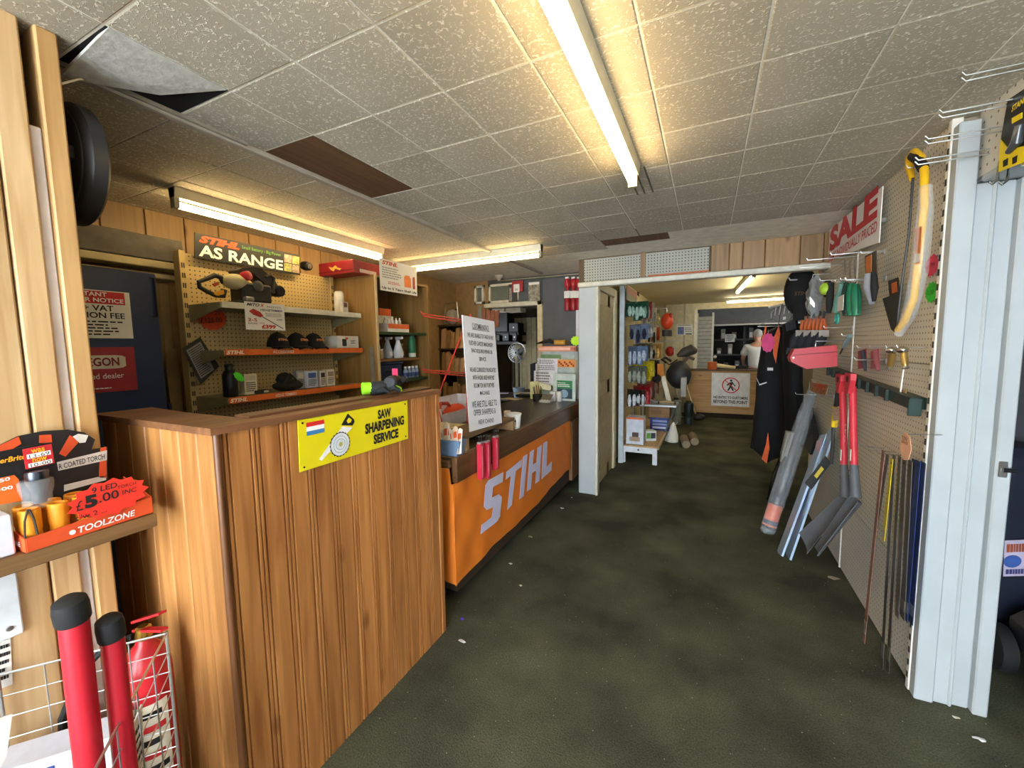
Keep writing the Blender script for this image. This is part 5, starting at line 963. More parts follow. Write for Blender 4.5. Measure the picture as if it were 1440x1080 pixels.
# pigeonhole rack with cardboard and silver parts, in the corner
yr = 4.16; t = thing('pigeonhole_rack', 'dark shelf rack stuffed with cardboard in the corner past the cabinet', 'shelving', (-2.7, yr, 0)); DW = mat('#3a2c1e', .8)
x0, x1 = -3.0, -2.47
for z in (.75, 1.16, 1.47, 1.755): Bx((x0, yr-.0, z-.02), (x1, yr+.36, z)).build('shelf', DW, t)
for x in (x0+.03, x1): Bx((x-.01, yr+.02, 0), (x+.01, yr+.36, 1.755)).build('divider', DW, t)
ORD = ('first', 'second', 'third', 'fourth', 'fifth', 'sixth', 'seventh', 'eighth', 'ninth', 'tenth', 'eleventh', 'twelfth'); rg = random.Random(8); KR = ('#a88658', '#b89468', '#96764c', '#c0a078')
for row, (z, hmax) in enumerate(((1.16, .28), (1.47, .26), (.75, .36))):
    x = x0+.045; n = 0
    while x < x1-.06:
        w = rg.uniform(.05, .085); h = hmax*rg.uniform(.7, .98)
        if x > x0:
            s = thing('cardboard_piece', '%s folded cardboard piece from the left in the %s row of the corner rack' % (ORD[n], ('middle', 'upper', 'lower')[row]), 'cardboard', (x+w/2, yr+.04, z), 'cardboard pieces in the corner rack')
            m_ = MB(); tl_ = rg.uniform(-.015, .015); m_.prism([(x, yr+.02, z), (x+w-.006, yr+.0, z), (x+w-.006+tl_, yr+.04, z+h), (x+tl_, yr+.05, z+h*rg.uniform(.9, 1))], (0, .02, 0)); m_.build('flap', mat(rg.choice(KR), .85), s)
            m_ = MB(); m_.prism([(x, yr+.045, z), (x+w-.006, yr+.03, z), (x+w-.012+tl_, yr+.08, z+h*.93), (x+tl_, yr+.08, z+h*.9)], (0, .02, 0)); m_.build('back_flap', mat(rg.choice(KR), .85), s); n += 1
        x += w+.004
c = V((-2.84, yr+.12, 1.757)); t = thing('bagged_part', 'silver guard part in clear wrapping on top of the corner rack', 'spare part', c); m_ = MB(); m_.ell(c+V((0, 0, .10)), (.09, .10, .10), 12, 8); m_.build('wrap', mat('#b7b7ae', .2, alpha=.5, spec=.7), t, True)
m_ = MB(); m_.tube([c+V((-.1, -.03, .02)), c+V((-.08, -.03, .25)), c+V((.08, -.02, .27)), c+V((.1, -.02, .05)), c+V((-.1, -.03, .02))], .007, 6); m_.build('frame', STEEL, t, True); m_ = MB(); m_.tube([c+V((-.08, 0, .05)), c+V((.09, 0, .22))], .01, 6); m_.build('bar', DKM, t, True)
# things on and around the office doorway
t = thing('spray_tin_pack', 'red and white carded pack hanging above the office door', 'packaging', PY(727, 400, YB-.05)); yq = YB-.045
def rp(x0, y0, x1, y1, k=0.): return Q(PY(x0, y0, yq-k), V((PY(x1, y0, yq-k).x, yq-k, PY(x0, y0, yq-k).z)), V((PY(x0, y0, yq-k).x, yq-k, PY(x0, y1, yq-k).z)))
q = rp(721, 396, 736, 411); m_ = MB(); q.rect(m_, 0, 0, 1, 1, 0, .02); m_.build('card', mat('#a83038', .5), t); m_ = MB(); q.rect(m_, .15, .3, .7, 1.05, .021, .024); m_.build('label', PAPER, t); q.text('50', .28, .7, .55, .9, INK, t, k=.025)
t = thing('chain_pack', 'dark carded chain pack hanging above the office door', 'packaging', PY(718, 415, YB-.05)); q = rp(715, 400, 727, 425, .0); m_ = MB(); q.rect(m_, 0, 0, 1, 1, -.008, .0); m_.build('card', mat('#3a3c3e', .5), t); m_ = MB(); q.rect(m_, .1, .2, .4, .95, .001, .006); m_.build('chain', mat('#8a8a88', .4, .6, var=.5, scale=80), t)
t = thing('picture_card_pack', 'pale carded picture pack hanging above the grey board edge', 'packaging', PY(751, 410, YB-.05)); q = rp(743, 397, 759, 424, .02); m_ = MB(); q.rect(m_, 0, 0, 1, 1, -.004, .0); m_.build('card', mat('#8a8474', .5, var=.6, scale=30), t); m_ = MB(); q.rect(m_, .05, .02, .95, .15, .0005, .0015); m_.build('header', PAPER, t); 
# red spray bottles hung on the grey board
for k, px_ in enumerate((798, 806.5, 814)):
    p = PY(px_, 437, YB-.06); z1 = PY(px_, 392, YB-.06).z; t = thing('red_carded_tool', ('red carded sprayer on the grey board, leftmost of three', 'red carded sprayer on the grey board, middle of three', 'red carded sprayer on the grey board, nearest the white post')[k], 'packaging', p, 'red carded sprayers on the grey board')
    m_ = MB(); m_.lathe(p, [(.034, 0), (.036, .004), (.036, .13), (.03, .14)], (0, 0, 1), 14); m_.build('red_base', mat('#8f2028', .35), t, True); m_ = MB(); m_.bbox(p+V((-.035, -.02, .14)), p+V((.035, .02, .22)), .004); m_.build('white_label', mat('#c9ccc8', .4), t)
    m_ = MB(); m_.lathe(p+V((0, 0, .22)), [(.018, 0), (.02, .03), (.034, .05), (.034, z1-p.z-.24), (.02, z1-p.z-.22)], (0, 0, 1), 14); m_.build('red_top', mat('#a8262e', .35), t, True); m_ = MB(); m_.bbox(p+V((-.02, -.02, z1-p.z)), p+V((.02, .02, z1-p.z+.02)), .002); m_.build('hang_tab', WHT, t); m_ = MB(); m_.tube([V((p.x, YB, z1+.015)), V((p.x, p.y-.03, z1+.015))], .003, 6); m_.build('hook', STEEL, t, True)
p = PY(816, 470, YB-.12); m_ = MB(); m_.sheet(lambda a, b: (p.x-.05+.07*a, p.y-.02*a*b, PY(816, 436, YB-.12).z-.38*b), 4, 6, (0, .002, 0)); tag(m_.build('paper_roll_strip', mat('#c9cad6', .6), None, True), 'long white paper strip hanging beside the white post', 'paper')
c = PZ(714, 390, C); t = thing('smoke_detector', 'small white smoke detector on the ceiling above the office door', 'smoke detector', V((-2.2, 4.3, C))); m_ = MB(); m_.lathe((-2.2, 4.3, C-.004), [(.05, 0), (.048, -.02), (.03, -.038), (.02, -.055), (.004, -.058)], (0, 0, 1), 18); m_.build('body', mat('#a8a294', .5), t, True); m_ = MB(); m_.lathe((-2.2, 4.3, C-.002), [(.056, 0), (.056, -.006)], (0, 0, 1), 18); m_.build('base_ring', mat('#938d80', .5), t, True)
p0, p1 = PY(700, 395, YB-.03), PY(815, 385, YB-.03); m_ = MB(); m_.tube([p0, lerp(p0, p1, .3)+V((0, 0, .0)), lerp(p0, p1, .7), p1], .005, 6); tag(m_.build('ceiling_cable', mat('#a89f84', .5), None, True), 'pale cable running along the top of the grey board', 'cable')
# office: shelves, fan, table, chair
yo = 5.9
def ob(px0, py0, px1, py1, y): a = PY(px0, py0, y); b = PY(px1, py1, y); return a, b
t = thing('office_shelving', 'black office shelving with dark boxes seen through the doorway', 'shelving', PY(705, 520, yo)); SB = mat('#17181a', .6)
for py in (468, 481): a, b = ob(683, py, 729, py+3, yo); Bx((a.x-.3, yo, b.z), (b.x, yo+.3, a.z)).build('shelf', SB, t)
for px_ in (686, 716): a = PY(px_, 450, yo); Bx((a.x-.012, yo+.14, 0), (a.x+.012, yo+.17, 2.1)).build('upright', SB, t)
for k, (a0, b0, a1, b1, lab) in enumerate(((683, 437, 714, 467, 'large black case on the top office shelf'), (715, 454, 729, 467, 'round-ended black case beside the large one on the office shelf'), (690, 470, 703, 480, 'left black speaker-like box on the second office shelf'), (706, 468, 716, 480, 'middle black speaker-like box on the second office shelf'), (720, 468, 727, 480, 'right black speaker-like box on the second office shelf'))):
    a, b = ob(a0, b0, a1, b1, yo-.02); s = thing('black_case', lab, 'case', V(((a.x+b.x)/2, yo, b.z)), 'black cases on the office shelves'); m_ = MB(); m_.bbox((a.x, yo-.02, b.z), (b.x, yo+.2, a.z), .012); m_.build('body', mat('#121315', .5), s); m_ = MB(); m_.lathe(((a.x+b.x)/2, yo-.02, (a.z+b.z)/2), [(.012, 0), (.01, .006)], (0, -1, 0), 10); m_.build('latch', mat('#9a9a98', .3, .7), s, True)
for k, (a0, b0, a1, b1) in enumerate(((690, 432, 709, 438), (711, 430, 732, 438))): a, b = ob(a0, b0, a1, b1, 5.0); m_ = MB(); m_.bbox((a.x, 5.0, b.z), (b.x, 5.18, a.z), .004); o = m_.build('lintel_carton', mat('#b7ab94', .7)); tag(o, ('pale carton on the high ledge inside the office, left one', 'pale carton on the high ledge inside the office, right one')[k], 'box', 'pale cartons on the office ledge')
Bx((-3.2, 4.98, 1.995), (-2.0, 5.22, 2.015)).build('ledge', mat('#5a4d3c', .8), oe)
c = PY(727, 496, 5.5); t = thing('desk_fan', 'round wire-caged fan in the office doorway', 'fan', c); m_ = MB(); R_ = .145
for k in range(20): a = 2*math.pi*k/20; m_.tube([c+V((.02*math.cos(a), -.05, .02*math.sin(a))), c+V((R_*.75*math.cos(a), -.045, R_*.75*math.sin(a))), c+V((R_*math.cos(a), 0, R_*math.sin(a)))], .0022, 4)
m_.build('wires', STEEL, t, True); m_ = MB(); m_.tube([c+V((R_*math.cos(2*math.pi*k/24), 0, R_*math.sin(2*math.pi*k/24))) for k in range(25)], .006, 6); m_.build('cage_ring', STEEL, t, True)
for k in range(4):
    a = k*math.pi/2+.4; m_ = MB(); u = V((math.cos(a), 0, math.sin(a))); v = V((-math.sin(a), .25, math.cos(a))); m_.prism([c+u*.02-v*.015, c+u*.12-v*.03, c+u*.125+v*.04, c+u*.02+v*.015], (0, .003, 0)); m_.build('blade', mat('#3a3c40', .4), t)
m_ = MB(); m_.lathe(c+V((0, .10, 0)), [(.05, 0), (.055, .03), (.05, .09), (.03, .11)], (0, -1, 0), 14); m_.build('motor', DKM, t, True); m_ = MB(); m_.tube([c+V((0, .06, -.03)), V((c.x, c.y+.06, .76))], .014, 8); m_.build('stem', DKM, t, True); m_ = MB(); m_.lathe((c.x, c.y+.06, .757), [(.1, 0), (.1, .015), (.02, .025)], (0, 0, 1), 18); m_.build('base', DKM, t, True)
t = thing('office_table', 'dark office table with papers seen past the notice board', 'table', (-2.35, 5.4, 0)); Bx((-3.1, 5.15, .715), (-1.75, 5.9, .755)).build('top', mat('#2a211a', .5), t)
for x in (-3.05, -1.8):
    for y in (5.2, 5.85): Bx((x-.02, y-.02, 0), (x+.02, y+.02, .715)).build('leg', mat('#1c1815', .6), t)
for k, (px_, py_, w) in enumerate(((722, 540, .16), (703, 551, .13))): c = PZ(px_, py_+2, .757); m_ = MB(); m_.M = Matrix.Translation((c.x, min(5.7, c.y), .757)) @ Matrix.Rotation(.4*k, 4, 'Z'); m_.box((-w, -.1, 0), (w, .1, .002)); o = m_.build('office_paper', mat('#c3c0d6', .7)); tag(o, ('lilac-white sheet of paper at the back of the office table', 'white sheet of paper at the front of the office table')[k], 'paper')
c = V((-2.40, 5.25, .757)); t = thing('grey_bucket', 'grey plastic bucket on the office table', 'bucket', c); m_ = MB(); m_.lathe(c, [(.06, 0), (.065, .005), (.085, .14), (.09, .145), (.08, .145), (.06, .01)], (0, 0, 1), 18); m_.build('bucket', mat('#8f9fb0', .45), t, True); m_ = MB(); m_.tube([c+V((-.088, 0, .13)), c+V((-.06, -.05, .09)), c+V((.06, -.05, .09)), c+V((.088, 0, .13))], .003, 6); m_.build('handle', STEEL, t, True)
t = thing('office_chair', 'dark blue high-backed office chair beside the leaflet stand', 'chair', (-1.98, 4.85, 0)); m_ = MB(); m_.sheet(lambda a, b: (-2.14+.22*a, 5.06+.03*math.sin(math.pi*a), .62+.62*b+.03*math.sin(math.pi*a)*b), 8, 8, (0, .05, 0)); m_.build('backrest', mat('#1b2230', .6), t, True); m_ = MB(); m_.bbox((-2.2, 4.72, .42), (-1.8, 5.06, .50), .02); m_.build('seat', mat('#1b2230', .6), t); m_ = MB(); m_.tube([(-2.0, 4.89, .42), (-2.0, 4.89, .06)], .03, 10); m_.build('gas_post', DKM, t, True)
for k in range(5): a = 2*math.pi*k/5; m_ = MB(); m_.tube([(-2.0, 4.89, .08), (-2.0+.22*math.cos(a), 4.89+.16*math.sin(a), .03)], [.02, .012], 8); m_.build('foot', DKM, t, True)
t = thing('kraft_bags', 'bundle of brown paper bags behind the top of the notice board', 'paper bags', PY(683, 440, 4.3)); c = PY(684, 448, 4.3); m_ = MB()
for k in range(4): m_.prism([c+V((-.12+.05*k, .02*k, -.1)), c+V((-.02+.05*k, .02*k, -.1)), c+V((-.01+.05*k, .02*k, .10)), c+V((-.10+.05*k, .02*k, .13-.02*k))], (0, .012, 0))
m_.split('bag', mat('#8a5a44', .7, var=.3, scale=20), t); m_ = MB(); m_.prism([c+V((-.13, -.01, -.2)), c+V((-.06, -.01, -.2)), c+V((-.06, -.01, .15)), c+V((-.10, -.01, .15))], (0, .01, 0)); m_.build('grey_card', mat('#7d8078', .7), t)
Bx((-2.34, 4.36, 0), (-2.30, 4.40, PY(684, 448, 4.3).z-.15)).build('stand_post', mat('#2c2824', .8), t)
# ================================================================ right wall
def quad(px4, x, th=-.003): return MB().prism([PX(a, b, x) for a, b in px4], (th, 0, 0))
def WQ(px4, x):    # rectangle on a plane parallel to the right wall, reading left to right = far to near
    p = [PX(a, b, x) for a, b in px4]; q = Q(p[0], p[1], p[3]); q.n = V((-1, 0, 0)); return q, p
def hook(x0, x1, y, z, parent, up=.012, r=.0022, dbl=False):
    m_ = MB(); m_.tube([(x0, y, z), (x1, y, z), (x1-.006, y, z+up)], r, 6); h = m_.build('hook', STEEL, parent, True); return h
def loose_hook(px_, py_, L, lab, x=XR):
    p = PX(px_, py_, x); m_ = MB(); m_.tube([(x+.003, p.y, p.z), (x-L, p.y, p.z), (x-L-.006, p.y, p.z+.012)], .0025, 6); t = thing('wire_hook', lab, 'hook', p, 'bare wire hooks on the pegboard'); m_.build('wire', STEEL, t, True)
    m_ = MB(); m_.bbox((x-.004, p.y-.012, p.z-.02), (x+.0035, p.y+.012, p.z+.006), .001); m_.build('plate', STEEL, t)
# sale sign
xs = .775; c4 = [(1167, 323), (1241, 262), (1236, 341), (1164, 366)]; q, p = WQ(c4, xs)
for i in (0, 1): p[i].z = min(p[i].z, C-.006)
t = thing('sale_sign', 'white SALE sign with red lettering high on the right pegboard wall', 'sign', p[3])
q = Q(p[0], p[1], p[3]); m_ = MB(); m_.prism(p, (.004, 0, 0)); m_.build('board', mat('#e8e6e4', .5, var=.02), t)
y0, y1 = p[0].y, p[1].y; zt_ = min(p[0].z, p[1].z); q = Q(V((xs, y0, zt_)), V((xs, y1, zt_)), V((xs, y0, 2.02))); q.n = V((-1, 0, 0)); SR = mat('#c02a36', .5, var=.02)
text('SALE', V((xs-.002, y0-.03, 2.115)), (0, -1, 0), (0, 0, 1), abs(y1-y0)-.07, .165, SR, t, bold=.05, lift=.0005); text('ITEMS INDIVIDUALLY PRICED', V((xs-.002, y0-.02, 2.045)), (0, -1, 0), (0, -.02, 1), abs(y1-y0)-.05, .055, SR, t, bold=.01, lift=.0005)
hk = MB()
for y in (y0-.1, y1+.1): hk.box((xs+.004, y-.01, 2.1), (XR+.004, y+.01, 2.12))
hk.split('spacer', STEEL, t)
# bow saw in plastic
xb_ = .755; t = thing('bow_saw', 'yellow bow saw in clear wrap hanging near the top of the right wall', 'saw', PX(1285, 215, xb_)); YS = mat('#e0b020', .4, var=.05)
path = [(1283, 252), (1279, 238), (1279, 222), (1286, 214), (1295, 222), (1300, 240), (1300, 290), (1295, 330), (1290, 380), (1285, 420), (1272, 452), (1262, 464)]
pts = [PX(a, b, xb_) for a, b in path]
for v_ in pts: v_.z = min(v_.z, C-.03)
m_ = MB(); m_.tube(pts, [.010, .014, .015, .016, .015, .014, .013, .013, .013, .013, .013, .011], 12); m_.build('frame_tube', YS, t, True)
m_ = MB(); m_.tube([PX(1284, 219, xb_-.004), PX(1292, 224, xb_-.004), PX(1298, 236, xb_-.004)], .0185, 12); m_.build('grip', RUB, t, True)
m_ = MB(); m_.tube([PX(1284, 250, xb_), PX(1278, 330, xb_), PX(1268, 400, xb_), PX(1261, 464, xb_)], .0045, 6); m_.build('blade', mat('#26262a', .4), t, True)
m_ = quad(((1242, 420), (1266, 411), (1265, 440), (1259, 467), (1254, 463)), xb_+.012, -.003); m_.build('blade_guard_card', mat('#1c1c1e', .4), t)
m_ = quad(((1251, 395), (1264, 390), (1266, 412), (1253, 416)), xb_+.013, -.006); m_.build('card_header', mat('#2a2624', .4), t); m_ = quad(((1254, 399), (1261, 396), (1262, 410), (1255, 413)), xb_+.006, -.002); m_.build('orange_print', mat('#b8602c', .5), t)
m_ = quad(((1288, 322), (1297, 318), (1294, 370), (1287, 372)), xb_-.016, -.002); m_.build('orange_label', mat('#d07a34', .5), t); m_ = quad(((1287, 358), (1294, 356), (1293, 368), (1286, 370)), xb_-.019, -.001); m_.build('white_label', PAPER, t)
m_ = MB(); m_.tube([PX(1302, 262, xb_), PX(1301, 300, xb_), PX(1293, 380, xb_), PX(1280, 440, xb_), PX(1264, 470, xb_)], [.02, .026, .028, .026, .016], 10); m_.build('clear_wrap', CLEAR, t, True)
hook(XR+.003, xb_-.03, PX(1290, 245, xb_).y, PX(1290, 235, xb_).z, t)
# splat cards
def splat(px_, py_, w, h, col, lab, n=11, seed=1):
    c = PX(px_, py_, XR-.002); rg = random.Random(seed); pts = []
    for i in range(2*n): a = math.pi*i/n; r = (1 if i % 2 == 0 else .86)*rg.uniform(.93, 1.05); pts.append(c+V((0, w/2*r*math.cos(a), h/2*r*math.sin(a))))
    t = thing('price_splat', lab, 'price tag', c); MB().prism(pts, (-.002, 0, 0)).build('card', mat(col, .5), t); text('2.99' if seed == 1 else '3.50', c+V((-.0025, w*.28, -h*.1)), (0, -1, 0), (0, 0, 1), w*.55, h*.2, mat('#5a2028' if seed == 1 else '#1c5a20', .6), t)
splat(1311, 373, .115, .09, '#e5405c', 'pink splat-shaped blank price card on the right wall'); splat(1310, 411, .10, .085, '#3fc436', 'green splat-shaped price card under the pink one', seed=2); splat(1154, 381, .13, .07, '#d02840', 'red splat price card at the far end below the sale sign', seed=3)
# knife pack
t = thing('folding_saw_pack', 'carded folding saw with grey and black handle hanging on the right wall', 'packaging', PX(1225, 390, .74)); m_ = quad(((1217, 360), (1233, 352), (1234, 385), (1218, 390)), .742); m_.build('card', mat('#3a332c', .5), t); m_ = quad(((1218, 362), (1226, 358), (1226, 382), (1218, 386)), .738, -.002); m_.build('orange_print', mat('#c8702a', .5), t)
m_ = MB(); m_.tube([PX(1222, 385, .73), PX(1221, 405, .73), PX(1226, 426, .73)], [.018, .022, .012], 10); m_.build('grey_handle', mat('#8b8f98', .35), t, True); m_ = MB(); m_.tube([PX(1229, 383, .735), PX(1230, 405, .735), PX(1229, 424, .735)], [.012, .016, .008], 10); m_.build('black_grip', RUB, t, True); hook(XR+.003, .70, PX(1226, 355, .74).y, PX(1226, 355, .74).z, t)
# green tools
GRN = mat('#1f7a5a', .35, var=.1)
for k, (px_, w, lab) in enumerate(((1190, .03, 'dark green carded trowel, left of the green group on the right wall'), (1197, .028, 'green carded weeder, middle of the green group on the right wall'), (1204, .03, 'green carded fork, right of the green group on the right wall'))):
    t = thing('green_hand_tool', lab, 'garden tool', PX(px_, 445, .74), 'green carded tools on the right wall'); a, b = PX(px_, 398+k, .74), PX(px_, 444, .74)
    m_ = MB(); m_.tube([a, lerp(a, b, .3), lerp(a, b, .8), b], [.014, .024, .024, .016], 10); m_.build('handle', GRN if k else mat('#1c3d34', .4), t, True); m_ = MB(); m_.tube([PX(px_-3, 366, .74), PX(px_-1, 398, .74)], .006, 8); m_.build('tine', CHR, t, True); m_ = quad(((px_-5, 402), (px_+4, 399), (px_+4, 440), (px_-5, 444)), .742, -.002); m_.build('card', mat('#2c6a50', .4), t)
    hook(XR+.003, .715, a.y, a.z+.02, t)
t = thing('teal_pruner', 'teal plastic pruner with loop handle hanging left of the green tools', 'garden tool', PX(1178, 440, .73)); TL_ = mat('#3f9a8a', .35); m_ = MB(); m_.tube([PX(1186, 398, .73), PX(1180, 420, .73), PX(1176, 438, .73)], [.02, .026, .02], 10); m_.build('body', mat('#6f9a90', .3), t, True); p = PX(1177, 448, .73); m_ = MB(); m_.tube([p+V((0, .03*math.cos(2*math.pi*i/14), .03*math.sin(2*math.pi*i/14))) for i in range(15)], .009, 8); m_.build('loop', TL_, t, True); m_ = quad(((1179, 418), (1187, 414), (1186, 436), (1178, 438)), .705, -.002); m_.build('white_label', PAPER, t); hook(XR+.003, .70, PX(1184, 395, .73).y, PX(1184, 396, .73).z, t)
t = thing('lime_sprayer', 'black hose gun with lime green knob at the far end of the right wall', 'garden tool', PX(1164, 420, .70)); m_ = MB(); m_.ell(PX(1161, 406, .69), (.035, .04, .04), 14, 10); m_.build('knob', mat('#9fc23a', .4), t, True); m_ = MB(); m_.lathe(PX(1163, 406, .705), [(.055, -.01), (.058, .005), (.05, .015)], (1, 0, 0), 18); m_.build('collar', RUB, t, True); m_ = MB(); m_.tube([PX(1168, 398, .71), PX(1167, 425, .71), PX(1165, 440, .71)], [.02, .022, .014], 10); m_.build('grip', RUB, t, True); hook(XR+.003, .66, PX(1167, 394, .71).y, PX(1167, 394, .71).z, t)
for a, b, L, lab in ((1243, 352, .22, 'bare wire hook beside the bottom right corner of the sale sign'), (1205, 360, .25, 'bare wire hook under the middle of the sale sign'), (1245, 390, .16, 'bare wire hook between the folding saw and the saw guard'), (1185, 372, .24, 'bare wire hook above the green tools'), (1198, 460, .14, 'bare wire hook under the green tools with a small brown tag'), (1245, 506, .12, 'bare wire hook left of the brass nozzles')): loose_hook(a, b, L, lab)
# grey trowel, small packs, brass nozzles
t = thing('grey_chisel', 'grey-handled chisel hanging crooked beside the pegboard joint', 'tool', PX(1190, 485, .74)); m_ = MB(); m_.tube([PX(1195, 472, .74), PX(1190, 482, .74), PX(1186, 488, .74)], [.012, .016, .010], 10); m_.build('handle', mat('#6f8284', .4), t, True); m_ = MB(); m_.tube([PX(1186, 488, .74), PX(1181, 498, .74)], [.006, .004], 8); m_.build('shank', DKM, t, True); hook(XR+.003, .71, PX(1194, 472, .74).y, PX(1194, 472, .74).z, t)
for k, (px_, lab, col) in enumerate(((1213, 'carded craft knife with red card, left of two on the right wall', '#8a3844'), (1231, 'carded blade pack with red card, right of two on the right wall', '#a8585c'))):
    t = thing('knife_pack', lab, 'packaging', PX(px_, 505, .765), 'carded knives on the right wall'); m_ = quad(((px_-6, 494), (px_+6, 490), (px_+6, 517), (px_-6, 519)), .775, -.002); m_.build('card', mat(col, .5), t)
    m_ = MB(); m_.tube([PX(px_, 493, .762), PX(px_+2, 508, .762), PX(px_+4, 521, .762)], [.009, .012, .007], 8); m_.build('knife', mat('#3a3c44' if k == 0 else '#8a4a50', .3), t, True); hook(XR+.003, .75, PX(px_, 490, .77).y, PX(px_, 489, .77).z, t)
for k, (px_, lab) in enumerate(((1252, 'brass hose nozzle on a silver hook, left of the pair'), (1268, 'brass hose nozzle on a silver hook, right of the pair'))):
    t = thing('brass_nozzle', lab, 'hose nozzle', PX(px_, 500, .75), 'brass nozzles on the right wall'); a = PX(px_+3, 496, .75); b = PX(px_-1 if k == 0 else px_+5, 517, .75); m_ = MB(); m_.tube([a, lerp(a, b, .7), b], [.012, .013, .007], 12); m_.build('barrel', mat('#b99a5c', .3, .8), t, True); m_ = MB(); m_.ell(a+V((-.005, .0, .012)), (.022, .024, .016), 12, 8); m_.build('head', CHR, t, True); m_ = MB(); m_.lathe(b, [(.012, -.004), (.012, .004)], a-b, 12); m_.build('tip_ring', STEEL, t, True); hook(XR+.003, .73, a.y, a.z+.02, t)
t = thing('hanging_cord_tag', 'thin white cord hanging down below the brass nozzles', 'cord', PX(1270, 520, .79)); m_ = MB(); m_.tube([PX(1272, 515, .79), PX(1270, 525, .79), PX(1268, 540, .79), PX(1266, 553, .79)], .003, 6); m_.build('cord', WHT, t, True); m_ = quad(((1262, 550), (1275, 548), (1275, 558), (1262, 560)), .80); m_.build('card_tag', CARD, t)
# red box with angled end
t = thing('red_case', 'long red plastic case with cut corners hanging at the far end of the right wall', 'case', PX(1145, 515, .66)); cs_ = [(1117, 491), (1177, 485), (1178, 515), (1134, 519), (1113, 509), (1111, 503)]
xr_ = .66; yr_ = 3.2; m_ = MB(); m_.prism([PY(a, b, yr_) for a, b in cs_], (0, .11, 0)); m_.build('shell', mat('#b02834', .4, var=.06), t); m_ = MB(); a, b = PY(1115, 499, yr_), PY(1177, 494, yr_); m_.prism([a, b, b+V((0, 0, -.006)), a+V((0, 0, -.006))], (0, -.002, 0)); m_.build('seam', mat('#7a1820', .5), t); m_ = MB(); m_.lathe(PY(1115.5, 503, yr_), [(.008, 0), (.006, .004)], (0, -1, 0), 10); m_.build('rivet', WHT, t); e_ = PY(1177, 486, yr_); m_ = MB(); m_.tube([(XR+.003, yr_+.05, e_.z+.03), (e_.x-.1, yr_+.05, e_.z+.03), (e_.x-.1, yr_+.05, e_.z-.005)], .003, 6); m_.build('hook', STEEL, t, True)
# green rail with end plate
GR = mat('#15302a', .4); yA_, yB_ = 2.24, 3.55; t = thing('tool_rail', 'dark green plastic tool rail along the right wall with square end plate', 'tool rack', (.78, 2.9, 1.25))
def rz(y): return lerp(1.225, 1.285, (y-yA_)/(yB_-yA_))
m_ = MB(); m_.prism([(XR+.003, yA_, rz(yA_)-.03), (.77, yA_, rz(yA_)-.03), (.77, yA_, rz(yA_)+.018), (XR+.003, yA_, rz(yA_)+.018)], V((0, yB_-yA_, rz(yB_)-rz(yA_)))); m_.build('rail', GR, t)
for k in range(9):
    y = yA_+.22+k*.13; m_ = MB(); m_.bbox((.755, y, rz(y)-.034), (.772, y+.012, rz(y)+.022), .003); m_.build('clip', mat('#12251f', .5), t)
m_ = MB(); p0, p1 = PY(1277, 560, yA_), PY(1312, 586, yA_); m_.bbox((p0.x, yA_-.008, p1.z), (XR-.013, yA_, p0.z), .002); m_.build('end_plate', GR, t)
# shovels
RS = mat('#c2303e', .4, var=.06); GS = mat('#53585e', .4, var=.08)
for k, (px_, lab) in enumerate(((1185, 'red-shafted shovel with grey blade on the tool rail, left of the pair'), (1199, 'red-shafted shovel with grey blade on the tool rail, right of the pair'))):
    x = .70-.0*k; t = thing('shovel', lab, 'shovel', PX(px_, 545, x), 'red shovels on the tool rail'); top = PX(px_, 545, x); el = PX(px_+2, 657, x); y_ = top.y
    b1 = PX(px_+4, 700, x); m_ = MB(); m_.tube([top, el], .0165, 16); m_.build('shaft', RS, t, True)
    m_ = MB(); g = top+V((0, 0, .0)); m_.prism([g+V((0, -.05, .075)), g+V((0, .05, .075)), g+V((0, .05, .04)), g+V((0, .02, -.03)), g+V((0, -.02, -.03)), g+V((0, -.05, .04))], (-.024, 0, 0)); gr = m_.build('grip', RS, t); m_ = MB(); m_.lathe(g+V((-.0245, 0, .045)), [(.019, 0), (.017, .001)], (-1, 0, 0), 14); m_.build('grip_hole', mat('#3a0c12', .6), gr)
    m_ = MB(); m_.tube([lerp(top, el, .97), el, lerp(el, b1, .5), b1], [.0172, .019, .021, .026], 14); so = m_.build('socket', GS, t, True); m_ = MB()
    for f in (.12, .3): m_.lathe(lerp(el, b1, f)+V((-.018, 0, 0)), [(.004, 0), (.003, .004)], (-1, 0, 0), 8)
    m_.split('rivet', CHR, so, True)
    tip1, tip2 = PY(1124+22*k, 750+20*k, b1.y+.10), PY(1134+14*k, 776+2*k, b1.y-.02)
    def blade(a, b, b1=b1, tip1=tip1, tip2=tip2):
        r0 = b1+V((-.005, .055-.12*a, .0+.01*math.sin(math.pi*a))); r1 = lerp(tip1, tip2+V((0, -.02, -.005)), a); v_ = lerp(r0, r1, b); return v_+V((.03*math.sin(math.pi*a), 0, -.03*math.sin(math.pi*a)))*(1-.5*b)
    m_ = MB(); m_.sheet(blade, 10, 8, (-.002, 0, .003)); m_.build('blade', GS, t, True)
    for a, b in ((0, 0),): m_ = MB(); m_.bbox(PX(px_+3, 640, x)+V((-.019, -.008, -.03)), PX(px_+3, 640, x)+V((-.0165, .008, .03)), .0005); m_.build('label', PAPER, t)
    text('PRO', top+V((-.0172, .010, -.20)), (0, 0, -1), (0, 1, 0), .10, .012, WINK, t, bold=.02)
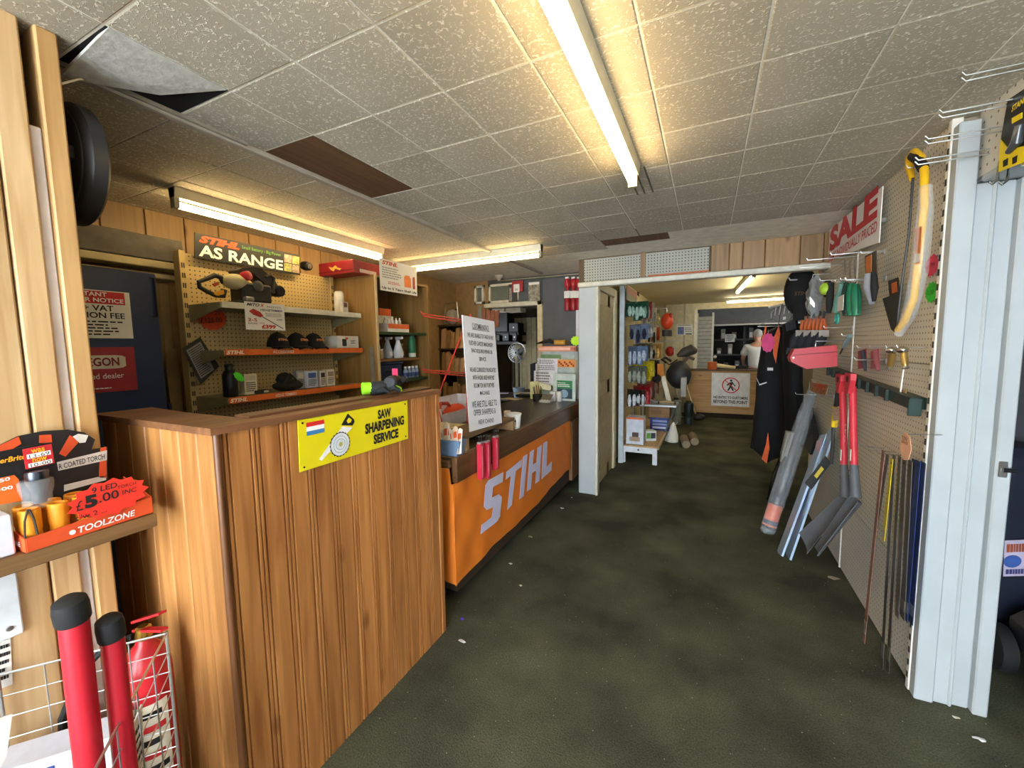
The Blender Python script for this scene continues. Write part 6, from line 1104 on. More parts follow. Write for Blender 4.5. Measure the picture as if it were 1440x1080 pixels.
# black hoe
t = thing('lawn_edger', 'black and yellow edging tool with square black blade hanging left of the shovels', 'garden tool', PX(1172, 600, .70)); a, b, c, d = PX(1181, 538, .74), PX(1176, 572, .72), PX(1173, 600, .72), PX(1169, 652, .72); m_ = MB(); m_.tube([PX(1186, 528, .74), a, b], [.012, .014, .014], 12); m_.build('grip', RUB, t, True); m_ = MB(); m_.tube([b, c], .017, 12); m_.build('yellow_band', mat('#e0c21e', .4), t, True); m_ = quad(((1171, 575), (1183, 570), (1184, 590), (1172, 592)), .70, -.002); m_.build('patterned_label', mat('#c9b0a0', .5, var=.6, scale=120), t)
m_ = MB(); m_.tube([c, lerp(c, d, .4), d], [.013, .011, .008], 12); m_.build('shank', mat('#55585c', .3, .6), t, True); q_, p_ = WQ(((1131, 678), (1162, 641), (1170, 650), (1141, 689)), .70); m_ = MB(); pp = [PY(a_, b_, d.y) for a_, b_ in ((1132, 679), (1161, 641), (1169, 651), (1141, 689))]; m_.prism(pp, (0, .003, 0)); m_.build('blade', mat('#16171a', .4), t); qq = Q(pp[0], pp[1], pp[3]); m_ = MB(); qq.rect(m_, .35, .3, .7, .7, .001, .002); m_.build('yellow_mark', mat('#b8a428', .5), t)
# aluminium edges leaning on the wall
for k, (bpx, tpx, lab) in enumerate(((1098, 1160, 'pale aluminium straight edge leaning on the wall, left of the pair'), (1110, 1172, 'pale aluminium straight edge leaning on the wall, right of the pair'))):
    b = PZ(bpx, 780+k*4, .002); tp_ = PX(tpx, 612-8*k, .765+.02*k); t = thing('aluminium_edge', lab, 'straight edge', b, 'aluminium edges leaning on the right wall'); ax = (tp_-b); u = ax.cross(V((0, 1, 0))).normalized(); s_ = ax.cross(u).normalized(); AL = mat('#a9bfd6', .3, .4, var=.04)
    w_ = .062; m_ = MB(); m_.prism([b-s_*w_, b+s_*w_, b+s_*w_+u*.012, b-s_*w_+u*.012], ax); m_.build('channel', AL, t)
    for o_ in (-.5, .1, .8): m_ = MB(); m_.prism([b+s_*w_*(o_-.09)-u*.003, b+s_*w_*(o_+.09)-u*.003, b+s_*w_*(o_+.09), b+s_*w_*(o_-.09)], ax); m_.build('rib', mat('#7f97b4', .35, .4), t)
    m_ = MB(); m_.prism([b+ax*.86-s_*w_*.8-u*.004, b+ax*.86+s_*w_*.6-u*.004, b+ax*.97+s_*w_*.6-u*.004, b+ax*.97-s_*w_*.8-u*.004], u*.001); m_.build('paper_label', mat('#dcd3dc', .5, var=.3, scale=90), t)
# long wrapped tool
b = PZ(1078, 750, .003); tp_ = PX(1146, 540, .77); t = thing('wrapped_post_tool', 'long tool in clear plastic sleeve with orange base label leaning on the wall', 'packaging', b); ax = tp_-b
m_ = MB(); m_.tube([b+ax*.0, b+ax*.02, b+ax*.4, b+ax*.8, tp_], [.04, .055, .058, .05, .03], 14); m_.build('sleeve', mat('#c9d2da', .1, alpha=.22, spec=.9, bump=.8, bscale=26), t, True); m_ = MB(); m_.tube([b+ax*.03, b+ax*.95], .028, 12); m_.build('pole', mat('#33363c', .4), t, True); m_ = MB(); m_.lathe(b+ax*.05, [(.048, 0), (.05, .02), (.05, .15), (.048, .17)], ax, 16); m_.build('orange_label', mat('#d8633a', .4), t, True); m_ = MB(); m_.lathe(b+ax*.06, [(.051, 0), (.051, .035)], ax, 16); m_.build('grey_band', mat('#4c4a58', .4), t, True); m_ = MB(); m_.lathe(b+ax*.24, [(.03, 0), (.04, .03), (.035, .08)], ax, 12); m_.build('black_head', RUB, t, True)
# black bundle and dark boxed tool
t = thing('black_bundle', 'black plastic-wrapped bundle standing on the floor behind the aluminium edges', 'bundle', PZ(1122, 716, 0)); b = PZ(1122, 714, .004); b.x = .60; m_ = MB(); m_.tube([b, b+V((0, 0, .03)), b+V((.04, .02, .25)), b+V((.09, .03, .45))], [.05, .075, .075, .06], 12)
rg = random.Random(4)
for i in range(len(m_.v)): m_.v[i] += V((rg.uniform(-.008, .008), rg.uniform(-.008, .008), 0))
m_.build('wrap', mat('#15161a', .25, spec=.7), t, True); m_ = MB(); m_.M = Matrix.Translation(b+V((.07, .03, .40))) @ Matrix.Rotation(.15, 4, 'Y'); m_.bbox((-.05, -.04, 0), (.05, .04, .28), .004); m_.build('grey_carton', mat('#a8a8a2', .6), t)
t = thing('boxed_tool', 'black boxed tool with orange edge hanging behind the edging tool', 'packaging', PX(1150, 600, .78)); m_ = MB(); m_.prism([PX(a, b, .775) for a, b in ((1131, 578), (1143, 573), (1154, 622), (1148, 640), (1124, 610))], (-.04, 0, 0)); m_.build('box', mat('#222326', .4), t); m_ = quad(((1131, 578), (1135, 576), (1128, 610), (1124, 608)), .734, -.003); m_.build('orange_edge', mat('#b5502c', .5), t); m_ = quad(((1149, 620), (1157, 616), (1150, 648), (1143, 645)), .72, -.002); m_.build('pink_sticker', mat('#cfb0c4', .5, var=.3, scale=90), t); hook(XR+.003, .72, PX(1138, 572, .76).y, PX(1138, 574, .76).z, t)
t = thing('seed_card', 'small picture card in a clear bag hanging under the tool rail', 'packaging', PX(1152, 545, .74)); m_ = quad(((1138, 537), (1166, 541), (1162, 558), (1137, 553)), .745); m_.build('bag', CLEAR, t); m_ = quad(((1140, 538), (1165, 542), (1161, 556), (1139, 550)), .74); m_.build('picture', mat('#9a6a4a', .5, var=.7, scale=50), t); m_ = quad(((1148, 539), (1160, 541), (1156, 548), (1148, 546)), .736, -.001); m_.build('red_print', mat('#c23a30', .5), t); hook(XR+.003, .70, PX(1152, 538, .74).y, PX(1152, 536, .74).z, t)
loose_hook(1172, 556, .22, 'bare wire hook below the tool rail beside the edging tool')
# hanging steel and blue strips
t0_ = thing('strip_hanger', 'wire hanger holding metal strips low on the right wall', 'hook', PX(1250, 637, XR)); y_ = PX(1248, 634, .79).y
for k in range(3): m_ = MB(); yy = PX(1232+k*14, 632+k*4, .79).y; m_.tube([(XR+.003, yy, PX(1240, 634, .79).z+.01*k), (.725, yy, PX(1240, 634, .79).z+.01*k), (.72, yy, PX(1240, 634, .79).z+.02+.01*k)], .0025, 6); m_.build('wire', STEEL, t0_, True)
def strip(tx, ty, bx, by, w, x, col, lab, rough=.4, metal=.6):
    w *= 1.6
    a, b = PX(tx, ty, x), PX(bx, by, x); b.z = max(b.z, .004); t = thing('metal_strip', lab, 'metal strip', b, 'metal strips on the right wall'); d = (a-b).normalized(); m_ = MB()
    m_.prism([b+V((0, -w, 0)), b+V((0, w, 0)), a+V((0, w, 0)), a+V((0, -w, 0))], (-.0025, 0, 0)); m_.build('strip', mat(col, rough, metal, var=.2, scale=30), t)
    m_ = MB(); m_.lathe(a+V((-.003, 0, -.02)), [(.005, 0), (.004, .001)], (-1, 0, 0), 8); m_.build('hole', DKM, t)
    m_ = MB(); m_.box((b.x-.0035, lerp(b.y, a.y, .06)-w*.8, lerp(b.z, a.z, .05)), (b.x-.0025, lerp(b.y, a.y, .1)+w*.8, lerp(b.z, a.z, .12))); m_.build('end_mark', STEEL, t); return t
for a in ((1243, 634, 1215, 903, .009, .70, '#7a5648', 'rusty brown metal strip, longest and leftmost on the hanger', .7, .2), (1249, 640, 1233, 742, .010, .745, '#5c564f', 'short dark strip beside the rusty one on the hanger', .5, .4), (1255, 645, 1243, 760, .007, .735, '#c9b21e', 'yellow edged black strip on the hanger', .5, .1), (1258, 640, 1240, 945, .009, .755, '#6a6660', 'grey steel strip reaching the floor, left of two', .35, .7), (1266, 642, 1249, 944, .009, .748, '#5f5c58', 'grey steel strip reaching the floor, right of two', .35, .7), (1273, 645, 1262, 868, .012, .76, '#77716a', 'wide grey strip with white base label on the hanger', .4, .6), (1281, 648, 1270, 870, .011, .752, '#57534e', 'dark grey strip just left of the blue ones', .4, .5),
          (1286, 646, 1268, 866, .010, .765, '#22305a', 'blue steel strip, leftmost of the three blue ones', .4, .4), (1292, 648, 1274, 872, .012, .757, '#243668', 'blue steel strip, middle of the three blue ones', .4, .4), (1299, 650, 1281, 876, .012, .762, '#1f2f5c', 'blue steel strip, rightmost of the three blue ones beside the upright', .4, .4)): strip(*a)
c = PX(1274, 628, .72); t = thing('handwritten_price_card', 'peach handwritten price card above the hanging metal strips', 'price tag', c); star(c, (0, -1, 0), (0, 0, 1), .10, .115, 7, 1, 5, mat('#dca888', .6), 'card', None, None, .002, .93, t); text('20%', c+V((-.003, .03, .01)), (0, -1, 0), (0, 0, 1), .055, .03, mat('#7a5038', .6), t); m_ = MB(); m_.tube([c+V((0, 0, .05)), V((XR+.003, c.y, c.z+.055))], .002, 5); m_.build('hook', STEEL, t, True)
# door latch on the jamb, hanging pack above, hooks
c = PY(1410, 660, 2.12); t = thing('door_latch', 'small chrome roller catch on the white jamb', 'latch', c); m_ = MB(); m_.bbox(c+V((-.012, -.006, -.03)), c+V((.012, .002, .03)), .003); m_.build('plate', STEEL, t); m_ = MB(); m_.tube([c+V((-.005, -.012, 0)), c+V((.03, -.012, 0))], .008, 10); m_.build('bolt', mat('#3a3c40', .3, .8), t, True)
for k, (py_, y, lab) in enumerate(((148, 1.80, 'double wire hook highest on the panel above the side door'), (160, 1.93, 'double wire hook second from top above the side door'), (180, 2.02, 'double wire hook third from top above the side door'), (196, 2.09, 'double wire hook lowest above the side door'))):
    z = min(C-.025, 2.275-.045*k); t = thing('double_hook', lab, 'hook', (XS, y, z), 'double wire hooks above the side door')
    for s_ in (-.008, .008): m_ = MB(); m_.tube([(XS, y, z+s_), (XS-.19, y, z+s_), (XS-.2, y, z+s_+.012)], .0025, 6); m_.build('wire', STEEL, t, True)
t = thing('carded_cutter', 'black and yellow carded cutter hanging above the side door at the right frame edge', 'packaging', PX(1425, 190, .85)); xk = .84; m_ = quad(((1419, 140), (1452, 118), (1452, 222), (1405, 242), (1410, 190)), xk, -.003); m_.build('card', mat('#1a1a1c', .4), t); m_ = quad(((1408, 196), (1420, 210), (1446, 204), (1450, 224), (1405, 242)), xk-.004, -.002); m_.build('yellow_panel', mat('#e8d012', .4), t)
a, b = PX(1423, 158, xk-.005), PX(1450, 143, xk-.005); text('STANLEY', a, V((0, b.y-a.y, 0)), (0, 0, 1), .09, .018, mat('#e8d012', .4), t, shear=.2, bold=.03); m_ = quad(((1424, 166), (1438, 158), (1438, 166), (1424, 174)), xk-.004, -.002); m_.build('yellow_tag', mat('#e8d012', .4), t); m_ = MB(); m_.tube([PX(1434, 176, xk-.012), PX(1430, 200, xk-.012), PX(1418, 214, xk-.012)], [.01, .014, .008], 10); m_.build('cutter', mat('#55585c', .3, .5), t, True)
for k in range(2): m_ = quad(((1411+k*13, 226-k*4), (1418+k*13, 222-k*4), (1417+k*13, 232-k*4), (1411+k*13, 235-k*4)), xk-.007, -.001); m_.build('black_icon', INK, t)
m_ = MB(); m_.tube([(XS, PX(1425, 150, xk).y, PX(1425, 140, xk).z), (xk-.02, PX(1425, 150, xk).y, PX(1425, 140, xk).z)], .0025, 6); m_.build('hook', STEEL, t, True)
for k, (px_, lab) in enumerate(((1404, 'bare chrome hanger hook below the carded cutter, left one'), (1418, 'bare chrome hanger hook below the carded cutter, right one'))): p = PX(px_, 245, .86); t = thing('chrome_hanger', lab, 'hook', p, 'chrome hangers over the side door'); m_ = MB(); m_.tube([p+V((.04, 0, .04)), p+V((0, 0, .04)), p+V((-.002, 0, -.02)), p+V((-.012, 0, -.03)), p+V((-.02, 0, -.02))], .004, 8); m_.build('wire', CHR, t, True); m_ = MB(); m_.bbox(p+V((.03, -.01, .02)), p+V((.042, .01, .06)), .002); m_.build('plate', CHR, t)
# side room: mower and boxes
t = thing('lawn_mower', 'dark lawn mower with chrome handlebar in the side room at the right frame edge', 'mower', (1.55, 2.25, 0)); m_ = MB(); m_.bbox((1.25, 2.0, .10), (1.85, 2.55, .30), .05); m_.build('deck', mat('#17181c', .35), t); m_ = MB(); m_.bbox((1.38, 2.12, .30), (1.7, 2.42, .50), .04); m_.build('engine', mat('#1d1e22', .4), t)
for x in (1.22, 1.88):
    for y in (2.05, 2.5): m_ = MB(); m_.lathe((x-.03, y, .10), [(.06, 0), (.1, .005), (.1, .055), (.06, .06)], (1, 0, 0), 20); m_.build('wheel', RUB, t, True)
for x in (1.3, 1.8): m_ = MB(); m_.tube([(x, 2.0, .25), (x, 1.75, .62), (x, 1.55, .95)], .012, 8); m_.build('handle_tube', CHR, t, True)
m_ = MB(); m_.tube([(1.3, 1.55, .95), (1.8, 1.55, .95)], .014, 8); m_.build('handlebar', RUB, t, True); m_ = MB(); m_.lathe((1.22, 2.06, .1), [(.035, .0), (.035, .004)], (-1, -.3, 0), 16); m_.build('hub_cap', CHR, t, True)
t = thing('grass_box', 'dark blue grass bag with pale printed panel in the side room', 'bag', (1.5, 2.6, .5)); m_ = MB(); m_.bbox((1.22, 2.63, .001), (1.95, 2.88, .98), .04); m_.build('bag', mat('#141a2c', .5), t); q = Q(PY(1412, 760, 2.62), PY(1452, 758, 2.62), PY(1410, 810, 2.62)); m_ = MB(); q.rect(m_, 0, 0, 1, 1, 0, .004); m_.build('printed_panel', mat('#b9b0c8', .5), t); m_ = MB(); q.lines(m_, .08, .1, .95, .35, 1, .0045, fill=.9); m_.build('print_lines', mat('#9a4a2a', .5), t); m_ = MB(); disc(m_, q, .3, .58, .03, .0045, .006, 16); m_.build('round_print', mat('#3a5aa0', .5), t); m_ = MB(); q.lines(m_, .08, .8, .95, .95, 1, .0045, fill=.9); m_.build('print_lines', mat('#3a3a70', .5), t)
# scraps on the floor
for k, (px_, py_, r, col, lab) in enumerate(((790, 715, .022, '#e0e0e0', 'torn white scrap of paper on the floor near the white post'), (650, 871, .016, '#5a3ac8', 'small crumpled purple wrapper on the floor by the pine counter'), (650, 902, .02, '#d8d8da', 'pale curl of paper on the floor by the pine counter'), (1170, 813, .04, '#a89a84', 'dry brown leaf on the floor under the shovels'), (718, 793, .016, '#cfd0b8', 'pale paper shred on the floor by the banner'), (732, 824, .013, '#cfd0b8', 'small pale shred on the floor in the aisle beside the banner'), (746, 755, .02, '#9aa06a', 'thin straw shred on the floor near the banner end'), (1377, 1040, .02, '#dcdcdc', 'white scrap of paper on the floor near the right jamb'), (1345, 1010, .018, '#c9c4b0', 'cream scrap of paper at the foot of the white jamb'), (804, 700, .010, '#dcdcdc', 'tiny white scrap on the floor beside the white post'))):
    c = PZ(px_, py_, .001); rg = random.Random(k+20); pts = []
    for i in range(9): a = 2*math.pi*i/9; rr = r*rg.uniform(.45, 1.1); pts.append(c+V((rr*math.cos(a), rr*.6*math.sin(a), rg.uniform(0, .004))))
    m_ = MB(); m_.prism(pts, (0, 0, .002)); o = m_.build('floor_scrap', mat(col, .7)); tag(o, lab, 'litter')
# ================================================================ passage beyond the opening
gx2 = -.95; pgP = pegmat('#c9bb90', '#6f6344', 'y', 'z')
t = thing('passage_pegboard', 'cream pegboard shelving bay on the left wall of the passage', 'shelving', (gx2, 6.2, 0))
for y0, y1 in ((5.17, 6.17), (6.18, 7.18)): Bx((gx2-.03, y0, .1), (gx2-.018, y1, 2.22)).build('pegboard_panel', pgP, t)
for y in (5.13, 6.165, 7.18):
    m_ = MB(); m_.bbox((gx2-.03, y-.0, 0), (gx2+.03 if y < 5.2 else gx2-.01, y+.04, 2.2), .004); u = m_.build('upright', mat('#c4cdd6', .4), t)
# white low bench of the bay
t = thing('white_bench', 'low white metal base shelf with plywood top below the passage pegboard', 'bench', (-.75, 6, 0)); WM = mat('#d6dae2', .4)
for x0, x1 in ((-.955, -.90), (-.575, -.52)):
    for y in (5.18, 7.1): m_ = MB(); m_.bbox((x0, y, 0), (x1, y+.04, .20), .004); m_.build('leg', WM, t)
for y in (5.17, 7.1):
    m_ = MB(); m_.bbox((-.955, y, .14), (-.52, y+.05, .215), .004); r_ = m_.build('cross_rail', WM, t); m_ = MB()
    for x in (-.93, -.74): m_.lathe((x, y, .178), [(.012, 0), (.01, .003)], (0, -1, 0), 10)
    m_.split('bolt', DKM, r_)
m_ = MB(); m_.bbox((-.955, 5.16, .215), (-.50, 7.16, .235), .003); m_.build('plywood_top', wood('#c9a976', '#b08e5a', 'y', .6, False), t)
m_ = MB(); m_.bbox((-.52, 5.16, .20), (-.495, 7.16, .237), .003); m_.build('front_edge', mat('#c9b78e', .5), t)
# goods hanging on the pegboard: hook by hook, each carded pack a thing
COLS = (5.27, 5.6, 5.95, 6.35, 6.8); rows = [PY(890, py, 5.27).z for py in (424, 456, 486, 514, 547)]
look = {(0, 0): ('dark green carded hand tool', '#1f4a38', '#9fb8ac', 5), (0, 1): ('red and white carded tool', '#a04034', '#d0c8b8', 3), (0, 2): ('grey bagged fitting', '#a8a89c', '#c9c9c0', 4), (0, 3): ('white carded part', '#d0d0c4', '#8a8a80', 3), (0, 4): ('olive carded part', '#6f7040', '#b0a070', 2),
        (1, 0): ('blue and silver carded blade', '#6f7f9c', '#232a3a', 3), (1, 1): ('grey-blue boxed line spool', '#8f9bac', '#c0c8d2', 3), (1, 2): ('pale blue boxed line spool', '#9aa6b4', '#d6dade', 3), (1, 3): ('white boxed spool head', '#d8d2bc', '#3a3a38', 3), (1, 4): ('orange safety visor', '#c04420', '#8a2a14', 2),
        (2, 0): ('steel blue carded file', '#5f7290', '#aab4c4', 4), (2, 1): ('black and olive carded part', '#3a3a2c', '#8a8a60', 3), (2, 2): ('grey boxed filter', '#8a9098', '#c9ccd0', 3), (2, 3): ('cream carded cap', '#cfc49c', '#1f1f1d', 3), (2, 4): ('brass coloured fitting', '#a8803c', '#d0b070', 2),
        (3, 0): ('grey-green bagged part', '#5f665a', '#9aa094', 4), (3, 1): ('yellow pouch of earplugs', '#d6c422', '#b09c1a', 3), (3, 2): ('bright yellow pouch', '#dccb2e', '#e6dc80', 3), (3, 3): ('black carded strap', '#22242a', '#5a5e68', 3), (3, 4): ('black and amber carded reel', '#2c2620', '#c08a3a', 2),
        (4, 0): ('black carded knife with silver blade', '#1d1e22', '#d0d4d8', 4), (4, 1): ('crimson carded tool', '#a01c2c', '#d0606a', 3), (4, 2): ('red-brown carded tool', '#7a4038', '#b09088', 3), (4, 3): ('grey carded chisel', '#8a8a88', '#4a4a4a', 3), (4, 4): ('dark red carded tool', '#6a2a28', '#9a7a70', 2)}
HH = (.20, .19, .2, .2, .2); rg = random.Random(11); ROWN = ('top', 'second', 'middle', 'fourth', 'lowest'); COLN = ('nearest', 'second', 'third', 'fourth', 'furthest')
hangers = thing('pegboard_hooks', 'rows of wire hooks on the passage pegboard', 'hooks', (gx2, 6, 1.5))
for (r, c_), (nm, c1, c2, n) in look.items():
    y = COLS[c_]; z = rows[r]+.02*((c_*7+r*3) % 3-1); hh = rg.uniform(.10, .16)
    m_ = MB(); m_.tube([(gx2-.02, y, z), (gx2+.27, y, z), (gx2+.275, y, z+.012)], .0025, 5); m_.build('hook', STEEL, hangers, True)
    for k in range(n):
        x = gx2+.245-k*(.22/max(n, 3)); s = thing('hanging_pack', '%s, %s on hook, %s row, %s column of passage pegboard' % (nm, ('frontmost', 'second', 'third', 'fourth', 'rearmost')[k], ROWN[r], COLN[c_]), 'packaging', (x, y, z), '%s stack' % nm)
        w = rg.uniform(.05, .075); an = rg.uniform(.5, 1.25)*(1 if k % 3 else .8); u_ = V((math.sin(an), -math.cos(an)*1., 0)); n_ = V((math.cos(an), math.sin(an), 0)); o_ = V((x, y, z)); hh = HH[r]*rg.uniform(.8, 1.15)
        m_ = MB(); m_.prism([o_-u_*w+V((0, 0, .014)), o_-u_*w-V((0, 0, hh)), o_+u_*w-V((0, 0, hh)), o_+u_*w+V((0, 0, .014))], n_*.004); m_.build('card', mat(c1, .4, var=.3, scale=30), s)
        b_ = o_-V((n_.y*-.0, 0, 0)); e_ = V((n_.x, -abs(n_.y), 0))
        m_ = MB(); m_.tube([b_+V((.004, -.014, -hh*.25)), b_+V((.006, -.028, -hh*.6)), b_+V((.003, -.014, -hh*.95))], [.014, .03, .016], 8); m_.build('product', mat(c2, .25, var=.25, scale=40), s, True)
t = thing('header_card', 'red and green brand header card above the nearest hooks of the passage pegboard', 'sign', PY(886, 412, 5.3)); m_ = MB(); a, b = PX(881, 402, -.90), PX(895, 414, -.90); m_.box((-.90, a.y, 2.03), (-.895, b.y, 2.2)); m_.build('card', mat('#3f5a3a', .5), t); m_ = MB(); m_.box((-.8945, a.y, 2.10), (-.893, b.y, 2.2)); m_.build('red_band', mat('#8a4a3a', .5), t)
# cartons on the bench
q0 = .237
carton('coffee_machine_carton', 'white carton with orange top band and brown picture on the white bench', 'box', (-.79, 5.30, q0), (.21, .20, .34), 0, mat('#c9cfdc', .6), (('y', 0, 0, 1, .07, mat('#d8602e', .5)), ('y', .35, .55, .72, .85, mat('#4a3428', .6)), ('y', .2, .72, .8, .88, mat('#a08a78', .6))))
carton('green_letter_box', 'tilted white box with green and black print beside the white carton', 'box', (-.655, 5.52, q0), (.14, .12, .13), .5, mat('#d0d4d8', .6), (('y', .08, .2, .45, .75, mat('#5a9a3a', .5)), ('y', .48, .2, .92, .75, mat('#3a3c44', .5))))
carton('blue_carton', 'blue carton with white print lines under the steel trestle', 'box', (-.60, 6.3, q0), (.26, .22, .19), 0, mat('#24357e', .5), (('y', .15, .2, .9, .35, mat('#8a98c8', .5)), ('y', .15, .45, .9, .6, mat('#8a98c8', .5)), ('y', .15, .7, .9, .85, mat('#c9d0e8', .5))))
carton('brown_carton', 'brown cardboard carton on top of the blue carton', 'box', (-.60, 6.3, q0+.191), (.28, .24, .15), 0, mat('#8a6844', .7), (('y', .1, .3, .6, .7, mat('#7a5a3a', .7)),))
t = thing('steel_trestle', 'grey steel trestle with pale top on the white bench', 'stand', (-.62, 6.3, q0)); GRM = mat('#7f8488', .35, .6); m_ = MB(); m_.bbox((-.86, 6.05, .60), (-.36, 6.5, .63), .006); m_.build('top', mat('#9a9fa4', .35, .5), t)
for x in (-.84, -.38):
    for y in (6.08, 6.47): m_ = MB(); m_.tube([(x, y, .60), (x+(.0 if x < -.6 else -.13), y, q0)], .012, 8); m_.build('leg', GRM, t, True)
for k, (px_, py_, lab, col) in enumerate(((905, 582, 'grey metal bracket lying on the steel trestle', '#8f9094'), (935, 584, 'pale wooden handle lying on the steel trestle', '#a89470'))): c = V((-.72+.22*k, 6.2, .632)); t = thing('loose_part', lab, 'spare part', c); m_ = MB(); m_.tube([c+V((-.1, 0, .02)), c+V((0, .03, .03)), c+V((.1, -.02, .015))], [.012, .02, .014], 8); m_.build('body', mat(col, .5), t, True); m_ = MB(); m_.lathe(c+V((.1, -.02, .015)), [(.02, 0), (.022, .01), (.014, .02)], (1, 0, 0), 10); m_.build('collar', DKM, t, True)
# strimmers and hedge trimmer leaning past the bench
def pole(p0, p1, r, col, nm, lab, cat, ends):
    t = thing(nm, lab, cat, p1 if p1.z < p0.z else p0); m_ = MB(); m_.tube([p0, p1], r, 10); m_.build('shaft', mat(col, .35, .5), t, True); ends(t, p0, p1); return t
p1 = PZ(958, 586, .06); p0 = V((0, 0, HC))+ray(942, 500)*((p1-V((0, 0, HC))).dot(FW)+.05)
def e1(t, a, b):
    m_ = MB(); m_.ell(b+V((-.12, 0, .08)), (.13, .10, .05), 14, 8); m_.build('red_guard', mat('#b8301f', .4), t, True); m_ = MB(); m_.lathe(b, [(.03, -.06), (.05, -.03), (.05, 0)], (0, 0, 1), 14); m_.build('cutting_head', CHR, t, True); m_ = MB(); m_.ell(a+V((0, 0, .08)), (.09, .08, .10), 14, 8); m_.build('engine', mat('#a8281e', .4), t, True); m_ = MB(); m_.tube([a+V((-.12, -.05, -.08)), a+V((0, -.1, -.18)), a+V((.14, -.05, -.08))], .012, 8); m_.build('handle', RUB, t, True)
pole(p0, p1, .014, '#b9b7ac', 'strimmer', 'strimmer with red guard and pale pole leaning past the bench', 'strimmer', e1)
p1 = PZ(981, 590, .05); p0 = V((0, 0, HC))+ray(964, 538)*((p1-V((0, 0, HC))).dot(FW)+.05)
def e2(t, a, b):
    m_ = MB(); m_.ell(b+V((.0, 0, .05)), (.14, .10, .07), 12, 8); m_.build('dark_head', mat('#1a1816', .5), t, True); m_ = MB(); m_.ell(a+V((0, .05, .12)), (.11, .1, .16), 12, 8); m_.build('grey_engine', mat('#8f9294', .45), t, True)
pole(p0, p1, .013, '#c9b98a', 'brush_cutter', 'brush cutter with brass-coloured pole beside the plywood counter', 'strimmer', e2)
# chainsaw bar, black leaf collection bag, grey hedge trimmer
bd = (PZ(940, 600, 0)-V((0, 0, HC))).dot(FW); 
def dp(px_, py_, d): return V((0, 0, HC))+ray(px_, py_)*d
t = thing('chainsaw_bar_tool', 'long white pole saw blade with orange mount hanging in the passage', 'saw', dp(943, 573, 6.3)); m_ = MB(); m_.prism([dp(929, 530, 6.3), dp(935, 528, 6.3), dp(946, 572, 6.3), dp(940, 574, 6.3)], (0, .01, 0)); m_.build('blade', mat('#d8d4c8', .3), t); m_ = MB(); m_.prism([dp(921, 512, 6.3), dp(932, 512, 6.3), dp(934, 528, 6.3), dp(930, 532, 6.3), dp(921, 522, 6.3)], (0, .04, 0)); m_.build('orange_mount', mat('#c07a34', .45), t); m_ = MB(); m_.lathe(dp(924, 532, 6.25), [(.05, 0), (.065, .01), (.065, .05), (.05, .06)], (0, -1, 0), 16); m_.build('black_drum', RUB, t, True)
m_ = MB(); a_ = dp(927, 505, 6.3); m_.tube([V((-1.045, a_.y, a_.z)), V((a_.x, a_.y, a_.z)), V((a_.x, a_.y, a_.z-.12))], .005, 6); m_.build('hanging_hook', STEEL, t, True)
t = thing('black_collection_bag', 'black leaf blower bag hanging beside the strimmer in the passage', 'bag', dp(955, 545, 7.2)); m_ = MB(); m_.ell(dp(955, 527, 7.2), (.21, .14, .24), 16, 10); rg = random.Random(6)
for i in range(len(m_.v)): m_.v[i] += V((rg.uniform(-.012, .012), 0, rg.uniform(-.012, .012)))
m_.build('bag', mat('#24272c', .5), t, True); m_ = MB(); m_.tube([dp(937, 510, 7.1), dp(930, 505, 7.1), dp(936, 503, 7.1), dp(944, 508, 7.1)], .02, 8); m_.build('strap', RUB, t, True); m_ = MB(); m_.bbox(dp(957, 548, 7.05)+V((0, -.05, -.12)), dp(966, 530, 7.05)+V((0, .05, 0)), .01); m_.build('grey_panel', mat('#9a9c98', .5), t)
m_ = MB(); a_ = dp(948, 500, 7.2); m_.tube([V((-1.045, a_.y, a_.z+.25)), V((a_.x, a_.y, a_.z+.25)), V((a_.x, a_.y, a_.z))], .006, 6); m_.build('hanging_hook', STEEL, t, True)
t = thing('blower_unit', 'dark grey blower unit hanging above the black bag', 'power tool', dp(968, 497, 7.4)); m_ = MB(); m_.tube([dp(953, 500, 7.4), dp(962, 496, 7.4), dp(972, 492, 7.4), dp(979, 494, 7.4)], [.03, .09, .10, .05], 12); m_.build('housing', mat('#3a3734', .5), t, True); m_ = MB(); m_.tube([dp(960, 510, 7.4), dp(968, 502, 7.4), dp(976, 505, 7.4)], .03, 8); m_.build('pipe', mat('#55504a', .5), t, True)
m_ = MB(); a_ = dp(967, 488, 7.4); m_.tube([V((-1.045, a_.y, a_.z+.12)), V((a_.x, a_.y, a_.z+.12)), V((a_.x, a_.y, a_.z-.05))], .006, 6); m_.build('hanging_hook', STEEL, t, True)
t = thing('orange_helmet', 'orange-red forestry helmet with black visor hanging high in the passage', 'helmet', dp(938, 455, 6.9)); m_ = MB(); m_.ell(dp(938, 452, 6.9), (.10, .11, .14), 14, 10); m_.build('shell', mat('#b83c1c', .4), t, True); m_ = MB(); m_.sheet(lambda a, b: dp(931+14*a, 464+9*b, 6.8-.05*math.sin(math.pi*a)), 6, 4, (0, .008, 0)); m_.build('visor', mat('#1a1a1a', .5), t, True); m_ = MB(); m_.ell(dp(943, 445, 6.85), (.04, .06, .06), 10, 8); m_.build('ear_cup', mat('#8a2a16', .4), t, True)
m_ = MB(); a_ = dp(938, 436, 6.9); m_.tube([V((-1.045, a_.y, a_.z+.03)), V((a_.x, a_.y, a_.z+.03)), V((a_.x, a_.y, a_.z-.06))], .005, 6); m_.build('hanging_hook', STEEL, t, True)
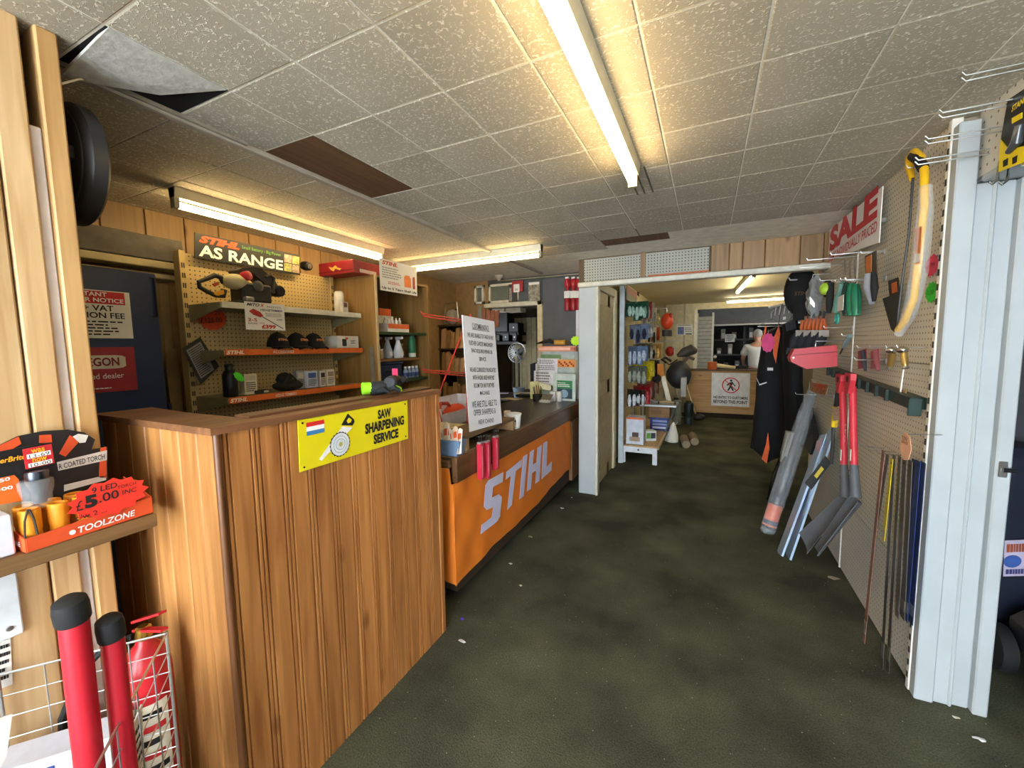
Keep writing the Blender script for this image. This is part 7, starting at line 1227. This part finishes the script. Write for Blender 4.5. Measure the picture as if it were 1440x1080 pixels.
for k, (a0, b0, a1, b1, col, lab) in enumerate(((943, 562, 958, 590, '#7a8478', 'grey-green plastic drum standing behind the strimmer'), (962, 566, 975, 592, '#1c2a2a', 'dark green canister standing beside the brush cutter'))):
    d = 7.6; a, b = dp(a0, b0, d), dp(a1, b1, d); c = V(((a.x+b.x)/2, (a.y+b.y)/2, 0)); r_ = abs(b.x-a.x)/2; h = a.z; t = thing('drum', lab, 'drum', c); m_ = MB(); m_.lathe(c, [(r_*.95, 0), (r_, .02), (r_, h*.3), (r_*.96, h*.32), (r_, h*.34), (r_, h*.95), (r_*.8, h)], (0, 0, 1), 18); m_.build('body', mat(col, .5), t, True); m_ = MB(); m_.lathe(c+V((0, 0, h)), [(r_*.5, 0), (r_*.5, .03), (r_*.4, .035)], (0, 0, 1), 14); m_.build('lid', DKM, t, True)
# boots / cardboard tubes on the floor
for k, (px_, py_, px2, py2, lab) in enumerate(((965, 630, 957, 605, 'brown cardboard tube lying on the floor by the bench, nearer one'), (977, 626, 971, 606, 'brown cardboard tube lying on the floor by the bench, further one'))):
    a, b = PZ(px_, py_-5, .06), PZ(px2, py2, .06); d = (b-a).normalized(); b = a+d*.42; t = thing('cardboard_tube', lab, 'tube', a-V((0, 0, .06)), 'cardboard tubes on the passage floor'); m_ = MB(); m_.tube([a, b], .058, 18); m_.build('tube', mat('#7a6a54', .8), t, True); m_ = MB(); m_.lathe(a-d*.002, [(.05, -.004), (.05, .004), (.02, .006)], -d, 16); m_.build('end_cap', mat('#8f8068', .8), t, True)
t = thing('paper_cone', 'crumpled white paper cone at the end of the white bench', 'paper', PZ(950, 622, .2)); m_ = MB(); b = V((-.46, 6.6, .0)); m_.lathe(b, [(.10, 0), (.09, .1), (.04, .24), (.01, .3)], (.1, 0, 1), 12); m_.build('cone', PAPER, t, True); m_ = MB(); m_.sheet(lambda a, c_: b+V((.04+.05*a, -.12+.1*c_, .24+.08*a)), 2, 2, (0, 0, .003)); m_.build('torn_edge', PAPER, t)
# poster on far wall
yq = 9.53; q = Q(PY(952, 456, yq), PY(974, 456, yq), PY(952, 471, yq)); t = thing('wall_poster', 'small white poster with blue picture on the far passage wall', 'poster', PY(963, 470, yq)); m_ = MB(); q.rect(m_, 0, 0, 1, 1, 0, .003); m_.build('sheet', PAPER, t); m_ = MB(); q.rect(m_, .05, .25, .45, .95, .004, .005); m_.build('blue_picture', mat('#5a6a9c', .5, var=.4, scale=20), t); m_ = MB(); q.lines(m_, .5, .3, .95, .8, 3, .004); m_.build('print_lines', mat('#77777a', .6), t); m_ = MB(); q.rect(m_, .55, .85, .95, .95, .004, .005); m_.build('dark_bar', INK, t); m_ = MB(); q.lines(m_, .05, .05, .95, .18, 1, .004); m_.build('print_lines', INK, t)
# roller shutter beyond
t = thing('roller_shutter', 'grey slatted shutter standing inside the workshop opening', 'shutter', PY(990, 520, 9.75)); ys_ = 9.75; a, b = PY(981, 443, ys_), PY(1000, 522, ys_); n = 13
m_ = MB(); m_.bbox((a.x-.02, ys_, 0), (a.x+.02, ys_+.05, a.z+.04), .004); m_.build('frame_post', mat('#b9b8b0', .4), t); m_ = MB(); m_.bbox((b.x-.01, ys_, 0), (b.x+.03, ys_+.05, a.z+.04), .004); m_.build('frame_post', mat('#b9b8b0', .4), t)
for k in range(24): z0 = .1+k*.082; m_ = MB(); m_.prism([(a.x+.02, ys_+.01, z0), (a.x+.02, ys_+.03, z0+.075), (a.x+.02, ys_+.045, z0+.075), (a.x+.02, ys_+.03, z0)], (b.x-a.x-.03, 0, 0)); m_.build('slat', mat('#9a9a94', .45), t)
# plywood counter with the no entry sign
t = thing('plywood_counter', 'plywood fronted counter closing off the end of the passage', 'counter', (.25, 9.1, 0)); m_ = MB(); m_.bbox((-.36, 9.06, .10), (.95, 9.085, .94), .003); m_.build('front_panel', wood('#a8824e', '#8f6b3a', 'x', .6), t); m_ = MB(); m_.bbox((-.40, 9.04, .94), (1.0, 9.45, .965), .004); m_.build('top', mat('#5a4a34', .6), t); m_ = MB(); m_.bbox((-.34, 9.045, .10), (.95, 9.06, .17), .003); m_.build('kick_board', wood('#b08c58', '#987342', 'x', .6), t); Bx((-.34, 9.1, 0), (.93, 9.4, .93)).build('carcass', mat('#2c2216', .9), t)
q = Q(PY(1001, 524, 9.055), PY(1055, 525, 9.055), PY(1000, 570, 9.055)); t = thing('no_entry_sign', 'white no entry to customers sign on the plywood counter', 'sign', q.p(.5, 1)); m_ = MB(); q.rect(m_, 0, 0, 1, 1, 0, .004); m_.build('board', mat('#d2d2d0', .5), t)
m_ = MB(); n = 32; c = q.p(.51, .37, .005); R1, R2 = .155, .135; vs = [c+q.U*(r_*math.cos(2*math.pi*i/n))-q.D*(r_*math.sin(2*math.pi*i/n)) for i in range(n) for r_ in (R1, R2)]; m_.add(vs, [(2*i, 2*((i+1) % n), 2*((i+1) % n)+1, 2*i+1) for i in range(n)]); m_.build('red_ring', REDINK, t)
u45 = (q.U+q.D).normalized(); v45 = (q.U-q.D).normalized(); m_ = MB(); m_.prism([c-u45*.14-v45*.008, c+u45*.14-v45*.008, c+u45*.14+v45*.008, c-u45*.14+v45*.008], q.n*.001); m_.build('red_bar', REDINK, t)
m_ = MB(); pts = [(0, -.065), (.03, -.07), (.06, -.02), (.085, .005), (.075, .02), (.045, -.01), (.03, -.03), (.02, .02), (.05, .08), (.055, .105), (.03, .105), (0, .045), (-.035, .11), (-.06, .10), (-.025, .03), (-.02, -.02), (-.05, .01), (-.075, .0), (-.04, -.045)]
m_.prism([c+q.U*a+q.D*b-q.n*.0005 for a, b in pts][::-1], q.n*.001); m_.build('walking_figure', INK, t); m_ = MB(); disc(m_, Q(c-q.U*.5, c+q.U*.5, c-q.U*.5+q.D), .505, -.095, .022, 0, .001, 14); m_.build('figure_head', INK, t)
q.text('NO ENTRY TO CUSTOMERS', .06, .70, .96, .78, INK, t, k=.005, bold=.03); q.text('BEYOND THIS POINT', .06, .82, .95, .92, INK, t, k=.005, bold=.03)
c = PY(1001, 522, 9.15); t = thing('orange_pot', 'orange pot with a white-topped spray cap on the plywood counter', 'pot', V((c.x, 9.15, .966))); m_ = MB(); m_.lathe((c.x, 9.15, .966), [(.08, 0), (.085, .01), (.085, .15), (.075, .155)], (0, 0, 1), 18); m_.build('pot', mat('#c8602c', .5), t, True); m_ = MB(); m_.tube([(c.x+.05, 9.15, 1.10), (c.x+.05, 9.15, 1.2)], .012, 8); m_.build('stem', DKM, t, True); m_ = MB(); m_.ell((c.x+.05, 9.15, 1.22), (.03, .03, .03), 12, 8); m_.build('white_knob', mat('#d8d8d4', .3), t, True)
t = thing('paper_roll', 'pale paper roll lying on the plywood counter', 'paper roll', PY(1020, 517, 9.2)); a, b = PY(1008, 514, 9.2), PY(1034, 521, 9.2); a.z = max(a.z, 1.02); b.z = 1.0; m_ = MB(); m_.tube([a, b], [.045, .03], 14); m_.build('roll', mat('#c9b890', .7), t, True); m_ = MB(); m_.lathe(a, [(.02, -.002), (.02, .004)], a-b, 12); m_.build('core', mat('#6a5a40', .8), t, True)
# workshop clutter
t = thing('workshop_shelf', 'dark workshop shelf with small parts behind the counter', 'shelving', (.5, 12.2, 0)); DB = mat('#2c2926', .8)
for z in (.8, 1.2, 1.6): Bx((.1, 12.0, z-.03), (1.6, 12.4, z)).build('shelf', DB, t)
for x in (.1, .85, 1.6): Bx((x-.02, 12.0, 0), (x+.02, 12.4, 1.9)).build('upright', DB, t)
rg = random.Random(9)
for k in range(14):
    x = .2+.085*k+(.12 if k >= 7 else 0); z = (.801, 1.201, 1.601)[k % 3]; h = rg.uniform(.12, .28); c = (x, 12.15, z); t = thing('parts_box', '%s small dusty parts box counted along the dark workshop shelves' % (ORD+('thirteenth', 'fourteenth', 'fifteenth', 'sixteenth'))[k], 'box', c, 'parts boxes on the workshop shelves')
    m_ = MB(); m_.bbox((x-.05, 12.05, z), (x+.05, 12.25, z+h), .004); m_.build('box', mat(rg.choice(('#6a6458', '#4a4640', '#7a7468', '#3c3a38', '#5c5040')), .7, var=.4, scale=20), t); m_ = MB(); m_.box((x-.035, 12.048, z+.03), (x+.035, 12.05, z+h*.6)); m_.build('label', mat('#9a948a', .7), t)
m_ = MB(); a = PY(1020, 470, 11.9); t = thing('wall_notice', 'small pale notice glimpsed on the workshop shelves', 'notice', a); m_.box((a.x, 11.97, a.z-.2), (a.x+.22, 11.98, a.z)); m_.build('sheet', mat('#a8a498', .7), t); m_ = MB(); Q(V((a.x, 11.965, a.z)), V((a.x+.22, 11.965, a.z)), V((a.x, 11.965, a.z-.2))).lines(m_, .1, .1, .9, .9, 5, .001); m_.build('print_lines', INK, t)
# person in the workshop, back turned
yp = 10.35; hx_ = PY(1068, 470, yp).x; 
def skin(name, vs, es, rad, mt, parent, sub=2):
    off = V(parent['_o']); me = bpy.data.meshes.new(name); me.from_pydata([V(v)-off for v in vs], es, []); o = bpy.data.objects.new(name, me); scene.collection.objects.link(o); o.parent = parent
    o.modifiers.new('skin', 'SKIN'); s = o.modifiers.new('sub', 'SUBSURF'); s.levels = s.render_levels = sub
    for i, r in enumerate(rad): me.skin_vertices[0].data[i].radius = r if isinstance(r, tuple) else (r, r)
    me.skin_vertices[0].data[0].use_root = True
    me.materials.append(mt); o.modifiers['skin'].use_smooth_shade = True; return o
P0 = V((hx_-.02, yp, 0)); t = thing('person', 'person in a pale grey t-shirt standing with back turned in the workshop', 'person', P0)
def B(x, y, z): return P0+V((x, y, z))
SK = mat('#a87a62', .6)
body_v = [B(0, 0, .93), B(0, .0, 1.10), B(0, .02, 1.28), B(0, .05, 1.42), B(.0, .08, 1.50), B(.0, .11, 1.56), B(.0, .14, 1.64), B(.0, .13, 1.70), B(-.19, .05, 1.40), B(-.27, .10, 1.15), B(-.24, .30, 1.02), B(-.22, .38, 1.0), B(.19, .05, 1.40), B(.27, .10, 1.15), B(.24, .30, 1.02), B(.22, .38, 1.0), B(-.1, 0, .88), B(-.1, .02, .48), B(-.1, 0, .08), B(-.1, .12, .04), B(.1, 0, .88), B(.1, .02, .48), B(.1, 0, .08), B(.1, .12, .04)]
body_e = [(0, 1), (1, 2), (2, 3), (3, 4), (4, 5), (5, 6), (6, 7), (3, 8), (8, 9), (9, 10), (10, 11), (3, 12), (12, 13), (13, 14), (14, 15), (0, 16), (16, 17), (17, 18), (18, 19), (0, 20), (20, 21), (21, 22), (22, 23)]
skin('body', body_v, body_e, [(.16, .11), (.155, .11), (.17, .115), (.15, .10), .06, .065, (.085, .10), (.075, .09), .06, .047, .035, .03, .06, .047, .035, .03, .09, .06, .045, .035, .09, .06, .045, .035], SK, t)
skin('t_shirt', [B(0, 0, .90), B(0, .0, 1.08), B(0, .02, 1.28), B(0, .05, 1.43), B(-.20, .05, 1.40), B(-.275, .09, 1.20), B(.20, .05, 1.40), B(.275, .09, 1.20)], [(0, 1), (1, 2), (2, 3), (3, 4), (4, 5), (3, 6), (6, 7)], [(.20, .15), (.195, .145), (.205, .15), (.165, .12), .088, .08, .088, .08], mat('#b4b3ae', .8, var=.06), t)
skin('trousers', [B(0, 0, .93), B(-.1, 0, .86), B(-.1, .02, .48), B(-.1, 0, .06), B(.1, 0, .86), B(.1, .02, .48), B(.1, 0, .06)], [(0, 1), (1, 2), (2, 3), (0, 4), (4, 5), (5, 6)], [(.18, .13), .12, .085, .07, .12, .085, .07], mat('#24262c', .8), t)
m_ = MB(); m_.ell(B(0, .115, 1.69), (.088, .10, .10), 16, 12); m_.build('hair', mat('#8a867e', .85, bump=.5, bscale=120), t, True)
for s_ in (-1, 1): m_ = MB(); m_.ell(B(.09*s_, .14, 1.635), (.014, .022, .034), 10, 8); m_.build('ear', SK, t, True)
# hands with fingers resting on the bench in front of the person
for s_ in (-1, 1):
    h0 = B(.22*s_, .40, .995); vs = [h0, h0+V((0, .06, -.01))]; es = [(0, 1)]; rd = [.028, (.036, .018)]
    for k in range(4):
        o_ = (-.027+.018*k); b = h0+V((o_, .075, -.012)); L = (.06, .072, .068, .052)[k if s_ > 0 else 3-k]; i = len(vs); vs += [b, b+V((0, L*.5, .004)), b+V((0, L, -.015))]; es += [(1, i), (i, i+1), (i+1, i+2)]; rd += [.010, .009, .007]
    i = len(vs); b = h0+V((-.03*s_, .03, -.01)); vs += [b, b+V((-.02*s_, .03, -.006)), b+V((-.022*s_, .055, -.012))]; es += [(0, i), (i, i+1), (i+1, i+2)]; rd += [.012, .010, .008]
    skin('hand', vs, es, rd, SK, t, 1)
t = thing('workbench', 'dark workbench in front of the person in the workshop', 'workbench', (1.2, 10.9, 0)); Bx((.2, 10.70, .90), (2.2, 10.85, .965)).build('top', mat('#2f2a24', .8), t)
for x in (.25, 2.1): Bx((x, 10.72, 0), (x+.06, 10.83, .9)).build('leg', mat('#2f2a24', .8), t)
# hanging clothes on the right
yc = 5.15
def garment(name, lab, outline, y, th, col, parts, seed):
    t = thing(name, lab, 'clothing', PY(outline[0][0], outline[0][1], y)); pts = [PY(a, b, y) for a, b in outline]; zt_ = max(p.z for p in pts); zb_ = min(p.z for p in pts); n = 26; m_ = MB(); rings = []
    for i in range(n+1):
        z = lerp(zt_-.002, zb_+.002, i/n); xs = []
        for j in range(len(pts)):
            a, b = pts[j], pts[(j+1) % len(pts)]
            if (a.z-z)*(b.z-z) <= 0 and abs(a.z-b.z) > 1e-6: xs.append(lerp(a.x, b.x, (z-a.z)/(b.z-a.z)))
        x0, x1 = min(xs), max(xs); rings.append((x0, x1, z))
    M_ = 20; vs = []
    for x0, x1, z in rings:
        for j in range(M_):
            a = 2*math.pi*j/M_; r = (x1-x0)/2; w = 1+.05*math.sin(5*a+z*9+seed)+.03*math.sin(9*a-z*13+seed); vs.append(V(((x0+x1)/2+r*math.cos(a)*min(1, w), y+th*math.sin(a)*w, z)))
    m_.add(vs, [(i*M_+j, i*M_+(j+1) % M_, i*M_+M_+(j+1) % M_, i*M_+M_+j) for i in range(n) for j in range(M_)]+[tuple(range(M_-1, -1, -1)), tuple(range(n*M_, n*M_+M_))]); m_.build('fabric', mat(col, .85, var=.2, scale=9, bump=.3, bscale=14), t, True)
    for nm, poly, c_, k in parts: m_ = MB(); m_.prism([PY(a, b, y-th*k) for a, b in poly], (0, -.008, 0)); m_.build(nm, mat(c_, .6), t)
    return t
OR_ = '#e8622a'
t = garment('dungarees', 'black work dungarees with orange straps and flashes hanging in the passage', [(1074, 462), (1094, 460), (1100, 500), (1104, 560), (1104, 640), (1078, 648), (1057, 630), (1060, 575), (1065, 520)], yc, .10, '#0f1014', (('orange_flash', ((1088, 475), (1095, 458), (1097, 470), (1093, 495), (1091, 511), (1087, 497)), OR_, 1.12), ('orange_strap', ((1074, 470), (1076, 458), (1078, 459), (1076, 472)), OR_, 1.1), ('orange_edge', ((1070, 480), (1073, 470), (1074, 471), (1071, 482)), OR_, 1.1), ('reflective_tab', ((1079, 517), (1087, 517), (1087, 521), (1079, 521)), '#e8e8ea', 1.12), ('leg_flash', ((1071, 645), (1077, 625), (1080, 608), (1082, 630), (1078, 652)), OR_, 1.1), ('pocket_piping', ((1064, 531), (1068, 540), (1078, 537), (1078, 538.5), (1068, 542), (1064, 533)), '#c9ccd0', 1.12)), 1)
m_ = MB(); h0 = PY(1084, 456, yc); m_.tube([h0+V((-.12, 0, -.02)), h0+V((0, 0, .06)), h0+V((.12, 0, -.02)), h0+V((-.12, 0, -.02))], .005, 6); m_.build('hanger', STEEL, t, True); m_ = MB(); m_.tube([h0+V((0, 0, .06)), h0+V((0, 0, .12)), h0+V((.02, 0, .15))], .003, 6); m_.build('hanger_hook', STEEL, t, True)
JK = garment('work_jacket', 'black work jacket hanging directly right of the dungarees', [(1100, 452), (1120, 448), (1128, 480), (1130, 560), (1126, 622), (1105, 625), (1102, 560)], 4.85, .13, '#0c0d10', (('reflective_dot', ((1101, 446), (1105, 445), (1105, 449), (1101, 450)), '#d8d8d8', 1.1), ('collar', ((1104, 455), (1118, 450), (1120, 462), (1106, 466)), '#1c1e24', 1.1)), 2)
TR = garment('work_trousers', 'dark navy work trousers hanging behind the dungarees', [(1066, 545), (1085, 540), (1084, 600), (1080, 632), (1055, 630), (1060, 590)], 5.62, .08, '#14151c', (('knee_patch', ((1060, 585), (1070, 583), (1069, 605), (1058, 606)), '#1d1f28', 1.1),), 3)
st = PY(1080, 482, yc-.15); t = thing('pink_price_splat', 'bright pink splat price card pinned on the black dungarees', 'price tag', st); star(st, (1, 0, 0), (0, 0, 1), .125, .21, 11, 1, 2, mat('#e0307a', .5), 'card', None, None, .003, .87, t); m_ = MB(); m_.tube([st+V((0, 0, .10)), st+V((.0, .03, .14))], .002, 5); m_.build('pin', STEEL, t)
for g_, px_, py_, y in ((JK, 1110, 448, 4.85), (TR, 1075, 540, 5.62)):
    a_ = PY(px_, py_, y); r_ = PY(1100, 427, 5.03); m_ = MB(); m_.tube([a_+V((0, 0, -.02)), V((a_.x+.03, a_.y-.05, a_.z+.06)), V((r_.x, r_.y, r_.z))], .004, 6); m_.build('hanger_hook', STEEL, g_, True)
t = thing('clothes_rail', 'short white clothes rail carrying the black workwear', 'rail', PY(1095, 430, 5.0)); a, b = PY(1083, 432, 5.2), PY(1120, 424, 4.9); m_ = MB(); m_.tube([a, b, V((1.69, b.y, b.z))], .012, 8); m_.build('bar', WHT, t, True); m_ = MB(); m_.lathe(a, [(.016, -.006), (.016, .01)], a-b, 12); m_.build('end_cap', WHT, t, True)
for k in range(5): p = lerp(a, b, .2+.18*k); m_ = MB(); m_.tube([p+V((0, 0, .015)), p+V((.01, 0, -.01)), p+V((.0, 0, -.10))], .004, 6); m_.build('hanger_hook', STEEL, t, True)
# things hung at the far end of the right wall
ye = 4.15; t = thing('black_hanging_cap', 'large black padded cap with faint orange logo hanging from a hook at the wall end', 'cap', PY(1125, 410, ye)); c = PY(1126, 410, ye); m_ = MB(); m_.ell(c, (.12, .10, .20), 18, 12); m_.build('crown', mat('#0e0e10', .85), t, True); m_ = MB(); m_.sheet(lambda a, b: c+V((-.06+.14*a, -.09-.03*math.sin(math.pi*a), -.10-.14*b)), 8, 5, (0, .006, 0)); m_.build('peak', mat('#0e0e10', .85), t, True); text('STIHL', c+V((-.06, -.102, -.04)), (1, 0, 0), (0, 0, 1), .10, .03, mat('#5a3420', .6), t, shear=.25)
m_ = MB(); z_ = PY(1126, 394, ye).z; m_.tube([(XR+.003, ye-.0, z_), (PY(1108, 394, ye).x, ye-.1, z_-.005), (PY(1106, 393, ye).x, ye-.1, z_+.015)], .006, 8); m_.build('hook', mat('#9a9a98', .4), t, True)
t = thing('silver_bag_pack', 'crinkled clear bag of silver fittings hanging beside the black cap', 'packaging', PY(1146, 415, 3.85)); c = PY(1146, 418, 3.85); m_ = MB(); m_.ell(c, (.055, .05, .16), 14, 12); rg = random.Random(3)
for i in range(len(m_.v)): m_.v[i] += V((rg.uniform(-.01, .01), rg.uniform(-.01, .01), rg.uniform(-.006, .006)))
m_.build('bag', mat('#aab0b4', .12, .3, alpha=.8, spec=.9), t); m_ = MB(); m_.tube([(XR+.003, 3.85, c.z+.17), (c.x-.02, 3.85, c.z+.17), (c.x-.02, 3.85, c.z+.14)], .004, 6); m_.build('hook', STEEL, t, True)
for k in range(6):
    px_ = 1130+5.4*k; y = 4.05-.06*k; p = PY(px_, 448, y); t = thing('secateurs', '%s of six orange-handled secateurs in the row at the wall end' % ORD[k], 'secateurs', p, 'orange-handled secateurs at the wall end')
    m_ = MB(); m_.tube([p+V((0, 0, .0)), p+V((-.01, 0, -.07)), p+V((-.004, 0, -.14))], [.008, .014, .008], 8); m_.tube([p+V((.006, 0, .0)), p+V((.022, 0, -.07)), p+V((.016, 0, -.14))], [.008, .012, .008], 8); m_.split('handle', mat('#c8622e', .4), t, True); m_ = MB(); m_.prism([p+V((-.004, -.003, 0)), p+V((.012, -.003, 0)), p+V((.016, -.003, .05)), p+V((.002, -.003, .06))], (0, .005, 0)); m_.build('blade', DKM, t); m_ = MB(); m_.prism([p+V((-.018, .008, .02)), p+V((.025, .008, .02)), p+V((.025, .008, -.16)), p+V((-.018, .008, -.16))], (0, .002, 0)); m_.build('card', mat('#8a5a44', .5), t)
for k in range(4):
    px_ = 1118+11*k; y = 3.95-.1*k; a = PY(px_+6, 468, y); b = PY(px_-3, 489, y); t = thing('work_glove_pack', '%s dark blue glove pair hanging under the secateurs' % ('leftmost', 'second', 'third', 'rightmost')[k], 'gloves', a, 'dark gloves under the secateurs'); m_ = MB(); m_.tube([a, lerp(a, b, .5), b], [.03, .045, .03], 10); m_.build('palm', mat('#2c3038', .8), t, True)
    for j in range(4): m_ = MB(); q_ = b+V((-.03+.02*j, 0, 0)); m_.tube([q_, q_+V((-.01+.004*j, 0, -.05-.008*(j in (1, 2))))], [.011, .007], 8); m_.build('finger', mat('#3a3f4a', .8), t, True)
    m_ = MB(); m_.bbox(a+V((-.03, -.035, -.03)), a+V((.03, -.03, .02)), .002); m_.build('header_card', mat('#9a9088', .5), t)
